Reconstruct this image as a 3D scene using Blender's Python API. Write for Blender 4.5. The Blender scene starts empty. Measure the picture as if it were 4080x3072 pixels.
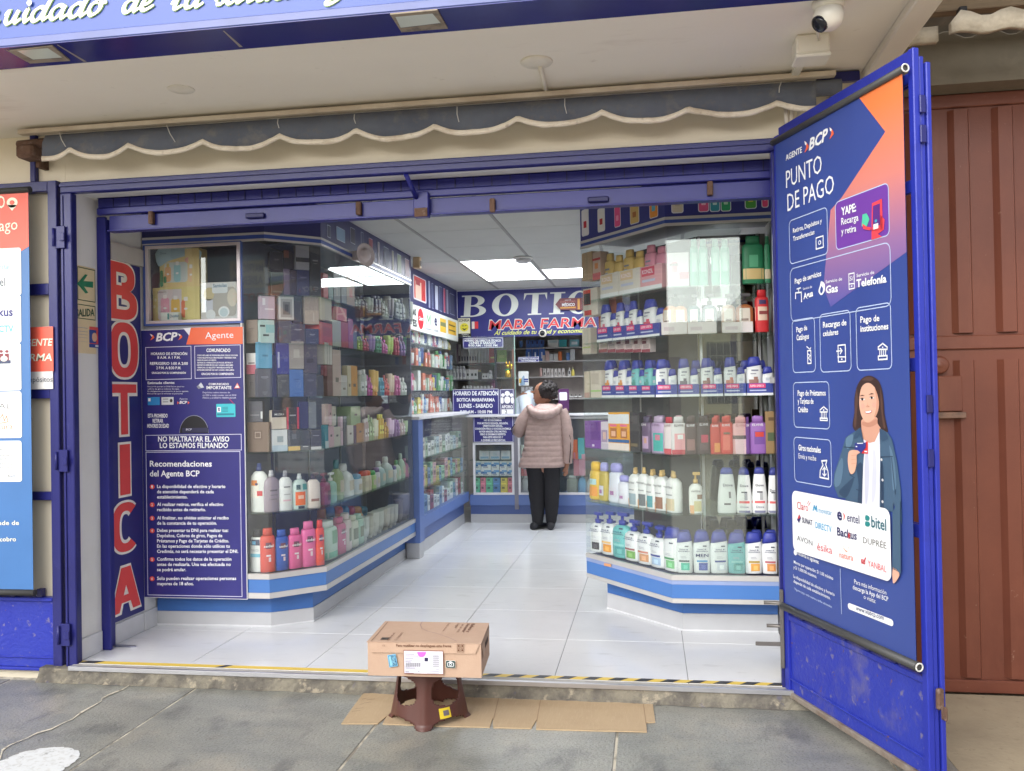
import bpy, math, random
from mathutils import Vector, Matrix, noise as mnoise
sc = bpy.context.scene
COL = sc.collection
R = math.radians

# ------------------------------------------------------------------ camera, world, sun, exposure
F_PX, YAW, PITCH, ROLL = 3467.0, .1565, .0109, .0184     # phone camera, solved from floor tiles and facade lines
STEP = .075                                              # shop floor above the pavement
CAM = Vector((0, 0, STEP + 1.29))
_f = Vector((-math.sin(YAW) * math.cos(PITCH), math.cos(YAW) * math.cos(PITCH), math.sin(PITCH)))
_r0 = Vector((math.cos(YAW), math.sin(YAW), 0)); _u0 = _r0.cross(_f)
_r = math.cos(ROLL) * _r0 - math.sin(ROLL) * _u0
_u = math.sin(ROLL) * _r0 + math.cos(ROLL) * _u0
cd = bpy.data.cameras.new('camera'); co = bpy.data.objects.new('camera', cd); COL.objects.link(co)
cd.sensor_fit = 'HORIZONTAL'; cd.sensor_width = 36; cd.lens = 36 * F_PX / 4080
cd.clip_start = .02; cd.clip_end = 500
mw = Matrix((( _r.x, _u.x, -_f.x, CAM.x), (_r.y, _u.y, -_f.y, CAM.y), (_r.z, _u.z, -_f.z, CAM.z), (0, 0, 0, 1)))
co.matrix_world = mw
sc.camera = co

SUN_EL, SUN_AZ = 28, 203
wd = bpy.data.worlds.new('World'); sc.world = wd; wd.use_nodes = True
nt = wd.node_tree; nt.nodes.clear()
sky = nt.nodes.new('ShaderNodeTexSky'); sky.sky_type = 'NISHITA'; sky.sun_disc = False
sky.sun_elevation = R(SUN_EL); sky.sun_rotation = R(SUN_AZ); sky.dust_density = 2.0; sky.air_density = 1.0; sky.ozone_density = 1.0
hs = nt.nodes.new('ShaderNodeHueSaturation'); hs.inputs['Saturation'].default_value = .12      # overcast: a grey-white sky
bg = nt.nodes.new('ShaderNodeBackground'); bg.inputs['Strength'].default_value = .15
wo = nt.nodes.new('ShaderNodeOutputWorld')
nt.links.new(sky.outputs[0], hs.inputs['Color']); nt.links.new(hs.outputs[0], bg.inputs['Color']); nt.links.new(bg.outputs[0], wo.inputs[0])
sl = bpy.data.lights.new('sun', 'SUN'); sl.energy = 1.35; sl.angle = R(70); sl.color = (1, .97, .92)
so = bpy.data.objects.new('sun', sl); COL.objects.link(so)
so.rotation_euler = (R(90 - SUN_EL), 0, R(180 - SUN_AZ)); so.location = (0, -6, 9)

sc.view_settings.view_transform = 'Standard'; sc.view_settings.look = 'None'
sc.view_settings.exposure = 0.9; sc.view_settings.gamma = 1
sc.render.engine = 'CYCLES'
sc.cycles.use_denoising = True
sc.cycles.max_bounces = 8; sc.cycles.diffuse_bounces = 4; sc.cycles.glossy_bounces = 4
sc.cycles.transparent_max_bounces = 32; sc.cycles.caustics_reflective = False; sc.cycles.caustics_refractive = False
sc.cycles.sample_clamp_indirect = 6

# ------------------------------------------------------------------ measuring: a photograph position onto a known plane of the place
def ray(p):
    return _f + ((p[0] - 2040) * _r - (p[1] - 1536) * _u) / F_PX
def on(p, P0, N):
    d = ray(p); return CAM + d * ((Vector(P0) - CAM).dot(Vector(N)) / d.dot(Vector(N)))
def onY(p, y): return on(p, (0, y, 0), (0, 1, 0))
def onX(p, x): return on(p, (x, 0, 0), (1, 0, 0))
def onZ(p, z): return on(p, (0, 0, z), (0, 0, 1))
REG = dict(Z1=(0, 0, .6148), Z2=(1360, 0, .6148), Z3=(2720, 0, .6148), Z4=(0, 1024, .6148), Z5=(1360, 1024, .6148), Z6=(2720, 1024, .6148),
           Z7=(0, 2048, .6148), Z8=(1360, 2048, .6148), Z9=(2720, 2048, .6148), P1=(560, 940, .3361), P2=(560, 1280, .6728),
           L1=(960, 900, .3165), L2=(960, 1400, .3165), L3=(960, 1800, .3165), B1=(1600, 1050, .3345), B2=(1600, 1500, .3601),
           R1=(2300, 800, .3722), R2=(2300, 1400, .3707), R3=(2300, 1800, .42), N1=(3080, 450, .36), N2=(3080, 1050, .36),
           N3=(3080, 1500, .36), N4=(3080, 1950, .4802), G1=(0, 650, .6002), D=(0, 0, 1.8445), X1=(1300, 2080, .5425), X2=(1450, 850, .40687))
def px(reg, x, y):
    o = REG[reg]; return (o[0] + o[2] * x, o[1] + o[2] * y)

# ------------------------------------------------------------------ materials
def lin(c):
    def g(v):
        v /= 255; return v / 12.92 if v <= .04045 else ((v + .055) / 1.055) ** 2.4
    return tuple(g(v) for v in c) + (1,)
MATS = {}
def M(name, rgb, rough=.5, metal=0., var=.07, scale=9., bump=0., spec=.5, emit=0., trans=0., coat=0.):
    if name in MATS: return MATS[name]
    m = bpy.data.materials.new(name); m.use_nodes = True; t = m.node_tree; n = t.nodes; n.clear()
    out = n.new('ShaderNodeOutputMaterial'); b = n.new('ShaderNodeBsdfPrincipled'); t.links.new(b.outputs[0], out.inputs[0])
    c = lin(rgb); b.inputs['Roughness'].default_value = rough; b.inputs['Metallic'].default_value = metal
    b.inputs['Specular IOR Level'].default_value = spec
    if coat: b.inputs['Coat Weight'].default_value = coat; b.inputs['Coat Roughness'].default_value = .15
    tc = n.new('ShaderNodeTexCoord'); nz = n.new('ShaderNodeTexNoise'); nz.inputs['Scale'].default_value = scale; nz.inputs['Detail'].default_value = 5
    t.links.new(tc.outputs['Object'], nz.inputs['Vector'])
    rp = n.new('ShaderNodeValToRGB')
    rp.color_ramp.elements[0].position = .3; rp.color_ramp.elements[1].position = .7
    rp.color_ramp.elements[0].color = tuple(v * (1 - var) for v in c[:3]) + (1,)
    rp.color_ramp.elements[1].color = tuple(min(1, v * (1 + var)) for v in c[:3]) + (1,)
    t.links.new(nz.outputs[0], rp.inputs[0]); t.links.new(rp.outputs[0], b.inputs['Base Color'])
    if bump:
        bp = n.new('ShaderNodeBump'); bp.inputs['Strength'].default_value = bump; bp.inputs['Distance'].default_value = .01
        t.links.new(nz.outputs[0], bp.inputs['Height']); t.links.new(bp.outputs[0], b.inputs['Normal'])
    if emit:
        b.inputs['Emission Color'].default_value = c; b.inputs['Emission Strength'].default_value = emit
    if trans:
        b.inputs['Transmission Weight'].default_value = trans
    MATS[name] = m; return m
def C(r, g, b, rough=.45, **k):                       # a plain paint / plastic / print colour, shared by value
    return M('colour_%d_%d_%d_%d' % (r, g, b, rough * 100), (r, g, b), rough, var=k.pop('var', .04), **k)
def layered(name, base, layers, rough=.6, rrange=None, bump=.2, bumpscale=30., metal=0., spec=.4, stretch=(1, 1, 1)):
    """base colour + stains: layers = [(rgb, noise scale, lo, hi, amount, stretch)]"""
    m = bpy.data.materials.new(name); m.use_nodes = True; t = m.node_tree; n = t.nodes; n.clear(); L = t.links.new
    out = n.new('ShaderNodeOutputMaterial'); b = n.new('ShaderNodeBsdfPrincipled'); L(b.outputs[0], out.inputs[0])
    b.inputs['Roughness'].default_value = rough; b.inputs['Metallic'].default_value = metal; b.inputs['Specular IOR Level'].default_value = spec
    g = n.new('ShaderNodeNewGeometry')
    cur = n.new('ShaderNodeRGB'); cur.outputs[0].default_value = lin(base); cur = cur.outputs[0]
    last = None
    for i, ly in enumerate(layers):
        rgb, s, lo, hi, amt = ly[:5]; st = ly[5] if len(ly) > 5 else (1, 1, 1)
        mp = n.new('ShaderNodeMapping'); mp.inputs['Scale'].default_value = st; mp.inputs['Location'].default_value = (i * 7.3, i * 3.1, i * 1.7)
        L(g.outputs['Position'], mp.inputs[0])
        nz = n.new('ShaderNodeTexNoise'); nz.inputs['Scale'].default_value = s; nz.inputs['Detail'].default_value = 8; nz.inputs['Roughness'].default_value = .62
        L(mp.outputs[0], nz.inputs['Vector'])
        mr = n.new('ShaderNodeMapRange'); mr.inputs[1].default_value = lo; mr.inputs[2].default_value = hi; mr.inputs[4].default_value = amt
        L(nz.outputs[0], mr.inputs[0])
        mx = n.new('ShaderNodeMix'); mx.data_type = 'RGBA'; L(mr.outputs[0], mx.inputs[0]); L(cur, mx.inputs[6]); mx.inputs[7].default_value = lin(rgb)
        cur = mx.outputs[2]; last = mr.outputs[0]
    L(cur, b.inputs['Base Color'])
    if rrange and last is not None:
        rr = n.new('ShaderNodeMapRange'); rr.inputs[3].default_value = rrange[0]; rr.inputs[4].default_value = rrange[1]; L(last, rr.inputs[0]); L(rr.outputs[0], b.inputs['Roughness'])
    if bump:
        nb = n.new('ShaderNodeTexNoise'); nb.inputs['Scale'].default_value = bumpscale; nb.inputs['Detail'].default_value = 6; L(g.outputs['Position'], nb.inputs['Vector'])
        bp = n.new('ShaderNodeBump'); bp.inputs['Strength'].default_value = bump; bp.inputs['Distance'].default_value = .006
        L(nb.outputs[0], bp.inputs['Height']); L(bp.outputs[0], b.inputs['Normal'])
    MATS[name] = m; return m
def glass_mat(name, tint, refl=.08, gain=.9, rough=0., haze=0.):
    m = bpy.data.materials.new(name); m.use_nodes = True; t = m.node_tree; n = t.nodes; n.clear(); L = t.links.new
    out = n.new('ShaderNodeOutputMaterial'); tr = n.new('ShaderNodeBsdfTransparent'); tr.inputs[0].default_value = tint + (1,)
    gl = n.new('ShaderNodeBsdfGlossy'); gl.inputs['Roughness'].default_value = rough; gl.inputs['Color'].default_value = (.9, .97, .95, 1)
    lw = n.new('ShaderNodeLayerWeight'); lw.inputs[0].default_value = .5
    pw = n.new('ShaderNodeMath'); pw.operation = 'POWER'; pw.inputs[1].default_value = 4; L(lw.outputs['Facing'], pw.inputs[0])
    ma = n.new('ShaderNodeMath'); ma.operation = 'MULTIPLY_ADD'; ma.inputs[1].default_value = gain; ma.inputs[2].default_value = refl; L(pw.outputs[0], ma.inputs[0])
    mx = n.new('ShaderNodeMixShader'); L(ma.outputs[0], mx.inputs[0]); L(tr.outputs[0], mx.inputs[1]); L(gl.outputs[0], mx.inputs[2])
    res = mx.outputs[0]
    if haze:                                          # pale veil mixed into the pane to lift the blacks behind it
        df = n.new('ShaderNodeBsdfDiffuse'); df.inputs[0].default_value = (.75, .77, .76, 1)
        m2 = n.new('ShaderNodeMixShader'); m2.inputs[0].default_value = haze; L(res, m2.inputs[1]); L(df.outputs[0], m2.inputs[2]); res = m2.outputs[0]
    L(res, out.inputs[0]); MATS[name] = m; return m
def lamp_mat(name, rgb, strength):
    m = bpy.data.materials.new(name); m.use_nodes = True; t = m.node_tree; n = t.nodes; n.clear()
    out = n.new('ShaderNodeOutputMaterial'); e = n.new('ShaderNodeEmission'); e.inputs[0].default_value = lin(rgb); e.inputs[1].default_value = strength
    t.links.new(e.outputs[0], out.inputs[0]); MATS[name] = m; return m

GLASS = glass_mat('clear_glass', (.94, .97, .955), .07, .42, haze=.04)
SHELFG = glass_mat('shelf_glass', (.86, .93, .90), .05, .6)
MIRROR = M('mirror_silver', (205, 210, 210), .02, 1.0, var=.01)
CONCRETE = layered('pavement_concrete', (156, 155, 147), [((128, 130, 125), 1.7, .38, .6, .9, (1, 1.8, 1)), ((172, 165, 150), 2.9, .52, .68, .6), ((100, 101, 99), 2.4, .54, .66, .75, (1.7, 1, 1)), ((116, 104, 92), 4.3, .64, .74, .35), ((74, 74, 74), 60, .63, .68, .6), ((190, 186, 176), 75, .64, .70, .55), ((96, 92, 86), 120, .52, .66, .5)], .6, (.3, .75), .5, 80)
DIRT = layered('dusty_ground', (172, 158, 134), [((140, 128, 110), 2.5, .4, .7, .7), ((172, 160, 136), 6, .5, .7, .5), ((90, 82, 70), 30, .6, .75, .5)], .9, None, .5, 50)
MORTAR = layered('broken_mortar', (132, 126, 112), [((88, 84, 80), 9, .42, .6, .85), ((184, 172, 150), 17, .57, .66, .6), ((92, 92, 120), 13, .63, .7, .5)], .9, None, .9, 70)
CREAM = layered('cream_wall_paint', (238, 228, 206), [((226, 214, 190), 1.1, .4, .75, .6), ((180, 166, 146), 5.5, .6, .8, .35, (1, 1, .4))], .8, None, .12, 90)
SOFFIT = layered('soffit_paint', (240, 234, 222), [((226, 219, 206), .9, .4, .75, .6, (.5, 1, 1)), ((190, 178, 160), 2.2, .56, .72, .55, (.4, 1.6, 1)), ((168, 156, 138), 9, .66, .74, .35)], .75, None, .08, 60)
WHITEWALL = layered('white_wall_paint', (226, 226, 224), [((204, 203, 200), 2.3, .5, .75, .5), ((150, 146, 140), 7, .66, .78, .4)], .7, None, .15, 80)
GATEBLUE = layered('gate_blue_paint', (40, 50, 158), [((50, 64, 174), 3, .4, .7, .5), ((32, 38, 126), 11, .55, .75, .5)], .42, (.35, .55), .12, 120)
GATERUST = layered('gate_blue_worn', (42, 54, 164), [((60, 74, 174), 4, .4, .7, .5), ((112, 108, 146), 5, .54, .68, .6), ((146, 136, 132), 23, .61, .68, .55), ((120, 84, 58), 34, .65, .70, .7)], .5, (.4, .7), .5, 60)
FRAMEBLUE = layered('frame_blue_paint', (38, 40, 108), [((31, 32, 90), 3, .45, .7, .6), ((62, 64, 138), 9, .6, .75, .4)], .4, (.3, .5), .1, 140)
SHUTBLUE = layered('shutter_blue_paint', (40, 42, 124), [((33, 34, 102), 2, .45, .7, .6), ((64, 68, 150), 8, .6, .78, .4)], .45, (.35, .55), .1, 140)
RUST = layered('rusty_iron', (110, 84, 70), [((76, 54, 42), 14, .4, .65, .8), ((140, 122, 112), 30, .55, .7, .6)], .8, None, .6, 120)
BROWNDOOR = layered('brown_gate_paint', (118, 68, 52), [((94, 52, 42), 1.8, .4, .7, .7), ((138, 88, 68), 4, .55, .75, .5, (1, 1, .25)), ((62, 46, 42), 3.2, .64, .74, .6), ((168, 140, 120), 24, .67, .73, .5)], .48, (.4, .6), .12, 110)
NEIGHCON = layered('neighbour_concrete', (140, 132, 118), [((112, 106, 94), 1.7, .4, .7, .7), ((158, 150, 134), 5, .55, .75, .5)], .85, None, .3, 60)
CARD = layered('cardboard_brown', (194, 164, 142), [((184, 152, 130), 5, .4, .7, .6), ((202, 174, 152), 22, .5, .75, .4)], .75, None, .12, 150)
CARDFLAT = layered('cardboard_flat', (188, 164, 132), [((172, 148, 118), 4, .4, .7, .6), ((200, 178, 146), 60, .5, .7, .4, (3, .3, 1))], .85, None, .2, 150)
TILE = layered('white_floor_tile', (230, 231, 233), [((214, 216, 220), 1.3, .4, .7, .8), ((196, 196, 196), 5, .58, .72, .45, (1, 3, 1)), ((150, 148, 144), 34, .68, .73, .5), ((186, 186, 186), 90, .62, .7, .3)], .22, (.16, .3), .02, 40, spec=.5)
PLASTER = layered('ceiling_tile_white', (196, 198, 196), [((186, 188, 186), 3, .4, .7, .6)], .9, None, .2, 220)
ALU = M('aluminium', (196, 196, 200), .32, .85, var=.05, scale=14)
WHITE = M('white_plastic', (236, 236, 234), .35, var=.02)
SILVER = M('silver_trim', (200, 198, 196), .35, .35, var=.04)
BANDBLUE = M('blue_laminate', (70, 116, 182), .35, var=.05, scale=4, coat=.2)
NAVY = M('navy_laminate', (44, 46, 98), .4, var=.06)
BLACK = M('black_plastic', (30, 30, 34), .4)

# ------------------------------------------------------------------ mesh building
WM = {}
class MB:
    def __init__(s): s.v = []; s.f = []; s.m = []; s.mats = []; s.smooth = []
    def mi(s, mat):
        if mat not in s.mats: s.mats.append(mat)
        return s.mats.index(mat)
    def face(s, idx, mat, sm=False): s.f.append(idx); s.m.append(s.mi(mat)); s.smooth.append(sm)
    def add(s, verts): k = len(s.v); s.v += [Vector(p) for p in verts]; return k
    def poly(s, pts, mat): k = s.add(pts); s.face(list(range(k, k + len(pts))), mat); return s
    def box(s, x0, x1, y0, y1, z0, z1, mat, b=0., T=None):
        if x1 < x0: x0, x1 = x1, x0
        if y1 < y0: y0, y1 = y1, y0
        if z1 < z0: z0, z1 = z1, z0
        b = min(b, (x1 - x0) * .3, (y1 - y0) * .3, (z1 - z0) * .3)
        if b <= 0:
            c = [(x, y, z) for z in (z0, z1) for y in (y0, y1) for x in (x0, x1)]
            if T: c = [T @ Vector(p) for p in c]
            k = s.add(c)
            for q in ((0, 2, 3, 1), (4, 5, 7, 6), (0, 1, 5, 4), (2, 6, 7, 3), (0, 4, 6, 2), (1, 3, 7, 5)): s.face([k + i for i in q], mat)
            return s
        idx = {}; pts = []
        for sx in (0, 1):
            for sy in (0, 1):
                for sz in (0, 1):
                    X = (x0, x1)[sx]; Y = (y0, y1)[sy]; Z = (z0, z1)[sz]
                    ix = X + (b if sx == 0 else -b); iy = Y + (b if sy == 0 else -b); iz = Z + (b if sz == 0 else -b)
                    for ax, p in enumerate(((X, iy, iz), (ix, Y, iz), (ix, iy, Z))):
                        idx[(sx, sy, sz, ax)] = len(pts); pts.append(p)
        if T: pts = [T @ Vector(p) for p in pts]
        k = s.add(pts)
        I = lambda *a: k + idx[a]
        fs = []
        for t in (0, 1):
            fs.append([I(t, 0, 0, 0), I(t, 1, 0, 0), I(t, 1, 1, 0), I(t, 0, 1, 0)][::(1 if t else -1)])
            fs.append([I(0, t, 0, 1), I(0, t, 1, 1), I(1, t, 1, 1), I(1, t, 0, 1)][::(1 if t else -1)])
            fs.append([I(0, 0, t, 2), I(1, 0, t, 2), I(1, 1, t, 2), I(0, 1, t, 2)][::(1 if t else -1)])
        for a in (0, 1):
            for c in (0, 1):
                fs.append([I(a, c, 0, 0), I(a, c, 1, 0), I(a, c, 1, 1), I(a, c, 0, 1)])
                fs.append([I(a, 0, c, 0), I(a, 1, c, 0), I(a, 1, c, 2), I(a, 0, c, 2)])
                fs.append([I(0, a, c, 1), I(1, a, c, 1), I(1, a, c, 2), I(0, a, c, 2)])
        for a in (0, 1):
            for d in (0, 1):
                for e in (0, 1): fs.append([I(a, d, e, 0), I(a, d, e, 1), I(a, d, e, 2)])
        for q in fs: s.face(q, mat)
        return s
    def prism(s, pts, z0, z1, mat, T=None):
        n = len(pts); c = [(p[0], p[1], z0) for p in pts] + [(p[0], p[1], z1) for p in pts]
        if T: c = [T @ Vector(p) for p in c]
        k = s.add(c)
        s.face([k + i for i in range(n)][::-1], mat); s.face([k + n + i for i in range(n)], mat)
        for i in range(n): j = (i + 1) % n; s.face([k + i, k + j, k + n + j, k + n + i], mat)
        return s
    def loft(s, rings, mat, cap=True, sm=True, closed=True):
        n = len(rings[0]); k = s.add([p for r in rings for p in r])
        for a in range(len(rings) - 1):
            for i in range(n if closed else n - 1):
                j = (i + 1) % n; s.face([k + a * n + i, k + a * n + j, k + (a + 1) * n + j, k + (a + 1) * n + i], mat, sm)
        if cap:
            s.face([k + i for i in range(n)][::-1], mat); e = k + (len(rings) - 1) * n; s.face([e + i for i in range(n)], mat)
        return s
    def tube(s, path, r, mat, n=10, cap=True):
        path = [Vector(p) for p in path]; rings = []; up = Vector((0, 0, 1)); rr = r if isinstance(r, (list, tuple)) else [r] * len(path)
        prev = None
        for i, p in enumerate(path):
            d = (path[min(i + 1, len(path) - 1)] - path[max(i - 1, 0)]).normalized()
            a = prev - d * prev.dot(d) if prev else d.cross(up if abs(d.z) < .9 else Vector((1, 0, 0)))
            a.normalize(); prev = a; b = d.cross(a)
            rings.append([p + rr[i] * (math.cos(t) * a + math.sin(t) * b) for t in (2 * math.pi * q / n for q in range(n))])
        return s.loft(rings, mat, cap)
    def lathe(s, prof, mat, n=20, c=(0, 0, 0), cap=True):
        return s.loft([[(c[0] + r * math.cos(2 * math.pi * q / n), c[1] + r * math.sin(2 * math.pi * q / n), c[2] + z) for q in range(n)] for r, z in prof], mat, cap)
def mesh_of(mb, name, W=None):
    me = bpy.data.meshes.new(name)
    vs = [W @ p for p in mb.v] if W is not None else mb.v
    me.from_pydata([tuple(p) for p in vs], [], mb.f)
    for m in mb.mats: me.materials.append(m)
    me.polygons.foreach_set('material_index', mb.m); me.polygons.foreach_set('use_smooth', mb.smooth)
    me.update(); return me
def tag(o, label=None, cat=None, group=None, kind=None):
    if label: o['label'] = label
    if cat: o['category'] = cat
    if group: o['group'] = group
    if kind: o['kind'] = kind
    return o
def thing(name, loc, label, cat, group=None, rz=0., W=None):
    o = bpy.data.objects.new(name, None); COL.objects.link(o)
    m = W if W is not None else Matrix.Translation(Vector(loc)) @ Matrix.Rotation(rz, 4, 'Z')
    o.matrix_world = m; o.empty_display_size = .05; WM[o.name] = m
    return tag(o, label, cat, group)
def part(name, mb, parent=None, local=False, label=None, cat=None, group=None, kind=None, W=None):
    """link mb as ONE mesh object; mb is in world space unless local"""
    if parent is not None:
        P = WM[parent.name]; me = mesh_of(mb, name, None if local else P.inverted()); m = P
    else:
        m = W if W is not None else Matrix.Identity(4); me = mesh_of(mb, name, None if local else m.inverted())
    o = bpy.data.objects.new(name, me); COL.objects.link(o)
    if parent is not None: o.parent = parent
    else: o.matrix_world = m
    WM[o.name] = m
    return tag(o, label, cat, group, kind)
def slab(name, x0, x1, y0, y1, z0, z1, mat, parent=None, b=0., **k):
    return part(name, MB().box(x0, x1, y0, y1, z0, z1, mat, b), parent, **k)
def rotz(o, a): return Matrix.Translation(Vector(o)) @ Matrix.Rotation(a, 4, 'Z')

# ------------------------------------------------------------------ printed matter: flat shapes and lettering laid on a board
TEXTS = []; SHEETS = []
class Sheet:
    def __init__(s, name, parent, O, U, V, reg=None, lift=.0012, kind=None):
        s.name, s.parent, s.O, s.U, s.V = name, parent, Vector(O), Vector(U).normalized(), Vector(V).normalized()
        s.N = s.U.cross(s.V); s.reg = reg; s.mb = MB(); s.lift = lift; s.n = 0; SHEETS.append(s)
    def uv(s, x, y):
        if s.reg is None: return (x, y)
        p = on(px(s.reg, x, y), s.O, s.N) - s.O; return (p.dot(s.U), p.dot(s.V))
    def w(s, u, v, l=0): return s.O + s.U * u + s.V * v + s.N * (s.lift * (1 + l))
    def shape(s, uvs, mat, l=0): s.mb.poly([s.w(u, v, l) for u, v in uvs], mat); return s
    def poly(s, pts, mat, l=0, smooth=0):
        q = [s.uv(*p) for p in pts]
        if smooth: q = spline(q, smooth)
        return s.shape(q, mat, l)
    def rect(s, x0, y0, x1, y1, mat, l=0, r=0., n=4):
        a = s.uv(x0, y0); b = s.uv(x1, y1); return s.shape(rrect(a[0], b[1], b[0], a[1], r, n), mat, l)
    def ring(s, x0, y0, x1, y1, wd, mat, l=0, r=0.):
        a = s.uv(x0, y0); b = s.uv(x1, y1)
        o = rrect(a[0], b[1], b[0], a[1], r, 4); i = rrect(a[0] + wd, b[1] + wd, b[0] - wd, a[1] - wd, max(r - wd, 0), 4)
        for k in range(len(o)):
            j = (k + 1) % len(o); s.shape([o[k], o[j], i[j], i[k]], mat, l)
        return s
    def disc(s, cx, cy, rx, ry, mat, l=0, n=18):
        c = s.uv(cx, cy); e = s.uv(cx + rx, cy - ry); a, b = e[0] - c[0], e[1] - c[1]
        return s.shape([(c[0] + a * math.cos(2 * math.pi * k / n), c[1] + b * math.sin(2 * math.pi * k / n)) for k in range(n)], mat, l)
    def line(s, pts, wd, mat, l=0):
        q = [Vector(s.uv(*p)) for p in pts]
        for a, b in zip(q, q[1:]):
            d = (b - a).normalized() * wd / 2; nn = Vector((-d.y, d.x)); s.shape([a - d + nn * -1, b + d - nn, b + d + nn, a - d + nn], mat, l)
        return s
    def text(s, t, a, b, h, mat, l=1, bold=0., shear=0., mirror=False, res=2):
        """lettering t with its baseline from a to b and capital height h, all in photograph positions of the sheet's region"""
        A = s.uv(*a); B = s.uv(*b); H = s.uv(a[0], a[1] - h)[1] - A[1]
        TEXTS.append((s, t, A, (B[0] - A[0]), (B[1] - A[1]), H, mat, l, bold, shear, res)); return s
    def build(s):
        if not s.mb.f: return None
        return part(s.name, s.mb, s.parent)
def rrect(x0, y0, x1, y1, r, n=4):
    if r <= 0: return [(x0, y0), (x1, y0), (x1, y1), (x0, y1)]
    r = min(r, abs(x1 - x0) / 2, abs(y1 - y0) / 2); q = []
    for cx, cy, a0 in ((x1 - r, y0 + r, -90), (x1 - r, y1 - r, 0), (x0 + r, y1 - r, 90), (x0 + r, y0 + r, 180)):
        for k in range(n + 1): a = R(a0 + 90 * k / n); q.append((cx + r * math.cos(a), cy + r * math.sin(a)))
    return q
def spline(q, n=3, closed=True):
    out = []; N = len(q)
    for i in range(N if closed else N - 1):
        p0, p1, p2, p3 = (Vector(q[(i + k) % N]) if closed else Vector(q[min(max(i + k, 0), N - 1)]) for k in (-1, 0, 1, 2))
        for k in range(n):
            t = k / n; out.append(tuple(.5 * ((2 * p1) + (p2 - p0) * t + (2 * p0 - 5 * p1 + 4 * p2 - p3) * t * t + (3 * p1 - p0 - 3 * p2 + p3) * t ** 3)))
    if not closed: out.append(tuple(q[-1]))
    return out
def capitals(s, word, boxes, mat, l=1, serif=0., st=.26, hr=.07, grow=0.):
    """bold roman capitals drawn from strokes; serif 1 = sloped with serifs, 0 = heavy block letters"""
    for ch, (x0, yb, x1, yt) in zip(word, boxes):
        a, b = s.uv(x0, yb), s.uv(x1, yt); a = (a[0] - grow, a[1] - grow); b = (b[0] + grow, b[1] + grow); w, h = b[0] - a[0], b[1] - a[1]; k = 1 - .14 * serif; gu, gv = 2 * grow / w, 2 * grow / h
        if serif: S, Hh, hb = st, hr, .06
        else: S, Hh, hb = st + gu, hr + gv, hr + gv
        lv = l
        P = lambda u, v: (a[0] + w * u * k + h * v * .08 * serif, a[1] + h * v)
        def sh(q):
            nonlocal lv
            s.shape([P(*p) for p in q], mat, lv); lv += .004
        def bar(u0, v0, u1, v1): sh([(u0, v0), (u1, v0), (u1, v1), (u0, v1)])
        def arc(cu, cv, ru, rv, A0, A1, th, tv, n=22):
            nonlocal lv
            for j in range(n):
                t0, t1 = (R(A0 + (A1 - A0) * q / n) for q in (j, j + 1)); e = .8 if not serif else 1
                f = lambda r_, q_, t: (cu + r_ * math.copysign(abs(math.cos(t)) ** e, math.cos(t)), cv + q_ * math.copysign(abs(math.sin(t)) ** e, math.sin(t)))
                s.shape([P(*f(ru - th, rv - tv, t0)), P(*f(ru, rv, t0)), P(*f(ru, rv, t1)), P(*f(ru - th, rv - tv, t1))], mat, lv)
            lv += .004
        if ch == 'B':
            o = .12 * serif; bar(o, 0, o + S, 1); arc(.45, .74, .47, .26, -90, 90, S, Hh if not serif else .06); arc(.45, .27, .55, .27, -90, 90, S, Hh if not serif else .06); bar(o + S, 0, .46, hb); bar(o + S, 1 - hb, .46, 1); bar(o + S, .51 - hb / 2, .46, .51 + hb / 2)
            if serif: bar(0, 0, .12, .06); bar(0, .94, .12, 1)
        elif ch == 'O': arc(.5, .5, .5, .5 + .02 * serif, 0, 360, S, Hh, 36)
        elif ch == 'T':
            m = S / 2; bar(.5 - m, 0, .5 + m, 1 - Hh); bar(.02, 1 - Hh, .98, 1)
            if serif: bar(.22, 0, .78, .06); sh([(.02, .93), (.12, .93), (.02, .68)]); sh([(.98, .93), (.98, .68), (.88, .93)])
        elif ch == 'I':
            if serif: bar(.28, 0, .74, 1); bar(0, 0, .28, .06); bar(.74, 0, 1, .06); bar(0, .94, .28, 1); bar(.74, .94, 1, 1)
            else: bar(0, 0, 1, 1)
        elif ch == 'C':
            arc(.5, .5, .5, .5 + .02 * serif, 48, 312, S, Hh, 30)
            if serif: bar(.80, .68, .90, 1.0); bar(.82, 0, .92, .3)
        elif ch == 'A':
            if serif: sh([(.08, 0), (.2, 0), (.56, 1), (.46, 1)]); sh([(.62, 0), (.92, 0), (.62, 1), (.42, 1)]); bar(.24, .3, .7, .38); bar(0, 0, .32, .06); bar(.54, 0, 1, .06)
            else: sh([(0, 0), (S, 0), (.66, 1), (.34, 1)]); sh([(1 - S, 0), (1, 0), (.66, 1), (.34, 1)]); bar(.22, .2, .78, .2 + hb)
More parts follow.
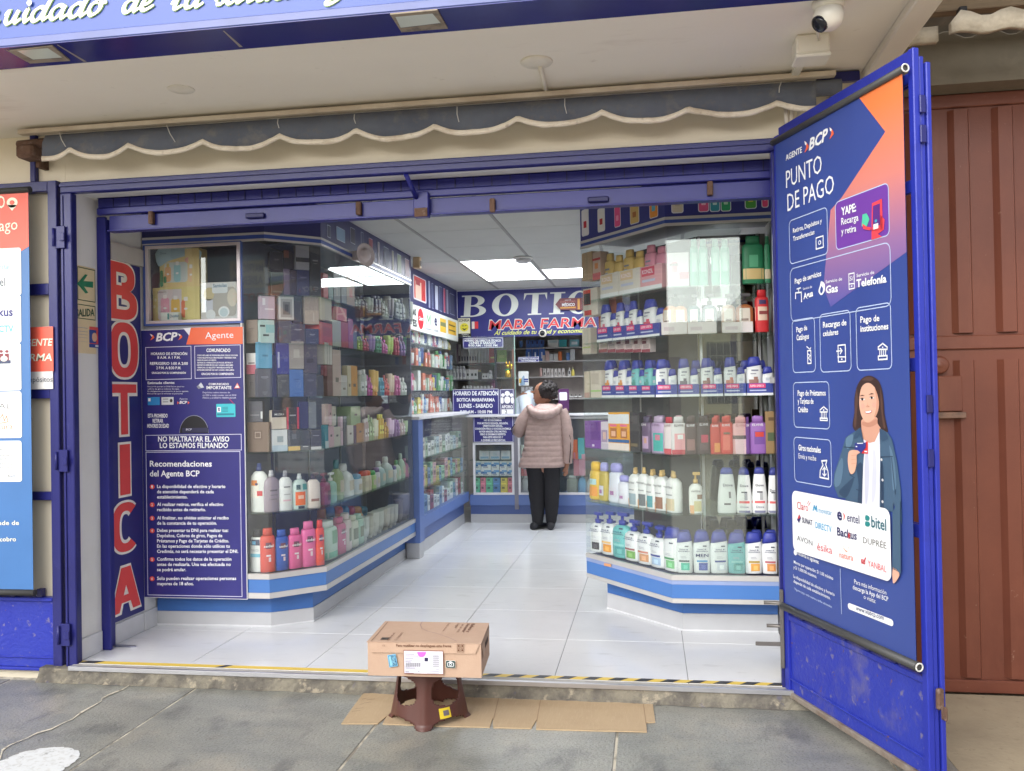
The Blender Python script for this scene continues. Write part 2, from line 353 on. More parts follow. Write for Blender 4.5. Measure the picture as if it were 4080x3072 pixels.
def flush_text():
    keys = {}; obs = {}
    for r in TEXTS: keys.setdefault((r[1], r[8], r[9], r[10]), None)
    for k in keys:
        cu = bpy.data.curves.new('lettering', 'FONT'); cu.body = k[0]; cu.offset = k[1]; cu.shear = k[2]; cu.resolution_u = k[3]; cu.fill_mode = 'FRONT'
        o = bpy.data.objects.new('lettering', cu); COL.objects.link(o); obs[k] = o
    dg = bpy.context.evaluated_depsgraph_get()
    for k, o in obs.items():
        e = o.evaluated_get(dg); me = e.to_mesh()
        vs = [(v.co.x, v.co.y) for v in me.vertices]; fs = [list(p.vertices) for p in me.polygons]; e.to_mesh_clear(); keys[k] = (vs, fs)
    for o in obs.values():
        c = o.data; bpy.data.objects.remove(o); bpy.data.curves.remove(c)
    CAP = .69
    for s, t, A, W, dv, H, mat, l, bold, shear, res in TEXTS:
        vs, fs = keys[(t, bold, shear, res)]
        if not vs: continue
        x0 = min(v[0] for v in vs); x1 = max(v[0] for v in vs); sx = W / max(x1 - x0, 1e-6); sy = H / CAP
        base = s.mb.add([s.w(A[0] + (x - x0) * sx, A[1] + dv * (x - x0) / (x1 - x0) + y * sy, l) for x, y in vs])
        for f in fs: s.mb.face([base + i for i in f], mat)
    for s in SHEETS: s.build()
# ================================================================== SETTING
rnd = random.Random(11)
FZ = STEP
YF = 3.95                      # plane of the iron door frame
XL, XR = -2.845, .60           # opening
ZC = 2.487                     # shop ceiling
ZS = 2.72                      # canopy soffit

slab('ground', -60, 60, -60, 60, -.30, -.05, DIRT, kind='structure')
slab('road', -60, 60, -9.2, 1.19, -.05, -.03, layered('dusty_bounce_road', (214, 204, 184), [((196, 184, 162), 3, .4, .7, .6), ((200, 188, 164), 20, .5, .7, .5)], .95, None, .5, 90), kind='structure')  # unseen road, made pale and wide to bounce light up to the soffit
# pavement: slabs one metre wide with open joints
pav = slab('pavement', -6.4, 1.06, 1.195, 3.93, -.05, -.0035, layered('joint_dirt', (206, 198, 180), [((120, 114, 104), 9, .46, .6, .8)], .95), kind='structure')
for k in range(-4, 4):
    x0 = -2.155 + k * 1.0 + .0045; x1 = min(x0 + 1.0 - .009, 1.06)
    if x1 - x0 < .1: continue
    for y0, y1 in ((1.20, 3.89),):
        mb = MB().box(x0, x1, y0, y1, -.012, 0 + rnd.uniform(-.0015, .0015), CONCRETE, .006); part('paving_slab', mb, pav)
# crack and spilled paint on the slabs
mb = MB(); pts = [px('Z7', x, y) for x, y in ((0, 1590), (15, 1530), (60, 1500), (170, 1455), (240, 1420), (330, 1395), (410, 1355), (470, 1330), (520, 1290), (600, 1245), (655, 1215), (660, 1195), (720, 1165), (790, 1140), (840, 1110), (900, 1095))]
q = [onZ(p, .0022) for p in pts]; w = [.011 + .006 * math.sin(i * 1.7) for i in range(len(q))]
mb.loft([[p + Vector((-w[i] * .4, w[i] * .3, .001)), p + Vector((w[i] * .4, -w[i] * .3, .001))] for i, p in enumerate(q)], layered('crack_dust', (216, 208, 190), [((150, 140, 124), 40, .5, .62, .8)], .95), cap=False, sm=False, closed=False)
part('crack', mb, pav)
blob = spline([(0, 1600), (60, 1575), (130, 1550), (230, 1525), (330, 1510), (420, 1512), (480, 1525), (510, 1550), (505, 1580), (470, 1615), (400, 1660), (300, 1710), (150, 1740), (0, 1740), (-120, 1700), (-90, 1630)], 5)
bb = [onZ(px('Z7', *p), .0026) + Vector((rnd.gauss(0, .004), rnd.gauss(0, .004), 0)) for p in blob]
part('paint_patch', MB().poly(bb, layered('spilled_white_paint', (226, 228, 228), [((150, 150, 144), 16, .58, .66, .9), ((204, 204, 200), 40, .5, .6, .6)], .6)), pav)
# pavement in front of the neighbour
npv = slab('neighbour_pavement', 1.062, 7, 1.195, 4.15, -.05, -.004, DIRT, kind='structure')

# threshold: worn concrete step, aluminium nosing
mb = MB(); n = 170; rows = []
for i in range(n + 1):
    x = -3.0 + i * (3.72 / n); a = mnoise.noise(Vector((x * 9, 0, 0))); b2 = mnoise.noise(Vector((x * 31, 4, 0))); c2 = mnoise.noise(Vector((x * 70, 9, 0)))
    rows.append([(x, 3.855 + .014 * a + .006 * c2, .001), (x, 3.872 + .010 * b2, .018 + .010 * a + .004 * c2), (x, 3.884 + .004 * c2, .040 + .006 * b2), (x, 3.887 + .003 * a, .061), (x, 3.90, .063), (x, 3.96, .063)])
mb.loft(rows, MORTAR, cap=False, sm=False, closed=False)
part('doorstep', mb, None, kind='structure')
part('nosing_strip', MB().box(-2.84, .60, 3.879, 3.897, .055, FZ + .0015, ALU, .002).box(-2.84, .60, 3.897, 3.935, .05, FZ - .002, M('threshold_stone', (176, 172, 168), .6, var=.12, scale=30)), bpy.data.objects['doorstep'])
# tiled floor, 60 cm tiles
fl = slab('floor', -2.84, .66, 3.935, 10.2, -.02, FZ - .004, M('tile_grout', (120, 120, 122), .8), kind='structure')
XT = [-2.8545 + .6 * k for k in range(7)]; YT = [3.969 - .6 + .6 * k for k in range(13)]
for i in range(len(XT) - 1):
    for j in range(len(YT) - 1):
        x0, x1 = max(XT[i], -2.838), min(XT[i + 1], .655); y0, y1 = max(YT[j], 3.937), YT[j + 1]
        if x1 - x0 < .03 or y1 - y0 < .005: continue
        part('floor_tile', MB().box(x0 + .0013, x1 - .0013, y0 + .0012, y1 - .0012, FZ - .01, FZ, TILE, .0012), fl)
# hazard tape along the threshold
YEL, TBK = C(228, 196, 84, .5), C(44, 44, 50, .5)
mb = MB(); x = -2.83; t0, t1 = 3.9365, 3.977; i = 0; zt = FZ + .0012
mb.poly([(x, t0, zt), (.585, t0, zt), (.585, t1, zt), (x, t1, zt)], YEL)
xs = [-2.83, -2.1] + [-1.62 + .0 * k for k in range(0)] + [-.79 + .1155 * k for k in range(12)]
for k, x in enumerate(xs):
    wd = .09 if k == 0 else (.04 if k == 1 else .058)
    mb.poly([(x, t0, zt + .0006), (x + wd, t0, zt + .0006), (min(x + wd + .036, .584), t1, zt + .0006), (x + .036, t1, zt + .0006)] if x < .5 else [(x, t0, zt + .0006), (.584, t0, zt + .0006), (.584, t1, zt + .0006), (x + .036, t1, zt + .0006)], TBK)
part('hazard_tape', mb, None, label='yellow and black striped floor tape along the shop threshold', cat='tape')

# ------------------------------------------------------------------ the shop building: walls, canopy
bld = thing('shop_building', (-1.1, 4, 0), 'cream painted shop front wall with flat projecting canopy above the doorway', 'building')
part('facade_wall', MB().box(-7, -2.884, 3.97, 4.2, -.02, 3.4, CREAM).box(-2.884, .585, 3.971, 4.2, 2.47, 3.4, CREAM).box(.585, 1.05, 3.97, 4.2, -.02, 3.4, CREAM), bld)
part('reveal_wall', MB().box(-3.0, XL, 3.972, 10.2, -.02, 2.9, WHITEWALL), bld); part('side_wall', MB().box(.66, .9, 4.201, 10.2, -.02, 2.9, WHITEWALL), bld)
part('reveal_soffit', MB().box(XL, .66, 3.975, 4.30, 2.425, 2.468, WHITEWALL), bld)
part('rear_wall', MB().box(XL, .66, 10.0, 10.2, 0, 2.9, M('rear_wall_paint', (168, 160, 156), .8)), bld)
part('roof_slab', MB().box(-3.0, .9, 4.203, 10.2, 2.62, 2.9, CREAM), bld)
part('canopy', MB().box(-7, .925, 3.135, 3.969, ZS, 2.98, SOFFIT).box(.926, 1.02, 3.06, 3.9695, ZS - .035, 2.98, SOFFIT, .006), bld)
# skirting tiles in the doorway
for y0, y1 in ((3.975, 4.15), (4.26, 4.528), (4.532, 4.66)):
    part('skirting_tile', MB().box(XL, XL + .012, y0 + .001, y1 - .001, FZ, FZ + .105, M('skirting_tile_white', (214, 215, 217), .35, var=.05), .003), bld)

# fascia light-box sign at the canopy edge
sg = thing('fascia_sign', (-2.4, 3.04, ZS), 'long blue fascia sign with white script lettering along the canopy edge', 'sign')
SKYB = M('fascia_vinyl', (54, 82, 162), .35, var=.03)
part('face', MB().box(-7, .93, 2.9505, 3.10, ZS + .0305, 3.42, SKYB), sg)
part('trim', MB().box(-7, .93, 2.940, 2.97, ZS - .003, ZS + .030, M('fascia_trim', (82, 94, 152), .3, .0, var=.12, scale=5), .004), sg)
part('soffit_strip', MB().box(-7, .93, 2.942, 3.1345, ZS - .006, ZS - .0032, layered('dark_blue_gloss', (38, 42, 118), [((52, 60, 140), 2, .5, .7, .5), ((70, 70, 130), 12, .66, .75, .5)], .18, None, .03, 30)), sg)
s = Sheet('lettering', sg, (0, 2.9500, ZS), (1, 0, 0), (0, 0, 1), 'Z1')
LIME, IVORY = C(176, 214, 150), C(246, 244, 222)
SCRIPT = {'c': '55 85 35 100 10 75 5 35 25 2 50 10 75 35', 'u': '0 60 15 100 10 40 20 2 45 15 65 95 58 40 65 2 90 30', 'i': '0 40 15 100 10 35 20 2 42 30', 'd': '60 85 35 100 8 70 5 25 25 0 50 30 85 190 65 60 68 5 95 30', 'a': '60 85 35 100 8 70 5 25 25 0 50 30 68 98 60 40 68 2 95 30', 'o': '45 98 15 85 4 40 22 2 50 20 60 65 45 98 60 85 85 90', 'e': '5 40 40 55 50 90 30 100 8 60 10 15 35 2 75 35', 't': '0 40 35 170 20 50 25 3 55 30', 's': '0 30 35 105 30 70 48 35 35 5 8 8', 'l': '0 30 45 170 40 195 25 150 20 40 30 2 60 30', 'y': '0 60 15 100 12 45 25 10 50 40 65 100 45 -40 15 -80 0 -60 40 -10 85 30'}
def brush(pts, wd, mat, l):
    q = [Vector(p) for p in spline(pts, 6, False)]; L = []
    for i, p in enumerate(q):
        d = (q[min(i + 1, len(q) - 1)] - q[max(i - 1, 0)]); an = math.atan2(d.y, d.x); w_ = wd * (.5 + .5 * abs(math.sin(an - .5))) * (.55 if i in (0, len(q) - 1) else 1); n_ = Vector((-d.y, d.x)).normalized() * w_ / 2; L.append((p + n_, p - n_))
    for k, ((a0, b0), (a1, b1)) in enumerate(zip(L, L[1:])): s.shape([b0, b1, a1, a0], mat, l + k * .004)
for w_, a, b, xh in (('cuidado', (-95, 172), (690, 92), 84), ('de', (795, 86), (1020, 58), 80), ('tu', (1105, 66), (1325, 38), 76), ('salud', (1392, 36), (1900, -16), 74), ('y', (2135, -30), (2290, -44), 74)):
    A0, B0 = Vector(s.uv(*a)), Vector(s.uv(*b)); H0 = s.uv(a[0], a[1] - xh)[1] - A0.y; adv = [.42 if c == 'i' else .55 if c in 'tsl' else .92 for c in w_]; k_ = (B0.x - A0.x) / sum(adv); x = 0.
    for c, ad in zip(w_, adv):
        v_ = [float(t) / 100 for t in SCRIPT[c].split()]; P2 = [(A0.x + (x + u * .95) * k_ + .36 * H0 * y_, A0.y + (B0.y - A0.y) * x / sum(adv) + H0 * y_) for u, y_ in zip(v_[::2], v_[1::2])]
        brush(P2, .024, LIME, 1); brush(P2, .0185, IVORY, 4)
        if c == 'i': p_ = (P2[1][0] + .35 * H0 * .4, P2[1][1] + .4 * H0); s.shape([(p_[0] + .011 * math.cos(t * .6), p_[1] + .011 * math.sin(t * .6)) for t in range(10)], IVORY, 6)
        if c == 't': brush([(P2[1][0] - .05, P2[1][1] - .5 * H0), (P2[1][0] + .05, P2[1][1] - .46 * H0)], .016, IVORY, 6)
        x += ad
for k, (reg, lens, fr, lb) in enumerate((('Z2', ((350, 110), (590, 88), (645, 150), (385, 182)), ((316, 95), (622, 66), (690, 186), (390, 210)), 'white square floodlight in the blue soffit strip above the doorway centre'),
                          ('Z1', ((105, 330), (310, 312), (405, 374), (215, 388)), ((60, 330), (340, 300), (455, 395), (195, 412)), 'white square floodlight in the blue soffit strip beside the peeling paint mark'))):
    c = onZ(px(reg, *lens[0]), ZS - .006); t = thing('flood_light', c, lb, 'light')
    L4 = [onZ(px(reg, *p), ZS - .013) for p in lens]; F4 = [onZ(px(reg, *p), ZS - .0115) for p in fr]
    mb = MB(); k0 = mb.add([p for p in F4] + [p for p in L4] + [p + Vector((0, 0, .005)) for p in F4]); fm = layered('lamp_frame_%d' % k, (150, 138, 122), [((90, 84, 80), 14, .5, .65, .7)], .7)
    for i in range(4):
        j = (i + 1) % 4; mb.face([k0 + i, k0 + j, k0 + 4 + j, k0 + 4 + i], fm); mb.face([k0 + 8 + i, k0 + 8 + j, k0 + j, k0 + i], fm)
    part('frame', mb, t)
    part('lens', MB().poly([p + Vector((0, 0, .0008)) for p in L4], M('lamp_lens_glass', (214, 222, 214), .15, var=.03)), t)
for a, b in (((1448, 200), (1560, 305)), ((370, 290), (550, 400)), ((35, 320), (180, 400))):
    p0, p1 = onZ(px('Z1', *a), ZS - .0068), onZ(px('Z1', *b), ZS - .0068); d = Vector((.006, 0, 0))
    part('paint_scrape', MB().poly([p0 - d * .4, p0 + d * .5, p1 + d * 1.4, p1 - d * .8], C(150, 142, 134, .8)), sg)

# cover plate and conduit on the soffit, faint patch
c = onZ(px('Z2', 1265, 398), ZS)
t = thing('cover_plate', (c.x, c.y, ZS), 'round white cover plate with a short conduit on the canopy soffit', 'cover plate')
part('plate', MB().lathe([(.03, -.010), (.062, -.009), (.066, -.004), (.066, -.0002)], WHITE and M('soffit_white', (226, 220, 206), .6), 28, c), t)
c2 = onZ(px('Z2', 1335, 628), ZS - .012); c1 = onZ(px('Z2', 1288, 432), ZS - .012)
part('conduit', MB().tube([c1, c1.lerp(c2, .5), c2], .009, MATS['soffit_white'], 8), t)
c = onZ(px('Z1', 1175, 578), ZS)
part('blank_cover', MB().lathe([(.02, -.004), (.054, -.0035), (.057, -.0002)], MATS['soffit_white'], 28, c), None, label='faint round painted-over patch on the canopy soffit', cat='cover plate')
# security camera and junction box
c = onZ(px('Z3', 945, 95), ZS - .045)
t = thing('security_camera', (c.x, c.y, ZS), 'white turret security camera under the canopy beside the edge beam', 'camera')
CW = M('camera_white', (230, 226, 214), .3, var=.03)
part('base', MB().lathe([(.056, -.0005), (.056, -.018), (.05, -.026)], CW, 24, (c.x, c.y, ZS)), t)
part('ball', MB().lathe([(.005, .05), (.03, .044), (.047, .026), (.053, 0), (.047, -.026), (.03, -.042), (.005, -.048)], CW, 24, (c.x, c.y, ZS - .052)), t)
d = (Vector((-.72, -.30, -.62))).normalized(); A = d.cross(Vector((0, 0, 1))).normalized(); B = d.cross(A)
o = Vector((c.x, c.y, ZS - .052)); T = Matrix((( A.x, B.x, d.x, o.x), (A.y, B.y, d.y, o.y), (A.z, B.z, d.z, o.z), (0, 0, 0, 1)))
mb = MB(); mb.loft([[T @ Vector((r * math.cos(a), r * math.sin(a), z)) for a in (2 * math.pi * q / 20 for q in range(20))] for r, z in ((.030, .038), (.030, .052), (.025, .057), (.004, .058))], M('lens_black', (26, 28, 36), .1), True)
part('lens', mb, t)
q4 = [onZ(px('Z3', x, y), ZS - .075) for x, y in ((755, 330), (945, 318), (905, 412), (722, 428))]
cx = sum(p.x for p in q4) / 4; cy = sum(p.y for p in q4) / 4
t = thing('junction_box', (cx, cy, ZS), 'white plastic junction box on the canopy soffit below the turret camera', 'junction box')
part('housing', MB().box(cx - .062, cx + .062, cy - .052, cy + .052, ZS - .075, ZS - .0005, CW, .008), t)
part('lid', MB().box(cx - .065, cx + .065, cy - .055, cy + .055, ZS - .090, ZS - .0755, CW, .004), t)
part('duct', MB().box(cx - .02, cx + .012, cy + .0555, 3.968, ZS - .03, ZS - .001, CW, .003), t)
part('cable', MB().tube([(c.x - .01, c.y + .02, ZS - .03), (c.x - .03, c.y + .06, ZS - .05), (cx + .02, cy - .06, ZS - .03)], .006, CW, 8), t)

# ------------------------------------------------------------------ rolled awning on the facade
aw = thing('rolled_awning', (-1.1, 3.86, 2.6), 'rolled up dark navy awning with scalloped cream border across the facade', 'awning')
part('rail', MB().box(-3.02, .80, 3.805, 3.845, 2.682, 2.704, layered('awning_rail', (216, 204, 186), [((180, 160, 138), 5, .4, .7, .7)], .7), .003), aw)
AWN = layered('awning_canvas', (104, 110, 122), [((82, 88, 104), 4, .4, .7, .7), ((150, 142, 130), 9, .55, .75, .6), ((120, 112, 104), 40, .55, .7, .4)], .9, None, .3, 220)
AWC = layered('awning_border', (230, 220, 204), [((190, 172, 150), 8, .48, .68, .75), ((160, 142, 122), 30, .6, .7, .5)], .85, None, .2, 160)
zr = [[(-2.82 + i * .038, 3.86 + .036 * math.cos(a), 2.668 + .034 * math.sin(a) - .02) for a in (2 * math.pi * k / 12 for k in range(12))] for i in range(97)]
part('roll', MB().loft(zr, AWN), aw)
peaks = [onY(px(*p), 3.80).x for p in (('Z1', 460, 930), ('Z1', 835, 905), ('Z1', 1310, 880), ('Z1', 1800, 850), ('Z2', 90, 820), ('Z2', 605, 800), ('Z2', 1145, 760), ('Z2', 1690, 715), ('Z3', 35, 650), ('Z3', 615, 600))]
x0a, x1a = onY(px('Z1', 270, 960), 3.8).x, onY(px('Z3', 872, 690), 3.8).x
def hem(x):
    k = [x0a - .1] + peaks + [peaks[-1] + .36]
    for a, b in zip(k, k[1:]):
        if a <= x <= b:
            t_ = (x - a) / (b - a); return 2.588 - (.040 + .014 * mnoise.noise(Vector((a * 9, 0, 0)))) * (1 - abs(2 * t_ - 1) ** 2.4) + .007 * mnoise.noise(Vector((x * 6, 2, 0))) - .004 * math.sin(x * 5)
    return 2.54
top = []; fab = []; bo = []
N = 220
for i in range(N + 1):
    x = x0a + (x1a - x0a) * i / N; h = hem(x); y = 3.812 + .012 * math.sin(x * 3.1) + .010 * mnoise.noise(Vector((x * 9, 0, 5))) + .005 * mnoise.noise(Vector((x * 31, 0, 7)))
    fab.append([(x, 3.826, 2.672), (x, y - .004, 2.63), (x, y - .008, h + .008), (x, y - .003, h + .008), (x, y + .002, 2.63), (x, 3.832, 2.672)])
    bo.append([(x, y - .0105, h + .010), (x, y - .012 - .003 * mnoise.noise(Vector((x * 25, 3, 0))), h - .004), (x, y - .008, h - .015 + .004 * mnoise.noise(Vector((x * 17, 8, 0)))), (x, y + .001, h - .004), (x, y, h + .009)])
part('valance', MB().loft(fab, AWN), aw)
part('scalloped_border', MB().loft(bo, AWC), aw)
for reg, a, b in (('Z1', (1080, 812), (1135, 920)), ('Z1', (1802, 765), (1808, 830)), ('Z2', (85, 740), (92, 800)), ('Z2', (750, 690), (762, 790)), ('Z2', (1448, 635), (1460, 735)), ('Z3', (640, 530), (625, 600)), ('Z1', (385, 860), (425, 950))):
    p0, p1 = onY(px(reg, *a), 3.792), onY(px(reg, *b), 3.788)
    part('tie_cord', MB().tube([p0, p0.lerp(p1, .5) + Vector((-.004, -.002, 0)), p1], .0022, C(206, 204, 200), 6), aw)
g0 = onY(px('Z1', 185, 985), 3.84)
part('crank_gear', MB().box(g0.x - .045, g0.x + .05, 3.80, 3.90, g0.z - .035, g0.z + .03, RUST, .012).tube([(g0.x - .06, 3.85, g0.z + .04), (g0.x + .11, 3.85, g0.z + .045)], .022, RUST, 10).box(g0.x - .01, g0.x + .015, 3.9, 3.969, g0.z - .06, g0.z + .05, RUST, .003), aw)
for a, b in (((668, 690), (676, 850)), ((706, 680), (702, 830)), ((775, 700), (735, 800)), ((760, 690), (752, 790))):
    p0, p1 = onY(px('Z3', *a), 3.87), onY(px('Z3', *b), 3.90)
    part('folded_arm', MB().tube([p0, p1], .010, M('arm_white', (220, 210, 196), .5), 8), aw)
p0 = onY(px('Z3', 890, 520), 3.9); p1 = onY(px('Z3', 1135, 500), 3.9)
part('end_bar', MB().box(p0.x - .02, p1.x, 3.86, 3.89, p0.z - .025, p0.z + .018, FRAMEBLUE, .003), aw)
p0 = onY(px('Z3', 1000, 600), 3.93)
part('wall_bracket', MB().box(p0.x - .02, p0.x + .02, 3.945, 3.9695, p0.z - .05, p0.z + .07, M('arm_white', (0, 0, 0)), .003), aw)

# ------------------------------------------------------------------ iron door frame round the opening
fr = thing('door_frame', (-1.1, YF, 0), 'dark blue painted iron frame around the wide shop doorway', 'door frame')
zt0, zt1 = 2.412, 2.468
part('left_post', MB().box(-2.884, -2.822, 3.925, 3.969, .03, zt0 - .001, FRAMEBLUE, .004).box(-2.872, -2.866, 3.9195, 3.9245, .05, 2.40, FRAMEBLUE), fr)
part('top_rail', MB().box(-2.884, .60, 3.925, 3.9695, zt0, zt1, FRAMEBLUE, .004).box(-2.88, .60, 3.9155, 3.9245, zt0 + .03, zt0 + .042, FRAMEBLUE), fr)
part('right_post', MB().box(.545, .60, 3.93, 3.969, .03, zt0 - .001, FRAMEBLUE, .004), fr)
for zz in (2.19, 1.08, .22):
    part('hinge', MB().box(-2.905, -2.85, 3.910, 3.9185, zz - .055, zz + .055, FRAMEBLUE, .002).tube([(-2.906, 3.905, zz - .045), (-2.906, 3.905, zz + .045)], .007, FRAMEBLUE, 10).box(-2.868, -2.845, 3.898, 3.9045, zz - .02, zz + .02, FRAMEBLUE, .002), fr)

# ------------------------------------------------------------------ roller shutter
YS = 4.12
sh = thing('roller_shutter', (-1.1, YS, 2.2), 'raised blue roller shutter with riveted slats above the shop doorway', 'shutter')
za, zb, zc_ = onY(px('Z1', 632, 1262), YS).z, onY(px('Z1', 640, 1395), YS).z, onY(px('Z1', 720, 1502), YS).z
xs0 = onY(px('Z1', 632, 1300), YS).x
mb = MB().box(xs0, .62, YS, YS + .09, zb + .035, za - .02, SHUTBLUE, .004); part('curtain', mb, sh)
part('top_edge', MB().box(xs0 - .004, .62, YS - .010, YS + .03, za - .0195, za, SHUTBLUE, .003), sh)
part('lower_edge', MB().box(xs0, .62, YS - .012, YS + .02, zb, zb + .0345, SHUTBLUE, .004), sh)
for k in range(37):
    x = xs0 + .09 + k * .0905
    if x < .6: part('slat_seam', MB().box(x - .0025, x + .0025, YS - .004, YS - .0003, zb + .037, za - .022, M('seam_dark', (26, 26, 84), .5)), sh)
xg = onY(px('Z1', 700, 1450), YS).x
part('bottom_rail', MB().box(xg, .62, YS + .008, YS + .05, zc_, zb - .004, SHUTBLUE, .004).box(xg, .62, YS - .012, YS + .0075, zc_, zc_ + .008, SHUTBLUE, .002), sh)
for reg, x, y in (('Z1', 985, 1410), ('Z2', 115, 1350), ('Z2', 980, 1330), ('Z3', 175, 1220)):
    p = onY(px(reg, x, y), YS)
    part('rusty_bracket', MB().box(p.x - .012, p.x + .014, YS - .02, YS + .0078, p.z - .035, p.z + .03, RUST, .004), sh)
for reg, x, y in (('Z1', 1655, 1400), ('Z2', 1665, 1295)):
    p = onY(px(reg, x, y), YS)
    part('pull_handle', MB().box(p.x - .05, p.x + .05, YS - .012, YS + .0078, p.z - .012, p.z + .014, M('seam_dark', (0, 0, 0)), .005), sh)
p = onY(px('Z2', 525, 1395), YS)
part('centre_lock', MB().box(p.x - .035, p.x + .04, YS - .035, YS + .0075, zc_ - .014, zb + .02, SHUTBLUE, .004).box(p.x - .03, p.x + .035, YS - .04, YS - .0355, zc_ - .012, zc_ + .03, RUST, .003), sh)
p0 = onY(px('Z2', 430, 1140), 3.97); p1 = onY(px('Z2', 490, 1285), YS - .02)
part('stay_bar', MB().tube([(p0.x, 3.94, p0.z), (p1.x, YS - .03, p1.z)], .012, SHUTBLUE, 8), sh)
xe = onY(px('D', 243, 1000), 4.245).x
part('guide_rail', MB().box(XL - .001, XL + .052, 4.155, 4.175, FZ, zb, SHUTBLUE, .004).box(XL, XL + .018, 4.1755, 4.25, FZ, zb, SHUTBLUE, .002).box(xe - .016, xe, 4.1755, 4.245, FZ, zb, M('rail_black', (34, 30, 34), .5), .002), sh)
part('guide_rail', MB().box(.585, .66, 4.155, 4.175, FZ, zb, M('rail_black', (0, 0, 0)), .004), sh)
p = onZ(px('Z7', 750, 858), FZ); p2 = onZ(px('Z7', 892, 860), FZ)
part('floor_latch', MB().prism([(p.x, p.y - .012), (p2.x - .03, p.y - .012), (p2.x, p.y - .004), (p2.x - .02, p.y + .014), (p.x, p.y + .02)], FZ + .0005, FZ + .006, M('latch_steel', (140, 142, 160), .35, .7)), sh)
# ================================================================== GATE LEAVES AND BANNERS
# leaf standing open toward the street, with the tall banner tied to it
G0, G1 = Vector((.563, 3.925)), Vector((.885, 3.10)); gd = (G1 - G0); GL = gd.length; gd.normalize()
TG = Matrix(((gd.x, -gd.y, 0, G0.x), (gd.y, gd.x, 0, G0.y), (0, 0, 1, 0), (0, 0, 0, 1)))      # local x along the leaf, local y away from the shop opening
if (TG @ Vector((0, 1, 0)) - TG @ Vector((0, 0, 0))).x < 0: pass
gt = thing('gate_leaf', (G0.x, G0.y, 0), 'worn blue iron gate leaf swung open toward the street behind the tall banner', 'gate')
def gbox(name, x0, x1, y0, y1, z0, z1, mat, b=.003): return part(name, MB().box(x0, x1, y0, y1, z0, z1, mat, b, TG), gt)
GB, GT = .055, 2.50
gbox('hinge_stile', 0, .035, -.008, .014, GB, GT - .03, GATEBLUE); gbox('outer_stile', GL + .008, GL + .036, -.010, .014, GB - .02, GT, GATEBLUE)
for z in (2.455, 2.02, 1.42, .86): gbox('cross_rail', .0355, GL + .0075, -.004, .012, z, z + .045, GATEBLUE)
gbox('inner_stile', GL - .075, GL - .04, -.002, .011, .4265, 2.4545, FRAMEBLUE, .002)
gbox('panel_top_rail', .0355, GL + .0075, -.006, .014, .375, .398, GATERUST)
gbox('kick_panel', .0355, GL + .0075, .004, .008, GB + .012, .374, GATERUST, .001)
gbox('panel_rib', .0355, GL + .0075, -.004, .0035, GB + .065, GB + .073, GATERUST, .002)
gbox('bottom_rail', .0355, GL + .0075, -.008, .014, GB - .012, GB + .0115, layered('bare_steel_edge', (142, 132, 122), [((108, 84, 66), 10, .45, .65, .7)], .7), .003)
for k in range(5):
    x = .12 + k * .15; gbox('spacer', x, x + .028, -.004, .010, .3985, .425, FRAMEBLUE, .002)
# the leaves folded behind it: only their edges show
for k, (dy, dx, zt_) in enumerate(((.018, .0, 2.475), (.04, .006, 2.455))):
    gbox('folded_stile', GL + .006 + dx, GL + .03 + dx, dy, dy + .018, GB + .02, zt_, GATEBLUE)
    gbox('folded_sheet', .05, GL + .005 + dx, dy + .006, dy + .010, GB + .05, .40, GATERUST, .001)
    for z in (2.40, 1.42, .86): gbox('folded_rail', .05, GL + .005 + dx, dy + .002, dy + .015, z, z + .04, GATEBLUE)
for z in (2.28, 2.18, 1.28, 1.1): gbox('knuckle', GL + .0365, GL + .044, .008, .03, z, z + .06, FRAMEBLUE, .003)
gbox('hasp', GL + .0365, GL + .055, .015, .04, .30, .37, RUST, .005); gbox('hasp_tongue', GL + .05, GL + .075, .026, .034, .27, .315, RUST, .003)
# bolts on the hinge side
STEEL = M('dull_steel', (120, 116, 112), .45, .6, var=.1)
for z, l in ((.44, .07), (.34, .06)):
    p = TG @ Vector((.0, -.02, z)); part('bolt', MB().tube([(p.x - l, p.y + .01, z), (p.x, p.y + .006, z), (p.x + .01, p.y, z - .03)], .008, STEEL, 8), gt)
p = TG @ Vector((0, -.02, .26)); part('bolt', MB().box(p.x - .11, p.x + .01, p.y - .004, p.y + .004, .255, .272, STEEL, .002).box(p.x - .005, p.x + .012, p.y - .008, p.y + .008, .16, .50, STEEL, .003), gt)

# --- the tall banner
NB = (TG.to_3x3() @ Vector((0, -1, 0))); NB = NB if NB.x < 0 else -NB
off = -.034
BO = TG @ Vector((0, 0, 0)) + NB * .034
U = Vector((gd.x, gd.y, 0)); V = Vector((0, 0, 1))
if U.cross(V).dot(NB) < 0: U = -U
bn = thing('payment_banner', (BO.x, BO.y, .45), 'tall dark blue payment agent banner with a smiling woman holding a card', 'banner')
def B_uv(reg, x, y):
    p = on(px(reg, x, y), BO, NB) - BO; return p.dot(U), p.dot(V)
c00 = B_uv('Z9', 665, 560); c10 = B_uv('Z9', 1440, 950); c01 = B_uv('Z3', 610, 935); c11 = B_uv('Z3', 1425, 475)
BX0, BX1 = min(c00[0], c01[0]), max(c10[0], c11[0]); BZ0, BZ1 = (c00[1] + c10[1]) / 2, (c01[1] + c11[1]) / 2
def bw(u, v, d=0.): return BO + U * u + V * v + NB * d
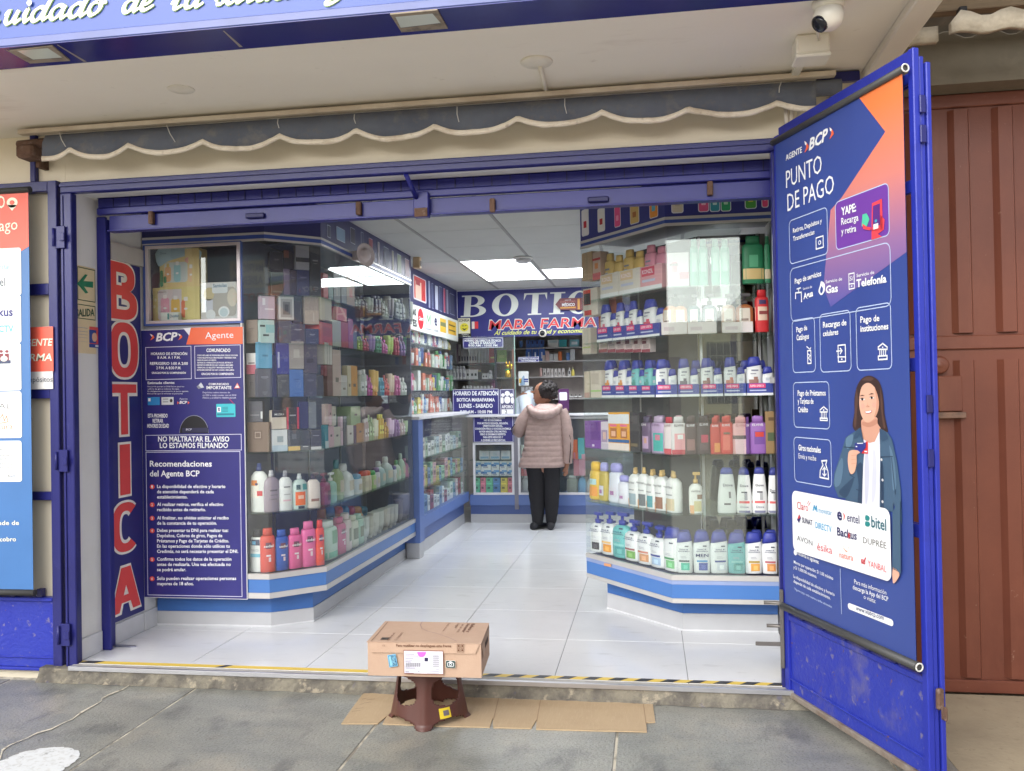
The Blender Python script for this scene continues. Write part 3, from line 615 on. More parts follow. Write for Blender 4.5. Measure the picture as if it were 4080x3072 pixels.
# cloth, gently waved; printed ground colours
def banner_ground():
    m = bpy.data.materials.new('banner_print'); m.use_nodes = True; t = m.node_tree; n = t.nodes; n.clear(); L = t.links.new
    out = n.new('ShaderNodeOutputMaterial'); b = n.new('ShaderNodeBsdfPrincipled'); b.inputs['Roughness'].default_value = .4; L(b.outputs[0], out.inputs[0])
    nz = n.new('ShaderNodeTexNoise'); nz.inputs['Scale'].default_value = 2; rp = n.new('ShaderNodeValToRGB')
    rp.color_ramp.elements[0].color = lin((52, 68, 138)); rp.color_ramp.elements[1].color = lin((60, 82, 154)); L(nz.outputs[0], rp.inputs[0]); L(rp.outputs[0], b.inputs['Base Color']); return m
def grad_mat(name, z0, z1, stops, rough=.4):          # a printed two-tone blend (ink, not light)
    m = bpy.data.materials.new(name); m.use_nodes = True; t = m.node_tree; n = t.nodes; n.clear(); L = t.links.new
    out = n.new('ShaderNodeOutputMaterial'); b = n.new('ShaderNodeBsdfPrincipled'); b.inputs['Roughness'].default_value = rough; L(b.outputs[0], out.inputs[0])
    g = n.new('ShaderNodeNewGeometry'); sp = n.new('ShaderNodeSeparateXYZ'); L(g.outputs['Position'], sp.inputs[0])
    mr = n.new('ShaderNodeMapRange'); mr.inputs[1].default_value = z0; mr.inputs[2].default_value = z1; L(sp.outputs[2], mr.inputs[0])
    rp = n.new('ShaderNodeValToRGB'); L(mr.outputs[0], rp.inputs[0])
    while len(rp.color_ramp.elements) < len(stops): rp.color_ramp.elements.new(.5)
    for e, (p_, c_) in zip(rp.color_ramp.elements, stops): e.position = p_; e.color = lin(c_)
    L(rp.outputs[0], b.inputs['Base Color']); MATS[name] = m; return m
BANB = banner_ground()
mb = MB(); nx, nz_ = 14, 24; ring = []
for j in range(nz_ + 1):
    v = BZ0 + (BZ1 - BZ0) * j / nz_
    ring.append([bw(BX0 + (BX1 - BX0) * i / nx, v, 0) for i in range(nx + 1)])
k0 = mb.add([p for r in ring for p in r])
for j in range(nz_):
    for i in range(nx): a = k0 + j * (nx + 1) + i; mb.face([a, a + 1, a + nx + 2, a + nx + 1], BANB, True)
part('cloth', mb, bn)
DGREY = M('banner_bar', (66, 66, 66), .45)
part('top_bar', MB().tube([bw(BX0 - .015, BZ1 + .012, .004), bw(BX1 + .015, BZ1 + .012, .004)], .013, DGREY, 12), bn)
part('bottom_bar', MB().tube([bw(BX0 - .015, BZ0 - .013, .004), bw(BX1 + .015, BZ0 - .013, .004)], .016, DGREY, 12), bn)
for z in (BZ1 + .012, BZ0 - .013):
    cc = bw(BX1 + .02, z, .004); part('end_ring', MB().tube([cc + U * .0 + (V * math.sin(a) + NB * math.cos(a)) * .013 for a in (k * math.pi / 6 for k in range(13))], .0028, C(214, 214, 210), 6), bn)
s = Sheet('print', bn, BO, U, V, 'N1', .0009)
W_ = C(240, 242, 246); LB = C(190, 206, 236); NV = C(42, 42, 96); ORA = C(240, 106, 66)
# orange to violet flash
zt_, zm_ = BZ1, B_uv('N2', 1300, 300)[1]
ORG = grad_mat('flash_print', BZ1 - .75, BZ1 - .05, [(0, (84, 88, 166)), (.3, (150, 110, 158)), (.62, (214, 132, 122)), (1, (244, 128, 72))])
q = [B_uv('Z3', 1145, 640), B_uv('Z3', 1422, 478), B_uv('Z3', 1424, 1640), B_uv('N1', 640, 1070), B_uv('N1', 760, 930), B_uv('N1', 1240, 210)]
q[1] = (BX1, BZ1); q[2] = (BX1, q[2][1]); q[0] = (q[0][0], BZ1)
s.shape([q[0], B_uv('N1', 1245, 208), B_uv('N1', 760, 940), B_uv('N1', 640, 1075), B_uv('N2', 560, 260), B_uv('N2', 640, 480), q[2], q[1]][::-1], ORG, 0)
# logo
s.text('AGENTE', (145, 530), (325, 435), 62, W_, 1, .02)
s.text('BCP', (400, 415), (615, 285), 118, W_, 1, .035, .25)
for x, y in ((372, 372), (650, 220)):
    s.poly([(x - 18, y - 62), (x + 14, y - 30), (x + 28, y + 6), (x + 6, y + 40), (x - 20, y + 70), (x - 4, y + 20), (x - 2, y - 10)], ORA, 1, 2); s.poly([(x - 18, y - 62), (x + 8, y - 40), (x + 2, y - 12), (x - 12, y - 24)], W_, 2)
s.text('PUNTO', (150, 832), (545, 655), 190, W_, 1, .0); s.text('DE PAGO', (165, 1090), (680, 880), 190, W_, 1, .0)
def tilebox(reg, x0, y0, x1, y1, r=.022, wd=.0035, fill=None):
    s.reg = reg
    if fill: s.rect(x0, y0, x1, y1, fill, .5, r)
    s.ring(x0, y0, x1, y1, wd, LB, 1, r)
tilebox('N1', 180, 1195, 615, 1560); tilebox('N1', 690, 990, 1297, 1355, fill=C(112, 62, 160))
s.reg = 'N1'
s.text('Retiros, Depósitos y', (228, 1330), (548, 1235 - 20), 50, W_, 2, .015); s.text('Transferencias', (228, 1420), (465, 1340), 50, W_, 2, .015)
s.text('YAPE:', (765, 1135), (930, 1085), 85, W_, 3, .03); s.text('Recarga', (765, 1240), (955, 1190), 75, W_, 3, .012); s.text('y retira', (765, 1345), (930, 1310), 70, W_, 3, .012)
RD = C(232, 72, 84); GN = C(84, 196, 160)
s.poly([(1105, 1000), (1215, 950), (1225, 1290), (1100, 1310)], RD, 3); s.poly([(1118, 1030), (1196, 1000), (1196, 1240), (1114, 1265)], C(92, 46, 130), 4); s.poly([(1200, 1130), (1245, 1180), (1235, 1290), (1170, 1340), (1215, 1370), (1100, 1405), (1100, 1300), (1190, 1270)], RD, 3)
s.poly([(1000, 1125), (1045, 1110), (1078, 1175), (1045, 1260), (990, 1255)], GN, 3); s.poly([(1000, 1225), (1050, 1260), (1095, 1265), (1090, 1300), (1010, 1285)], RD, 4); s.disc(1153, 1195, 14, 22, C(70, 160, 190), 5); s.rect(1125, 1235, 1180, 1275, W_, 5)
s.ring(478, 1380, 568, 1490, .005, W_, 2); s.disc(523, 1435, 16, 30, W_, 2); s.disc(523, 1435, 9, 18, BANB, 3)
tilebox('N2', 190, 60, 1318, 470, .03); s.reg = 'N2'
s.text('Pago de servicios', (248, 225), (540, 135), 55, W_, 2, .02); s.text('Servicio de', (338, 295), (438, 268), 28, W_, 2); s.text('Agua', (345, 395), (450, 358), 66, W_, 2, .03)
s.text('Servicio de', (590, 220), (772, 185), 34, W_, 2, .01); s.text('Gas', (592, 330), (725, 310), 80, W_, 2, .03); s.text('Servicio de', (932, 152), (1128, 112), 36, W_, 2, .01); s.text('Telefonía', (932, 262), (1263, 205), 82, W_, 2, .03)
s.ring(842, 112, 912, 278, .004, W_, 2); s.text('S/', (855, 190), (900, 180), 45, W_, 2); s.disc(877, 250, 9, 9, W_, 2); s.line([(846, 228), (908, 220)], .004, W_, 2)
s.poly([(540, 195), (580, 230), (575, 310), (540, 350), (510, 310), (525, 250)], W_, 2, 3); s.poly([(545, 250), (562, 280), (556, 315), (540, 330), (528, 300)], BANB, 3, 3)
s.line([(256, 385), (256, 325), (320, 318), (322, 420)], .006, W_, 2); s.line([(290, 318), (290, 275)], .005, W_, 2); s.line([(272, 282), (310, 270)], .005, W_, 2)
for x0, y0, x1, y1 in ((212, 630, 478, 1200), (517, 565, 874, 1190), (918, 490, 1325, 1168)): tilebox('N2', x0, y0, x1, y1)
s.reg = 'N2'
s.text('Pago de', (265, 760), (385, 735), 55, W_, 2, .02); s.text('Catálogos', (268, 850), (405, 832), 60, W_, 2, .02); s.text('Recargas de', (560, 710), (820, 682), 62, W_, 2, .02); s.text('celulares', (560, 806), (730, 785), 60, W_, 2, .02)
s.text('Pago de', (975, 655), (1185, 635), 68, W_, 2, .02); s.text('instituciones', (975, 755), (1285, 725), 66, W_, 2, .025)
def phone(x0, y0, x1, y1):
    s.ring(x0, y0, x1, y1, .005, W_, 2); yy = y0 + (y1 - y0) * .7; s.line([(x0 + 3, yy), (x1 - 3, yy)], .004, W_, 2); s.disc((x0 + x1) / 2, y0 + (y1 - y0) * .83, 9, 9, W_, 2)
def bank(x0, y0, x1, y1):
    xm = (x0 + x1) / 2; h = y1 - y0
    s.line([(x0 + 4, y0 + .22 * h), (xm, y0), (x1 - 4, y0 + .22 * h), (x1 - 4, y0 + .36 * h), (x0 + 4, y0 + .36 * h), (x0 + 4, y0 + .22 * h)], .005, W_, 2); s.disc(xm, y0 + .23 * h, 7, 9, W_, 2)
    for k in (.2, .4, .6, .8): s.line([(x0 + (x1 - x0) * k, y0 + .4 * h), (x0 + (x1 - x0) * k, y0 + .72 * h)], .004, W_, 2)
    s.ring(x0, y0 + .74 * h, x1, y1, .005, W_, 2)
phone(722, 900, 815, 1090); s.line([(712, 970), (770, 965)], .005, W_, 2); s.line([(752, 940), (772, 965), (752, 995)], .005, W_, 2)
bank(1168, 885, 1275, 1065); s.ring(385, 960, 432, 1110, .005, W_, 2); s.line([(380, 920), (415, 950), (425, 930)], .004, W_, 2); s.line([(395, 1000), (420, 1020), (398, 1045), (420, 1070)], .004, W_, 2)
tilebox('N3', 225, 65, 636, 588); tilebox('N3', 232, 665, 658, 1235); s.reg = 'N3'
s.text('Pago de Préstamos', (280, 212), (590, 210), 58, W_, 2, .02); s.text('y Tarjetas de', (280, 300), (455, 302), 58, W_, 2, .02); s.text('Crédito', (284, 395), (395, 395), 58, W_, 2, .025); bank(524, 335, 612, 495)
s.text('Giros nacionales', (288, 815), (535, 845), 62, W_, 2, .025); s.text('Envía y recibe', (290, 905), (485, 935), 56, W_, 2); 
s.line([(545, 935), (602, 930), (590, 975), (615, 1050), (622, 1135), (525, 1115), (530, 1040), (560, 980), (545, 935)], .006, W_, 2); s.line([(575, 1005), (575, 1100)], .006, W_, 2); s.line([(558, 1030), (575, 1005), (594, 1030)], .005, W_, 2); s.line([(558, 1078), (575, 1102), (594, 1080)], .005, W_, 2)
# the printed woman
HAIR, SKIN, DENIM, DEN2, TEE = C(62, 44, 42), C(226, 176, 152), C(70, 96, 122), C(56, 80, 108), C(226, 228, 240)
SK2 = C(214, 160, 138)
s.poly([(1050, -8), (1120, 5), (1180, 60), (1215, 160), (1230, 280), (1240, 420), (1262, 530), (1275, 615), (1210, 600), (1100, 640), (1000, 570), (930, 612), (885, 545), (905, 400), (905, 250), (930, 120), (980, 30)], HAIR, 1, 3)
s.poly([(985, 545), (1000, 470), (1150, 450), (1165, 520), (1205, 600), (1150, 715), (1080, 745), (1005, 690)], SK2, 2, 3)
s.poly([(1045, 72), (1105, 88), (1152, 160), (1182, 280), (1172, 380), (1132, 462), (1075, 508), (1028, 497), (988, 430), (966, 330), (966, 225), (990, 120)], SKIN, 3, 3)
s.poly([(985, 562), (930, 600), (815, 675), (765, 850), (690, 1075), (680, 1200), (735, 1335), (812, 1345), (820, 1400), (1010, 1430), (1195, 1468), (1345, 1500), (1345, 1400), (1440, 1640), (1425, 1250), (1385, 950), (1330, 700), (1280, 620), (1195, 572), (1195, 720), (1100, 760), (1010, 700)], DENIM, 4)
s.poly([(1005, 690), (1080, 735), (1140, 722), (1195, 605), (1200, 900), (1195, 1465), (1000, 1425), (1012, 1000), (1030, 760)], TEE, 5)
s.poly([(985, 560), (935, 600), (905, 690), (950, 680), (975, 640), (1030, 760), (1012, 680)], DEN2, 6); s.poly([(1195, 575), (1270, 620), (1290, 690), (1230, 720), (1205, 680), (1200, 740)], DEN2, 6)
for ln in (((1210, 890), (1340, 885)), ((800, 780), (935, 790)), ((1215, 900), (1225, 1400)), ((1330, 900), (1370, 1300)), ((860, 1000), (870, 1090), (920, 1120)), ((940, 1250), (1000, 1270))): s.line(ln, .003, C(44, 62, 86), 6)
for xx, yy in ((1220, 920), (1232, 1145), (1232, 1385)): s.disc(xx, yy, 11, 14, C(206, 206, 210), 7)
s.poly([(870, 822), (960, 815), (985, 842), (948, 868), (948, 940), (940, 1000), (920, 1062), (880, 1076), (855, 1000), (850, 900)], SKIN, 8, 3)
for yy in (875, 920, 965): s.line([(890, yy), (942, yy - 6)], .0022, SK2, 9)
s.poly([(1046, 720), (1070, 720), (1070, 855), (1000, 850)], C(222, 58, 62), 7); s.poly([(928, 738), (1052, 730), (1048, 790), (1000, 845), (960, 815), (930, 812)], C(50, 58, 140), 9); s.rect(942, 768, 958, 782, W_, 10); s.line([(960, 740), (1020, 738)], .003, W_, 10); s.rect(1035, 820, 1066, 838, W_, 9)
s.poly([(1028, 385), (1070, 380), (1108, 372), (1100, 400), (1066, 412), (1036, 406)], C(196, 92, 96), 4, 2); s.poly([(1034, 388), (1070, 384), (1104, 376), (1094, 396), (1066, 404), (1042, 400)], W_, 5, 2)
for xx, yy in ((1002, 252), (1106, 236)): s.disc(xx, yy, 24, 12, W_, 4, 12); s.disc(xx, yy, 12, 13, C(48, 32, 30), 5, 10); s.poly([(xx - 28, yy - 4), (xx, yy - 18), (xx + 28, yy - 6), (xx, yy - 10)], C(48, 32, 30), 6)
for xx, yy in ((1000, 208), (1104, 190)): s.poly([(xx - 32, yy + 10), (xx, yy - 6), (xx + 32, yy + 2), (xx, yy + 6)], C(58, 40, 38), 5)
s.poly([(1050, 250), (1058, 330), (1082, 338), (1062, 322)], SK2, 4); s.disc(1060, 332, 22, 10, SK2, 4, 10)
# printed shading of the photograph
for q_, m_, l_ in ((((930, 130), (915, 260), (910, 420), (900, 530), (922, 560), (935, 400), (945, 240)), C(92, 66, 58), 1.5), (((1190, 120), (1216, 250), (1226, 420), (1250, 560), (1228, 560), (1205, 400), (1195, 240)), C(92, 66, 58), 1.5), (((985, 40), (1050, 5), (1120, 20), (1090, 50), (1040, 45)), C(86, 62, 56), 1.5), (((1130, 110), (1158, 180), (1180, 290), (1168, 385), (1130, 455), (1150, 360), (1156, 260)), C(208, 152, 128), 3.5), (((1000, 500), (1075, 515), (1150, 470), (1160, 520), (1080, 560), (1000, 540)), C(196, 140, 118), 2.5), (((985, 310), (1015, 300), (1025, 340), (995, 360)), C(234, 168, 150), 3.6), (((1110, 290), (1145, 290), (1150, 335), (1118, 345)), C(234, 168, 150), 3.6), (((700, 1080), (770, 900), (790, 1000), (760, 1180), (700, 1220)), C(92, 120, 146), 4.5), (((820, 690), (900, 640), (880, 760), (830, 800)), C(96, 126, 152), 4.5), (((1300, 760), (1350, 900), (1380, 1200), (1340, 1250), (1320, 950)), C(94, 122, 148), 4.5), (((940, 1000), (1005, 980), (1000, 1400), (950, 1390), (960, 1200)), C(48, 68, 94), 4.5), (((1205, 1000), (1235, 1000), (1240, 1450), (1205, 1450)), C(48, 68, 94), 4.5), (((740, 1280), (830, 1180), (910, 1120), (860, 1280), (810, 1340)), C(50, 72, 98), 4.5), (((1050, 800), (1080, 1000), (1070, 1300), (1040, 1400), (1030, 1000)), C(204, 206, 224), 5.5), (((1130, 800), (1160, 950), (1150, 1300), (1110, 1380), (1120, 1000)), C(212, 214, 230), 5.5)):
    s.poly(q_, m_, l_, 3)
# sponsors' panel
s.reg = 'N4'
tl, br, bl = s.uv(176, 5), s.uv(1006, 770), s.uv(180, 490)
s.shape(rrect(tl[0], br[1], br[0], tl[1], .03, 5), C(244, 245, 248), 11)
def stx(t, a, b, h, c, bold=.01): s.text(t, a, b, h, c, 13, bold)
stx('Claro', (222, 160), (315, 180), 62, C(196, 52, 58), .0); s.line([(310, 118), (318, 95)], .003, C(196, 52, 58), 13); s.line([(318, 132), (332, 108)], .003, C(196, 52, 58), 13)
s.line([(356, 170), (365, 135), (374, 165), (383, 140), (388, 180)], .007, C(64, 160, 204), 13); stx('movistar', (402, 192), (512, 215), 46, C(120, 176, 210), .0)
stx('e', (556, 245), (598, 255), 96, NV, .03); s.poly([(605, 190), (622, 220), (608, 258), (612, 222)], C(240, 100, 90), 13, 2); stx('entel', (640, 262), (742, 285), 70, NV, .005)
s.poly([(792, 215), (812, 215), (828, 235), (818, 258), (792, 252)], C(40, 140, 140), 13, 2); s.poly([(792, 265), (820, 268), (832, 290), (815, 308), (790, 298)], C(40, 140, 140), 13, 2); stx('bitel', (842, 310), (966, 342), 92, C(44, 104, 120), .015)
s.poly([(240, 205), (255, 235), (238, 278), (222, 250)], C(52, 48, 110), 13); s.poly([(240, 205), (252, 232), (236, 245), (230, 232)], C(206, 50, 60), 14); stx('SUNAT', (265, 272), (350, 298), 42, C(60, 60, 92), .02)
stx('DIRECTV', (376, 318), (510, 358), 52, C(84, 164, 204), .01); stx('Backus', (556, 378), (720, 418), 66, NV, .02); s.poly([(655, 350), (668, 380), (660, 412), (650, 390)], C(200, 50, 60), 15)
stx('DUPRÉE', (772, 442), (968, 492), 50, C(120, 120, 116), .0); stx('AVON', (222, 420), (350, 466), 42, C(90, 92, 96), .0); stx('ésika', (390, 500), (515, 535), 62, C(206, 76, 84), .0)
for dx in (-26, -9, 9, 26): s.poly([(633 + dx * .4, 505), (633 + dx * 1.3, 450), (633 + dx * .7, 480)], C(232, 172, 130), 13)
s.poly([(600, 480), (633, 520), (668, 495), (640, 512)], C(232, 160, 120), 13); stx('natura', (576, 562), (690, 592), 50, C(226, 120, 96), .0)
s.ring(756, 575, 790, 622, .004, C(206, 76, 84), 13); s.line([(765, 592), (774, 608), (795, 568)], .005, C(206, 76, 84), 14); stx('YANBAL', (812, 636), (968, 688), 52, C(222, 108, 112), .0)
# jacket sleeve and hand beside the panel
s.poly([(1012, 190), (1075, 80), (1082, 700), (1040, 670), (1012, 660)], DENIM, 10); s.poly([(1015, 645), (1068, 690), (1062, 730), (1035, 768), (1015, 770)], SKIN, 10, 2)
# small print
s.text('Recuerda lo siguiente:', (208, 540), (386, 618), 30, W_, 2, .015); s.disc(190, 524, 13, 18, W_, 2)
s.text('Monto por operación: S/ 1.00 mínimo', (178, 612), (504, 752), 26, W_, 2, .005); s.text('y S/ 1,000.00 máximo.', (175, 655), (368, 738), 26, W_, 2, .005)
s.text('La disponibilidad de efectivo y horario', (174, 730), (516, 886), 26, W_, 2, .005); s.text('depende de cada establecimiento.', (176, 772), (482, 915), 26, W_, 2, .005); s.text('*Algunos pagos están sujetos a tarifas adicionales.', (180, 830), (496, 985), 18, LB, 2)
s.line([(562, 660), (574, 1032)], .0025, LB, 2)
s.text('Para más información', (680, 780), (946, 875), 36, W_, 2); s.text('descarga la App del BCP', (668, 826), (962, 930), 36, W_, 2, .008); s.text('o visita:', (758, 905), (858, 945), 36, W_, 2)
a, b = s.uv(625, 915), s.uv(1005, 1150); s.shape(rrect(a[0], b[1] + .004, b[0], a[1] - .01, .06, 6), W_, 2); s.text('www.viabcp.com', (697, 1000), (928, 1085), 40, C(70, 74, 110), 4)

# ------------------------------------------------------------------ leaf folded back against the facade, with its banner
lg = thing('gate_leaf', (-3.5, 3.92, 0), 'blue iron gate leaf folded flat against the cream facade wall', 'gate')
def lbox(name, x0, x1, y0, y1, z0, z1, mat, b=.003): return part(name, MB().box(x0 + .05, x1 + .05, y0 + .038, y1 + .038, z0, z1, mat, b), lg)
xr = -2.952
lbox('outer_stile', xr - .05, xr, 3.885, 3.93, .035, 2.478, FRAMEBLUE)
lbox('outer_stile', -3.99, -3.94, 3.885, 3.93, .035, 2.478, FRAMEBLUE)
lbox('top_rail', -3.939, xr - .0505, 3.887, 3.928, 2.425, 2.478, FRAMEBLUE)
for y in (830, 1525): 
    z = onY(px('G1', 300, y), 3.9).z; lbox('cross_rail', -3.939, xr - .0505, 3.889, 3.926, z - .028, z + .028, FRAMEBLUE)
for y in (865 + 0, 1555): z = onY(px('Z4', 260, y), 3.9).z; lbox('cross_rail', -3.939, xr - .0505, 3.890, 3.925, z - .02, z + .022, FRAMEBLUE)
lbox('kick_panel', -3.939, xr - .0505, 3.90, 3.906, .05, .378, GATERUST, .001); lbox('panel_top_rail', -3.939, xr - .0505, 3.884, 3.93, .379, .398, GATEBLUE)
lbox('panel_rib', -3.939, xr - .0505, 3.891, 3.8995, .095, .103, GATEBLUE, .002); lbox('bottom_rail', -3.939, xr - .0505, 3.884, 3.93, .034, .049, GATEBLUE)
for k in range(4): lbox('spacer', xr - .14 - k * .15, xr - .11 - k * .15, 3.89, 3.92, .3985, .44, FRAMEBLUE, .002)
lbox('hinge_plate', xr - .02, -2.95, 3.872, 3.8855, 2.165, 2.205, FRAMEBLUE); lbox('hinge_plate', xr - .02, -2.95, 3.872, 3.8855, 1.06, 1.10, FRAMEBLUE); lbox('hinge_plate', xr - .02, -2.95, 3.872, 3.8855, .20, .24, FRAMEBLUE)
part('upper_bracket_post', MB().box(-3.06, -3.03, 3.94, 3.969, 2.482, 2.80, FRAMEBLUE, .003), bld)
ab = thing('agent_banner', (-3.4, 3.86, .42), 'orange topped blue banner of white logo cards hung on the folded gate leaf', 'banner')
bx1 = onY(px('G1', 193, 600), 3.865).x; bz1 = onY(px('G1', 150, 197), 3.865).z; bz0 = onY(px('Z7', 100, 490), 3.865).z
part('cloth', MB().box(-3.86, bx1, 3.865, 3.867, bz0, bz1, M('agent_banner_blue', (70, 118, 178), .4, var=.06, scale=3)), ab)
part('top_bar', MB().tube([(-3.87, 3.866, bz1 + .014), (bx1 + .01, 3.866, bz1 + .014)], .016, DGREY, 12), ab)
part('bottom_bar', MB().tube([(-3.87, 3.866, bz0 - .014), (bx1 + .01, 3.866, bz0 - .014)], .016, DGREY, 12), ab)
s = Sheet('print', ab, (-3.86, 3.8648, 0), (1, 0, 0), (0, 0, 1), 'G1', .0009)
a = s.uv(193, 552)
s.shape([(0, bz1), (0, s.uv(0, 590)[1]), (s.uv(145, 588)[0], s.uv(0, 590)[1]), (bx1 + 3.86, a[1]), (bx1 + 3.86, bz1)], C(240, 110, 92), 0)
s.text('PUNTO', (-190, 300), (35, 298), 80, IVORY, 1, .01); s.disc(82, 262, 36, 36, IVORY, 1); s.poly([(50, 278), (114, 278), (82, 318)], IVORY, 1); s.disc(82, 262, 16, 16, C(240, 110, 92), 2)
s.text('de pago', (-160, 470), (118, 440), 75, IVORY, 1)
def card(y0, y1): s.rect(-420, y0, 144, y1, C(240, 242, 244), 1, .012)
for y0, y1 in ((588, 876), (898, 1192), (1212, 1508)): card(y0, y1)
s.text('movistar', (-60, 705), (72, 702), 34, C(130, 180, 205), 2); s.text('bitel', (-60, 815), (38, 815), 55, C(90, 100, 112), 2, .01)
s.text('Backus', (-110, 1018), (88, 1014), 55, C(60, 62, 130), 2, .025); s.text('DIRECTV', (-110, 1122), (92, 1122), 44, C(100, 186, 206), 2, .02)
for x_ in (10, 48): s.disc(x_, 1250, 12, 10, C(140, 62, 72), 2); s.rect(x_ - 14, 1265, x_ + 14, 1310, C(140, 62, 72), 2)
s.rect(-60, 1312, 74, 1330, C(70, 80, 110), 2); s.disc(30, 1298, 24, 20, C(232, 222, 214), 3)
s.reg = 'Z4'
for y0, y1 in ((882, 1172), (1196, 1456)): card(y0, y1)
s.text('LEBAL', (-110, 984), (74, 982), 34, C(140, 140, 140), 2); s.text('natura', (-60, 1115), (86, 1113), 34, C(220, 140, 96), 2); s.line([(0, 1050), (20, 1020), (30, 1062), (45, 1030), (55, 1068), (0, 1078)], .004, C(226, 156, 110), 2)
for tx, y in (('Descuentos en:', 1252), ('Mantenimiento', 1292), ('preventivo', 1314), ('Repuestos y', 1346), ('accesorios', 1368)): s.text(tx, (-60, y), (100 if len(tx) > 11 else 85, y), 16, C(120, 120, 126), 2)
s.text('pacífico', (70, 1424), (112, 1424), 14, C(60, 90, 130), 2); s.ring(52, 1412, 64, 1428, .0025, C(60, 60, 60), 2, .004)
s.reg = 'Z7'; s.text('depende de', (-110, 72), (125, 70), 28, IVORY, 1, .01); s.text('para cobro', (-90, 178), (106, 176), 28, IVORY, 1, .01)
gs = thing('gate_sign', (-3.1, 3.918, 1.35), 'small orange and white agent sign fixed to the folded gate leaf', 'sign')
p0, p1 = onY(px('Z4', 120, 458), 3.922), onY(px('Z4', 348, 855), 3.922)
part('board', MB().box(p0.x, p1.x, 3.916, 3.922, p1.z, p0.z, C(236, 234, 232), .001), gs)
s = Sheet('print', gs, (p0.x, 3.9155, 0), (1, 0, 0), (0, 0, 1), 'Z4')
s.rect(120, 458, 348, 740, C(238, 100, 80), 0); s.text('AGENTE', (120, 578), (344, 573), 44, IVORY, 1, .015, .2); s.text('FARMA', (110, 676), (338, 672), 46, IVORY, 1, .015, .2); s.text('depósitos', (170, 812), (342, 808), 34, C(80, 84, 96), 1)

# ------------------------------------------------------------------ neighbour: brown sheet gate, concrete lintel, corrugated awning
nb = thing('neighbour_building', (2.5, 4.4, 0), 'grey concrete neighbouring house wall above the brown sheet metal gate', 'building')
part('lintel_wall', MB().box(1.051, 6, 4.05, 4.5, 2.69, 3.6, NEIGHCON), nb); part('side_wall', MB().box(3.6, 6, 4.05, 4.5, -.02, 2.6895, NEIGHCON), nb)
part('inner_wall', MB().box(.9, 3.7, 4.5, 4.7, -.02, 3.6, NEIGHCON), nb)
bd = thing('sheet_metal_gate', (2.0, 4.2, 0), 'tall reddish brown ribbed sheet metal gate with a rectangular lock plate', 'gate')
YB = 4.2
zt2 = onY(px('Z9', 1700, 1145), YB).z
part('sheet', MB().box(1.10, 3.58, YB, YB + .01, zt2 + .02, 2.689, BROWNDOOR), bd)
zm0, zm1 = onY(px('Z6', 1750, 600), YB).z, onY(px('Z6', 1750, 512), YB).z; zb1 = onY(px('Z9', 1850, 1068), YB).z; ztop = onY(px('Z3', 1800, 700), YB).z
part('top_rail', MB().box(1.10, 3.58, YB - .014, YB - .0005, ztop, 2.688, BROWNDOOR, .004), bd)
part('middle_rail', MB().box(1.10, 3.58, YB - .014, YB - .0005, zm0, zm1, BROWNDOOR, .004), bd)
part('bottom_rail', MB().box(1.10, 3.58, YB - .02, YB - .0005, zt2, zb1, BROWNDOOR, .004), bd)
x_r = onY(px('Z3', 1715, 900), YB).x; per = onY(px('Z3', 2000, 900), YB).x - x_r; wdt = onY(px('Z3', 1855, 900), YB).x - x_r
for k in range(-3, 10):
    xa = x_r + k * per
    if xa < 1.1 or xa + wdt > 3.58: continue
    mb = MB()
    for z0, z1 in ((zm1 + .012, ztop - .012), (zb1 + .012, zm0 - .05)):
        P = [(xa, YB - .0008), (xa + .022, YB - .024), (xa + wdt - .012, YB - .024), (xa + wdt, YB - .0008)]
        mb.prism(P, z0, z1, BROWNDOOR)
    part('folded_rib', mb, bd)
p0, p1 = onY(px('Z6', 1650, 772), YB - .026), onY(px('Z6', 1812, 1000), YB - .026)
part('lock_plate', MB().box(p0.x, p1.x, YB - .036, YB - .0245, p1.z, p0.z, BROWNDOOR, .004), bd)
p2 = onY(px('Z6', 1730, 1025), YB - .03); part('latch_bar', MB().box(p0.x - .01, p1.x + .01, YB - .05, YB - .0365, p2.z - .014, p2.z + .014, layered('worn_latch', (130, 100, 84), [((70, 62, 58), 12, .4, .6, .8)], .6), .003), bd)
p3 = onY(px('Z6', 1665, 700), YB - .03)
mb = MB(); mb.loft([[(p3.x + r * math.cos(a), YB - y, p3.z + r * .95 * math.sin(a)) for a in (2 * math.pi * q / 20 for q in range(20))][::-1] for r, y in ((.042, .0245), (.042, .03), (.032, .038), (.02, .036), (.012, .042), (.004, .043))], BROWNDOOR)
part('lock_cylinder', mb, bd)
for (x, y, sx, sy) in ((1870, 1010, 60, 110),):
    pc = onY(px('Z6', x, y), YB - .0248)
ca = thing('corrugated_awning', (1.6, 3.7, 2.85), 'weathered corrugated sheet awning with a torn white edge over the neighbouring gate', 'awning')
mb = MB(); rows = []
for i in range(90):
    x = 1.09 + i * .03; c_ = .018 * math.sin(i * 1.05); rows.append([(x, 2.9, 3.09 + c_), (x, 4.049, 2.905 + c_)])
mb.loft(rows, layered('corrugated_sheet', (128, 126, 122), [((98, 92, 88), 3, .4, .7, .6), ((150, 140, 130), 9, .5, .7, .5)], .7), cap=False, sm=True, closed=False)
part('sheet', mb, ca)
part('beam', MB().box(1.03, 3.8, 3.70, 3.76, 2.87, 2.93, layered('weathered_timber', (150, 132, 110), [((110, 96, 80), 9, .4, .7, .7, (.2, 3, 3))], .85), .004), ca)
part('rafter', MB().box(1.05, 1.10, 2.95, 4.0495, 2.81, 2.868, MATS['weathered_timber'], .004), ca)
mb = MB(); rows = []
pa, pb = onY(px('Z3', 1730, 190), 3.62), onY(px('Z3', 2215, 160), 3.62)
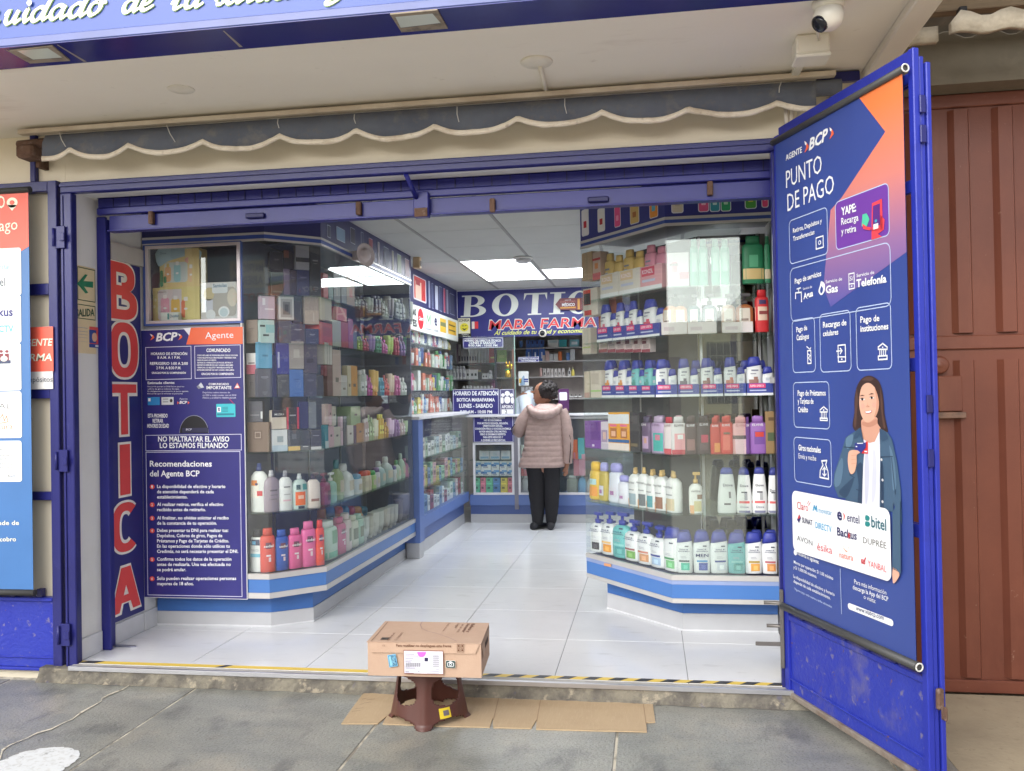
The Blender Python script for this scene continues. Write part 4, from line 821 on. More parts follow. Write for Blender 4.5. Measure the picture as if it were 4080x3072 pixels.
for i in range(40):
    t_ = i / 39; x = pa.x + (2.6 - pa.x) * t_; u_ = .014 * math.sin(i * 1.35) + .008 * mnoise.noise(Vector((x * 7, 1, 2))); h = .05 if i else .02
    rows.append([(x, 3.60, pa.z - .02 + u_ * .5), (x, 3.60, pa.z + h + u_), (x, 3.63, pa.z + h + u_), (x, 3.63, pa.z - .02 + u_ * .5)])
FOAM = layered('torn_white_edge', (206, 196, 178), [((168, 156, 138), 12, .45, .65, .7)], .95, None, .5, 90)
mb.loft(rows, FOAM); part('torn_edge', mb, ca)
pa, pb = onY(px('Z3', 1345, 235), 3.75), onY(px('Z3', 1665, 205), 3.75); rows = []
for i in range(16):
    t_ = i / 15; p = pa.lerp(pb, t_); u_ = .008 * mnoise.noise(Vector((p.x * 20, 3, 2)))
    rows.append([(p.x, 3.765, p.z - .032 + u_), (p.x, 3.765, p.z + .03), (p.x, 3.80, p.z + .03), (p.x, 3.80, p.z - .032 + u_)])
mb = MB().loft(rows, FOAM); part('torn_edge', mb, ca)
part('hanger', MB().box(1.24, 1.27, 3.66, 3.70, 2.80, 2.869, BLACK, .003), ca)
# ================================================================== CEILING
rnd = random.Random(23)
GRID = M('ceiling_grid', (150, 150, 150), .6)
ce = slab('ceiling', XL, .66, 4.32, 10.0, ZC + .012, ZC + .05, M('ceiling_gap', (70, 70, 70), .8), kind='structure')
XG = [-1.5565 + .6047 * k for k in range(-3, 5)]; YG = [5.758 + .6542 * k for k in range(-3, 8)]
LAMPS = {(2 + 1, 5), (3, 6), (4, 6), (4, 1)}
lampx = {}
for i in range(len(XG) - 1):
    for j in range(len(YG) - 1):
        x0, x1 = max(XG[i] + .011, XL), min(XG[i + 1] - .011, .655); y0, y1 = max(YG[j] + .004, 4.33), min(YG[j + 1] - .004, 9.99)
        if x1 - x0 < .03 or y1 - y0 < .03: continue
        lit = (i == 3 and abs(YG[j] - 7.0665) < .02) or (i in (3, 4, 5) and abs(YG[j] - 7.7207) < .02)
        if lit: lampx[(i, j)] = (x0, x1, y0, y1)
        else: part('ceiling_tile', MB().box(x0, x1, y0, y1, ZC, ZC + .0115, PLASTER, .002), ce)
for x in XG[1:-1]: part('grid_bar', MB().box(x - .0105, x + .0105, 4.33, 9.98, ZC - .003, ZC + .011, GRID), ce)
LAMP = lamp_mat('panel_light', (246, 251, 255), 8.0)
for n_, ((i, j), (x0, x1, y0, y1)) in enumerate(sorted(lampx.items())):
    t = thing('ceiling_light', ((x0 + x1) / 2, (y0 + y1) / 2, ZC), {(3, 5): 'lit white ceiling panel light touching the smoke detector', (3, 6): 'lit white ceiling panel light between the detector panel and the overhead sign', (4, 6): 'lit white ceiling panel light over the medical arrow sign'}.get((i, j), 'lit white ceiling panel light beyond the shampoo case'), 'ceiling light', 'lit ceiling panel lights')
    part('frame', MB().box(x0, x1, y0, y0 + .012, ZC - .004, ZC + .008, WHITE).box(x0, x1, y1 - .012, y1, ZC - .004, ZC + .008, WHITE).box(x0, x0 + .012, y0 + .0121, y1 - .0121, ZC - .004, ZC + .008, WHITE).box(x1 - .012, x1, y0 + .0121, y1 - .0121, ZC - .004, ZC + .008, WHITE), t)
    part('diffuser', MB().box(x0 + .0125, x1 - .0125, y0 + .0125, y1 - .0125, ZC - .002, ZC + .006, LAMP), t)
c = onZ(px('X2', 1560, 452), ZC - .02)
t = thing('smoke_detector', (c.x, c.y, ZC), 'round white smoke detector on the ceiling grid beside the panel lights', 'detector')
part('base', MB().lathe([(.075, -.003), (.078, -.014), (.074, -.018)], WHITE, 24, (c.x, c.y, ZC)), t); part('sensor', MB().lathe([(.066, -.0185), (.062, -.040), (.04, -.050), (.005, -.052)], M('detector_grey', (206, 206, 210), .4), 24, (c.x, c.y, ZC)), t)

# ================================================================== PRODUCTS
SH = ('products on the %s')
def sup(w, d, e, n, z, dx=0., k=0.):
    r = []
    for i in range(n):
        a = 2 * math.pi * i / n; c_, s_ = math.cos(a), math.sin(a)
        x = w / 2 * math.copysign(abs(c_) ** (2 / e), c_); y = d / 2 * math.copysign(abs(s_) ** (2 / e), s_)
        r.append((x + dx, y, z + k * x))
    return r
PROF = {
 'flip': ([(0, .88), (.02, .94), (.15, .95), (.4, 1), (.6, 1), (.75, .92)], [(.752, .93), (.86, .85), (.96, .72), (1, .58)], .14),
 'dove': ([(0, .9), (.03, 1), (.35, .95), (.8, .72), (.86, .66)], [(.862, .67), (.95, .6), (1, .42)], 0),
 'sedal': ([(0, .95), (.02, 1), (.72, 1), (.8, .93), (.83, .8)], [(.832, .66), (.985, .62), (1, .56)], 0),
 'lotion': ([(0, .92), (.03, 1), (.6, 1), (.74, .94), (.82, .6), (.84, .34)], [(.842, .32), (.92, .32), (.925, .24), (1, .24)], 0),
 'cologne': ([(0, .84), (.05, 1), (.32, .95), (.5, .9), (.72, .86), (.78, .6)], [(.782, .7), (.93, .7), (.98, .58), (1, .4)], 0),
 'spray': ([(0, .98), (.02, 1), (.7, 1), (.76, .8)], [(.762, .82), (.93, .8), (1, .5)], 0),
 'pump': ([(0, .9), (.02, .97), (.1, 1), (.55, 1), (.64, .93), (.70, .62), (.72, .36)], [(.722, .36), (.82, .36), (.825, .15), (.92, .15)], 0),
 'jug': ([(0, .9), (.04, 1), (.5, 1), (.66, .8), (.76, .4), (.78, .34)], [(.782, .36), (.93, .36), (1, .3)], 0),
 'tube': ([(0, .5), (.02, .55), (.16, .56)], [(.161, .8), (.5, .95), (.98, 1), (1, 1)], 0),
 'rollon': ([(0, .9), (.1, 1), (.5, .95), (.55, .8)], [(.56, .84), (.9, .8), (1, .4)], 0),
}
def bottle_parts(kind, w, h, dr=.58, cols=None, patches=(), n=14):
    d = w * dr; body, cap, sl = PROF[kind]; out = []; e = 2.6 if kind in ('flip', 'sedal', 'dove', 'tube') else 2.2
    def rings(pr, lo=None):
        return [sup(w * f, d * (f if f > .5 else f / dr * .62 if dr < .9 else f), e, n, h * t, 0, sl * (1 if abs(t - .752) < .004 or abs(t - .75) < .002 else .4 if t > .752 and t < .9 else 0)) for t, f in pr]
    out.append(('body', MB().loft(rings(body), cols[0])))
    mb = MB().loft(rings(cap), cols[1])
    if kind == 'pump': mb.box(-w * .2, w * .34, -d * .16, d * .16, h * .921, h, cols[1], .002)
    out.append(('pump' if kind == 'pump' else 'cap', mb))
    def wf(t):
        for (a, fa), (b, fb) in zip(body, body[1:]):
            if a <= t <= b: return fa + (fb - fa) * (t - a) / (b - a)
        return body[-1][1]
    if patches:
        mb = MB()
        for li, (t0, t1, x0, x1, m) in enumerate(patches):
            g = []
            for j in range(4):
                t = t0 + (t1 - t0) * j / 3; f = wf(t); row = []
                for i in range(6):
                    xx = (x0 + (x1 - x0) * i / 5); a = max(0, 1 - abs(xx) ** e) ** (1 / e)
                    row.append((w / 2 * f * xx, -d / 2 * f * a - .0012 - .0006 * li, h * t))
                g.append(row)
            mb.loft(g, m, cap=False, sm=True, closed=False)
        out.append(('label_print', mb))
    return out, d
def carton_parts(w, d, h, cols, stripes=()):
    out = [('carton', MB().box(-w / 2, w / 2, -d / 2, d / 2, 0, h, cols[0], .0015))]
    if stripes:
        mb = MB()
        for li, (x0, z0, x1, z1, m) in enumerate(stripes):
            y = -d / 2 - .0008 - .0004 * li
            mb.poly([(-w / 2 + w * x0, y, h * z0), (-w / 2 + w * x1, y, h * z0), (-w / 2 + w * x1, y, h * z1), (-w / 2 + w * x0, y, h * z1)], m)
        out.append(('print', mb))
    return out, d
JIT = random.Random(77)
class Row:
    """a line of goods on a shelf: a vertical plane just behind the glass, at shelf height z"""
    def __init__(s, P0, N, z, where, reg): s.P0, s.N, s.z, s.where, s.reg = Vector(P0), Vector(N).normalized(), z, where, reg
    def frame(s, x0, x1, yt):
        a = on(px(s.reg, x0, yt), s.P0, s.N); b = on(px(s.reg, x1, yt), s.P0, s.N); c_ = (a + b) / 2
        U_ = Vector((-s.N.y, s.N.x, 0)); U_ = U_ if U_.x * 1 + U_.y * .0 > 0 or (abs(U_.x) < .01 and U_.y > 0) else -U_
        return c_, abs((b - a).dot(U_)), U_
NAMES = {'flip': 'shampoo_bottle', 'dove': 'shampoo_bottle', 'sedal': 'shampoo_bottle', 'lotion': 'lotion_bottle', 'cologne': 'cologne_bottle', 'spray': 'spray_can', 'pump': 'pump_bottle', 'jug': 'bottle', 'tube': 'cream_tube', 'rollon': 'deodorant'}
CATS = {'spray': 'spray can', 'tube': 'tube', 'rollon': 'deodorant'}
def place(name, parts, W, label, cat, group):
    t = thing(name, None, label, cat, group, W=W)
    for nm, mb in parts: part(nm, mb, t, local=True)
    return t
def facing(pos, N, setback):
    """matrix whose -Y looks back along N (toward the viewer side of the row plane)"""
    N = N.normalized(); X_ = Vector((N.y, -N.x, 0)); p = pos + N * setback
    return Matrix(((X_.x, N.x, 0, p.x), (X_.y, N.y, 0, p.y), (0, 0, 1, p.z), (0, 0, 0, 1)))
def put(row, kind, x0, x1, yt, desc, cols, yb=None, dr=None, prints=(), words=(), name=None, cat=None, back=0., turn=0.):
    c_, w, U_ = row.frame(x0, x1, yt)
    z0 = row.z + .0005 if yb is None else on(px(row.reg, (x0 + x1) / 2, yb), row.P0, row.N).z
    h = max(c_.z - z0, .02)
    cols = [q if not isinstance(q, tuple) else C(*q) for q in cols]
    prints = [p[:-1] + (C(*p[-1]) if isinstance(p[-1], tuple) else p[-1],) for p in prints]
    lab = '%s on the %s' % (desc, row.where)
    grp = 'products on the %s' % row.where
    if kind == 'carton':
        d = w * (dr or .6); parts, d = carton_parts(w, d, h, cols, prints); nm, ct = name or 'perfume_box', cat or 'box'
    else:
        w *= 1.08; parts, d = bottle_parts(kind, w, h, dr or .58, cols, prints); nm, ct = name or NAMES[kind], cat or CATS.get(kind, 'bottle')
    Wm = facing(Vector((c_.x, c_.y, z0)), row.N, d / 2 + back)
    Wm = Wm @ Matrix.Rotation(turn + JIT.uniform(-1, 1) * (.04 if kind == 'carton' else .16), 4, 'Z')
    t = place(nm, parts, Wm, lab, ct, grp)
    for (tx, fz, fh, fw, m) in words:
        m = C(*m) if isinstance(m, tuple) else m
        O = Wm @ Vector((0, -d / 2 - .0035, 0)); s_ = Sheet('lettering', t, O, Wm.to_3x3() @ Vector((1, 0, 0)), (0, 0, 1), None, .0006)
        TEXTS.append((s_, tx, (-w * fw / 2, h * fz), w * fw, 0, h * fh, m, 0, .015, 0, 2))
    return t

# ------------------------------------------------------------------ PERFUME CASE (beside the agent sign)
LZ = [.398, .732, 1.071, 1.378, 1.681, 1.957]; LTOP = 2.25
LA, LB_, LC_, LD_ = (-2.24, 4.56), (-2.10, 4.56), (-1.86, 4.79), (-1.86, 6.72)
pc = thing('perfume_case', (-2.2, 5.2, FZ), 'faceted glass display case full of perfume boxes beside the agent sign', 'display case')
def ribbon(line, t, z0, z1, mat, out=0.):
    """a band of thickness t standing along a plan polyline, its face pushed out by `out` toward the camera side (right-hand side of travel)"""
    mb = MB(); q = [Vector(p) for p in line]; ns = []
    for a, b in zip(q, q[1:]): d_ = (b - a).normalized(); ns.append(Vector((d_.y, -d_.x)))
    off_ = []
    for i, p in enumerate(q):
        n1 = ns[max(i - 1, 0)]; n2 = ns[min(i, len(ns) - 1)]; m_ = (n1 + n2).normalized(); k_ = 1 / max(m_.dot(n2), .3); off_.append((p + m_ * k_ * out, p + m_ * k_ * (out - t)))
    mb.loft([[(o_.x, o_.y, z0), (o_.x, o_.y, z1), (i_.x, i_.y, z1), (i_.x, i_.y, z0)] for o_, i_ in off_], mat, sm=False)
    return mb
Lfull = [(-2.838, 4.56), LB_, LC_, LD_]; Lpl = [(-2.832, 4.652), (-2.142, 4.668), (-1.944, 4.803), (-1.942, 6.72)]
PLW = M('plinth_white', (184, 185, 188), .4, var=.04)
part('skirting', ribbon(Lpl, .02, FZ, .157, PLW), pc); part('skirting_lip', ribbon(Lpl, .01, FZ + .001, FZ + .010, M('lip_white', (212, 213, 216), .3), .004), pc)
part('toe_panel', ribbon(Lpl, .02, .1575, .268, M('toe_blue', (58, 104, 172), .4, var=.06), -.004), pc)
part('deck', MB().prism([(-2.838, 4.575), (-2.105, 4.575), (-1.875, 4.795), (-1.875, 6.72), (-2.838, 6.72)], .266, .392, M('deck_core', (70, 78, 110), .6)), pc)
part('lower_trim', ribbon(Lfull, .016, .262, .293, SILVER, .004), pc); part('blue_band', ribbon(Lfull, .014, .2935, .368, BANDBLUE, .001), pc); part('ledge_trim', ribbon(Lfull, .02, .3685, .398, SILVER, .006), pc)
LBODY = [LA, LB_, LC_, LD_]
part('header_trim', ribbon(Lfull, .015, LTOP, LTOP + .012, SILVER, .004), pc); part('header_band', ribbon(Lfull, .013, LTOP + .0125, LTOP + .034, M('header_blue', (60, 84, 160), .4), .001), pc)
part('header_trim', ribbon(Lfull, .015, LTOP + .0345, LTOP + .047, SILVER, .004), pc); part('header', ribbon(Lfull, .02, LTOP + .0475, ZC - .002, NAVY, .0), pc)
part('header_trim', ribbon([(-1.86, 4.79), (-1.86, 6.72)], .02, ZC - .0018, ZC + .004, SILVER, .012), pc)
def pane(mb, a, b, z0, z1, t=.006):
    a, b = Vector(a), Vector(b); d_ = (b - a).normalized(); n_ = Vector((d_.y, -d_.x)) * t
    k_ = mb.add([(a.x, a.y, z0), (b.x, b.y, z0), (b.x, b.y, z1), (a.x, a.y, z1)]); mb.face([k_, k_ + 1, k_ + 2, k_ + 3], GLASS); return mb
for a, b in ((LA, LB_), (LB_, LC_), (LC_, (-1.86, 5.52)), ((-1.866, 5.48), (-1.866, 6.72))): part('glass_pane', pane(MB(), a, b, .399, LTOP), pc)
BACKN = M('case_back', (106, 110, 136), .5, var=.1)
part('back_panel', MB().box(-2.262, -2.25, 4.575, 6.72, .40, LTOP + .03, BACKN), pc); part('end_panel', MB().box(-2.25, -1.87, 6.70, 6.72, .40, LTOP + .03, BACKN), pc)
part('top_panel', MB().box(-2.25, -1.88, 4.9, 6.70, LTOP + .035, LTOP + .045, BACKN), pc)
part('corner_stile', MB().box(-2.248, -2.236, 4.556, 4.58, .399, LTOP - .001, M('stile_white', (214, 212, 210), .35), .002), pc)
for z in LZ[1:]: part('glass_shelf', MB().prism([(-2.235, 4.567), (-2.104, 4.567), (-1.868, 4.795), (-1.868, 6.698), (-2.235, 6.698)], z - .008, z, SHELFG), pc)
for y in (4.95, 5.5, 6.1): part('shelf_standard', MB().box(-2.249, -2.24, y, y + .012, .40, LTOP, ALU), pc)
W_L = ['bottom perfume case shelf', 'fifth perfume case shelf', 'fourth perfume case shelf', 'third perfume case shelf', 'second perfume case shelf', 'top perfume case shelf']
NF, ND, NS = (0, 1, 0), (-.69, .72, 0), (-1, 0, 0)
def LROW(k, reg, seg):
    if seg == 'f': return Row((-2.2, 4.60, 0), NF, LZ[k], W_L[k], reg)
    if seg == 'd': P = Vector((-2.10, 4.56, 0)) + Vector((-.69, .72, 0)) * .045; return Row(P, ND, LZ[k], W_L[k], reg)
    return Row((-1.895, 5, 0), NS, LZ[k], W_L[k], reg)
GRYT = (170, 170, 176)
def perf(k, reg, seg, x0, x1, yt, desc, col, yb=None, prints=(), words=(), dr=.5, **kw): return put(LROW(k, reg, seg), 'carton', x0, x1, yt, desc, [col], yb, dr, prints, words, **kw)
line1 = lambda c_: [(.3, .62, .7, .65, c_), (.36, .56, .64, .575, c_), (.3, .1, .7, .112, c_)]
line2 = lambda c_: [(.25, .7, .75, .73, c_), (.34, .65, .66, .662, c_), (.3, .18, .7, .19, c_), (.35, .14, .65, .15, c_), (.4, .1, .6, .11, c_)]
# top shelf
perf(5, 'L1', 'd', 362, 528, 330, 'black perfume box with a pale edge', (44, 42, 48), 578, line1((110, 106, 110))); perf(5, 'L1', 'd', 384, 530, 582, 'dark green foiled perfume box', (46, 62, 58), None, [(.1, .1, .9, .16, (84, 104, 98))])
perf(5, 'L1', 'd', 536, 612, 540, 'narrow mauve perfume box', (112, 98, 120)); perf(5, 'L1', 'd', 616, 696, 560, 'dark plum perfume box', (58, 48, 66), None, line2((96, 90, 104)))
perf(5, 'L1', 'd', 690, 858, 248, 'silver grey perfume box with a black band', (140, 140, 150), 552, [(0, .32, 1, .5, (42, 42, 52))]); perf(5, 'L1', 'd', 702, 860, 556, 'navy perfume box with faint lettering', (50, 52, 92), None, line2((104, 106, 140)))
perf(5, 'L1', 'd', 866, 1000, 258, 'tall charcoal perfume box', (50, 52, 58), None, line2((130, 130, 136))); perf(5, 'L1', 'd', 560, 690, 300, 'rust topped black perfume box', (52, 46, 52), 536, [(0, .6, .5, 1, (122, 74, 62))], back=.03)
perf(5, 'L1', 's', 1040, 1095, 600, 'red perfume box', (192, 48, 60)); perf(5, 'L1', 's', 1100, 1160, 640, 'teal green perfume box', (52, 108, 104)); perf(5, 'L1', 's', 1165, 1250, 560, 'dull grey perfume box with a stem drawing', (104, 110, 112), None, [(.4, .2, .5, .7, (160, 150, 140))])
perf(5, 'L1', 's', 1255, 1330, 600, 'smoke coloured perfume box', (92, 98, 104)); perf(5, 'L1', 's', 1335, 1425, 640, 'tan perfume box with a rose drawing', (170, 138, 116), None, [(.3, .3, .7, .6, (200, 110, 100))])
# second
perf(4, 'L1', 'f', 62, 205, 1182, 'brown kraft perfume box', (142, 122, 112), None, line1((104, 86, 78)), dr=.3); perf(4, 'L1', 'd', 242, 425, 882, 'lilac perfume box with a white ribbon mark', (206, 186, 206), 1172, [(.15, .6, .35, .9, (238, 232, 242)), (.3, .4, .9, .46, (238, 232, 242))]); perf(4, 'L1', 'd', 236, 420, 1184, 'white and turquoise striped perfume box', (196, 222, 222), None, [(.4, .45, 1, .8, (150, 206, 212)), (.0, .7, .35, .78, (66, 76, 82)), (.2, .3, .6, .38, (66, 76, 82))])
perf(4, 'L1', 'd', 478, 664, 892, 'white perfume box with a dark blurred centre', (214, 214, 214), 1180, [(.12, .1, .88, .9, (168, 168, 168)), (.25, .22, .75, .78, (116, 116, 116)), (.37, .35, .63, .66, (70, 70, 70))]); perf(4, 'L1', 'd', 486, 630, 1186, 'mid grey perfume box', (96, 96, 102), None, line2((130, 130, 134)))
perf(4, 'L1', 'd', 632, 808, 1232, 'slate navy perfume box with silver lettering', (70, 70, 92), None, line2((180, 180, 190))); perf(4, 'L1', 'd', 672, 780, 945, 'dark slate perfume box set back', (74, 76, 88), 1220, (), back=.02)
perf(4, 'L1', 'd', 802, 978, 892, 'beige shaded perfume box', (170, 156, 148), 1236, [(0, 0, 1, .5, (190, 172, 160)), (.6, .1, .66, .4, (214, 204, 196))]); perf(4, 'L1', 'd', 812, 980, 1296, 'navy perfume box with a lavender top', (62, 66, 104), None, line1((190, 190, 206)))
perf(4, 'L1', 's', 985, 1150, 1220, 'red perfume box with a ring emblem', (200, 62, 58), None, [(.25, .4, .9, .8, (176, 50, 48))]); perf(4, 'L1', 's', 990, 1052, 900, 'cream upright perfume box', (216, 204, 170), 1185); perf(4, 'L1', 's', 1055, 1138, 905, 'ivory upright perfume box', (206, 198, 174), 1190)
for x0, x1, yt, ds, cl in ((1155, 1255, 1190, 'pale green perfume box', (184, 190, 176)), (1262, 1345, 1210, 'crimson perfume box', (176, 42, 74)), (1200, 1330, 1030, 'scarlet curved perfume box', (206, 60, 76)), (1350, 1410, 1170, 'magenta perfume box', (168, 72, 136)), (1412, 1460, 1300, 'steel blue perfume box', (96, 120, 146))):
    perf(4, 'L1', 's', x0, x1, yt, ds, cl, 1195 if yt == 1030 else None)
# third
perf(3, 'L2', 'f', 66, 200, 22, 'white to pink perfume box', (234, 226, 224), 286, [(0, 0, 1, .45, (206, 110, 128)), (.2, .5, .8, .55, (120, 90, 96))], dr=.4); perf(3, 'L2', 'f', 72, 190, 292, 'taupe perfume box', (104, 96, 98), None, line1((80, 74, 76)), dr=.4)
perf(3, 'L2', 'd', 210, 390, -118, 'sky blue perfume box', (112, 178, 218), 214, [(.3, .45, .7, .52, (84, 140, 180))]); perf(3, 'L2', 'd', 204, 386, 222, 'grey violet perfume box', (104, 104, 120), None, line2((170, 170, 182)))
perf(3, 'L2', 'd', 446, 604, -110, 'bright navy perfume box with upright lettering', (58, 60, 146), 286, [(.08, .2, .22, .7, (186, 190, 220)), (.6, .4, .9, .5, (84, 86, 170))]); perf(3, 'L2', 'd', 462, 604, 292, 'graphite perfume box', (88, 88, 94), None, line2((140, 140, 144)))
perf(3, 'L2', 'd', 606, 790, -130, 'warm grey perfume box with a pale square', (160, 152, 146), 222, [(.3, .4, .7, .7, (186, 180, 174))]); perf(3, 'L2', 'd', 612, 786, 228, 'cornflower blue perfume box', (80, 118, 186), None, line1((60, 92, 152)))
perf(3, 'L2', 'd', 796, 958, -90, 'aubergine perfume box', (80, 72, 90), 274, [(.2, .35, .7, .5, (58, 48, 62))]); perf(3, 'L2', 'd', 796, 950, 280, 'indigo grey perfume box with fine print', (72, 72, 94), None, line2((130, 130, 150))); perf(3, 'L2', 'd', 392, 444, 40, 'narrow midnight perfume box', (48, 50, 92))
perf(3, 'L2', 'd', 952, 1040, 300, 'black perfume box beside the corner', (52, 54, 64)); perf(3, 'L2', 's', 1085, 1150, 170, 'chestnut brown perfume box', (116, 76, 70)); perf(3, 'L2', 's', 1048, 1082, 172, 'dark red slim perfume box', (140, 60, 72), 310)
for x0, x1, yt, ds, cl in ((1152, 1255, -20, 'tall blush cosmetics box', (208, 186, 176)), (1260, 1335, 300, 'white lotion box', (206, 204, 198)), (1338, 1388, 180, 'cream box with leaf print', (212, 202, 170)), (1390, 1462, 180, 'orange cosmetics box', (222, 158, 68))):
    perf(3, 'L2', 's', x0, x1, yt, ds, cl, None, [(.3, .3, .7, .4, (120, 110, 96))], name='cosmetics_box')
perf(3, 'L2', 's', 1048, 1150, -110, 'stack of slim white cosmetics boxes', (222, 218, 210), 165, [(.3, 0, .34, 1, (120, 116, 112)), (.6, 0, .64, 1, (120, 116, 112))], name='cosmetics_box')
# fourth
perf(2, 'L2', 'f', 76, 345, 892, 'large brown perfume box with a round bull emblem', (128, 106, 94), None, [(.3, .42, .7, .72, (112, 90, 80)), (.36, .46, .64, .68, (166, 146, 134)), (.4, .5, .6, .64, (116, 94, 84))], dr=.25)
perf(2, 'L2', 'f', 78, 268, 628, 'slate perfume box with a white tab', (90, 88, 100), 888, [(.88, .15, 1, .5, (214, 214, 216)), (.2, .3, .8, .36, (130, 128, 138))], dr=.3)
perf(2, 'L2', 'd', 386, 570, 738, 'musk perfume box of black and cream halves', (216, 202, 188), 978, [(0, .62, 1, 1, (58, 52, 60))], words=[('MUSK+', .72, .1, .66, (232, 232, 232))]); perf(2, 'L2', 'd', 572, 728, 704, 'black perfume box with red side stripes', (58, 56, 70), 978, [(0, 0, .16, 1, (196, 66, 90)), (.84, 0, 1, 1, (196, 66, 90)), (.25, .6, .75, .66, (160, 160, 170))])
perf(2, 'L2', 'd', 732, 848, 630, 'deep navy perfume box', (52, 54, 100), 972); perf(2, 'L2', 'd', 850, 948, 635, 'pewter perfume box', (116, 122, 132), 972)
perf(2, 'L2', 'd', 390, 584, 986, 'white and pale blue perfume box with a silver square', (222, 224, 228), None, [(0, 0, 1, .28, (190, 206, 222)), (.32, .42, .72, .7, (170, 180, 188))]); perf(2, 'L2', 'd', 590, 742, 986, 'grey perfume box with a golden foot', (84, 86, 100), None, [(0, 0, 1, .2, (216, 178, 96)), (.3, .55, .7, .8, (112, 114, 128))])
perf(2, 'L2', 'd', 746, 868, 992, 'charcoal perfume box with a signature line', (72, 74, 88), None, [(.25, .15, .8, .19, (190, 190, 196))]); perf(2, 'L2', 'd', 876, 1008, 986, 'charcoal perfume box with a silver base', (74, 74, 90), None, [(0, 0, 1, .14, (196, 196, 202)), (.2, .68, .8, .72, (150, 150, 164))])
perf(2, 'L2', 's', 1060, 1098, 926, 'turquoise perfume box', (54, 148, 168), None, [(0, 0, 1, .3, (206, 222, 226))]); perf(2, 'L2', 's', 1062, 1100, 660, 'shell pink upright perfume box', (226, 200, 196), 920)
for x0, x1, yt, ds, cl, yb in ((1102, 1168, 940, 'rose perfume box', (214, 176, 186), None), (1104, 1142, 662, 'rose topped upright perfume box', (216, 180, 186), 935), (1145, 1198, 690, 'ivory perfume box with a small window', (206, 200, 186), 936), (1172, 1250, 950, 'oatmeal perfume box', (204, 198, 186), None), (1254, 1284, 820, 'white and pink slim perfume box', (220, 190, 204), None), (1288, 1332, 812, 'dark grey slim perfume box', (84, 84, 92), None), (1338, 1418, 930, 'off white perfume box', (210, 208, 204), None), (1424, 1452, 935, 'violet slim perfume box', (92, 68, 108), None), (1455, 1545, 902, 'ochre perfume box', (190, 138, 88), None), (1380, 1505, 692, 'sage green perfume box', (160, 186, 146), 925)):
    perf(2, 'L2', 's', x0, x1, yt, ds, cl, yb, [(.35, .5, .65, .6, (90, 84, 84))])
# long side of the case, far half
for k_, reg, tops in ((5, 'L1', ((1430, 900), (1520, 870), (1610, 900), (1690, 880), (1780, 905), (1860, 890), (1950, 915), (2040, 905), (2110, 920))), (4, 'L1', ((1470, 1400), (1545, 1385), (1625, 1370), (1705, 1385), (1780, 1395), (1860, 1380), (1935, 1395), (2010, 1385), (2085, 1400))), (3, 'L2', ((1512, 238), (1600, 300), (1668, 232), (1745, 330), (1815, 300), (1880, 280), (1950, 300), (2020, 330), (2100, 280))), (2, 'L2', ((1560, 850), (1620, 800), (1690, 850), (1745, 790), (1805, 850), (1875, 840), (1945, 850), (2015, 850), (2085, 870)))):
    for i, (x0, yt) in enumerate(tops):
        cl, nm = {5: (((104, 112, 104), 'olive grey'), ((96, 90, 88), 'umber'), ((120, 130, 120), 'grey green'), ((80, 84, 96), 'slate')), 4: (((150, 176, 70), 'lime'), ((176, 50, 84), 'crimson'), ((110, 80, 140), 'violet'), ((70, 140, 110), 'emerald'), ((190, 80, 150), 'orchid')), 3: (((206, 214, 206), 'white and green'), ((176, 60, 140), 'magenta'), ((226, 150, 60), 'orange'), ((70, 150, 180), 'sky blue'), ((206, 70, 70), 'red'), ((226, 170, 150), 'peach'), ((200, 90, 150), 'fuchsia')), 2: (((214, 190, 190), 'blush'), ((170, 196, 150), 'pale green'), ((216, 206, 170), 'cream'), ((226, 186, 60), 'yellow'), ((200, 150, 60), 'amber'), ((190, 160, 200), 'lilac'), ((140, 100, 160), 'purple'))}[k_][i % {5: 4, 4: 5, 3: 7, 2: 7}[k_]]
        kd = ('sedal', 'jug', 'tube')[i % 3]; x1 = (tops[i + 1][0] if i < 8 else x0 + 70) - 6
        bt = tuple(min(255, v + 60) for v in cl); dk = tuple(v // 2 for v in cl)
        for xa_, xb_, dy_ in ((x0, x0 + (x1 - x0) * .5, 0), (x0 + (x1 - x0) * .52, x1, (i * 37 % 50) - 10)): put(LROW(k_, reg, 's'), kd, xa_, xb_, yt + dy_, nm + ' ' + ('bottle', 'jug bottle', 'pouch')[i % 3], [cl, bt], None, .6, [(.2, .55, -.6, .6, bt), (.3, .38, -.4, .4, dk)], name='toiletry_bottle' if kd != 'tube' else 'toiletry_pouch', cat='bottle' if kd != 'tube' else 'pouch')
# fifth: lotions
def bot(k, reg, seg, kind, x0, x1, yt, desc, cols, prints=(), **kw): return put(LROW(k, reg, seg), kind, x0, x1, yt, desc, cols, None, kw.pop('dr', .6), prints, **kw)
bot(1, 'L3', 'f', 'lotion', 106, 304, 150, 'white lotion bottle with navy neck and fruit label', [(230, 232, 230), (58, 72, 128)], [(.3, .6, -.9, .1, (240, 236, 226)), (.55, .66, -.8, -.1, (230, 140, 70)), (.34, .44, -.1, .5, (212, 70, 80)), (.56, .6, -.3, .0, (60, 70, 110))], dr=.45)
bot(1, 'L3', 'd', 'lotion', 304, 496, 238, 'mauve lotion bottle with a clear pump', [(164, 150, 164), (206, 206, 212)], [(.5, .54, -.4, .5, (120, 108, 120)), (.4, .42, -.4, .5, (136, 124, 136)), (.3, .32, -.3, .4, (136, 124, 136))])
bot(1, 'L3', 'd', 'lotion', 490, 656, 240, 'white lotion bottle with a pink label band', [(232, 234, 234), (150, 150, 160)], [(.24, .28, -.5, .6, (232, 190, 206)), (.58, .61, -.4, .5, (120, 120, 124)), (.4, .42, -.4, .5, (180, 180, 184))])
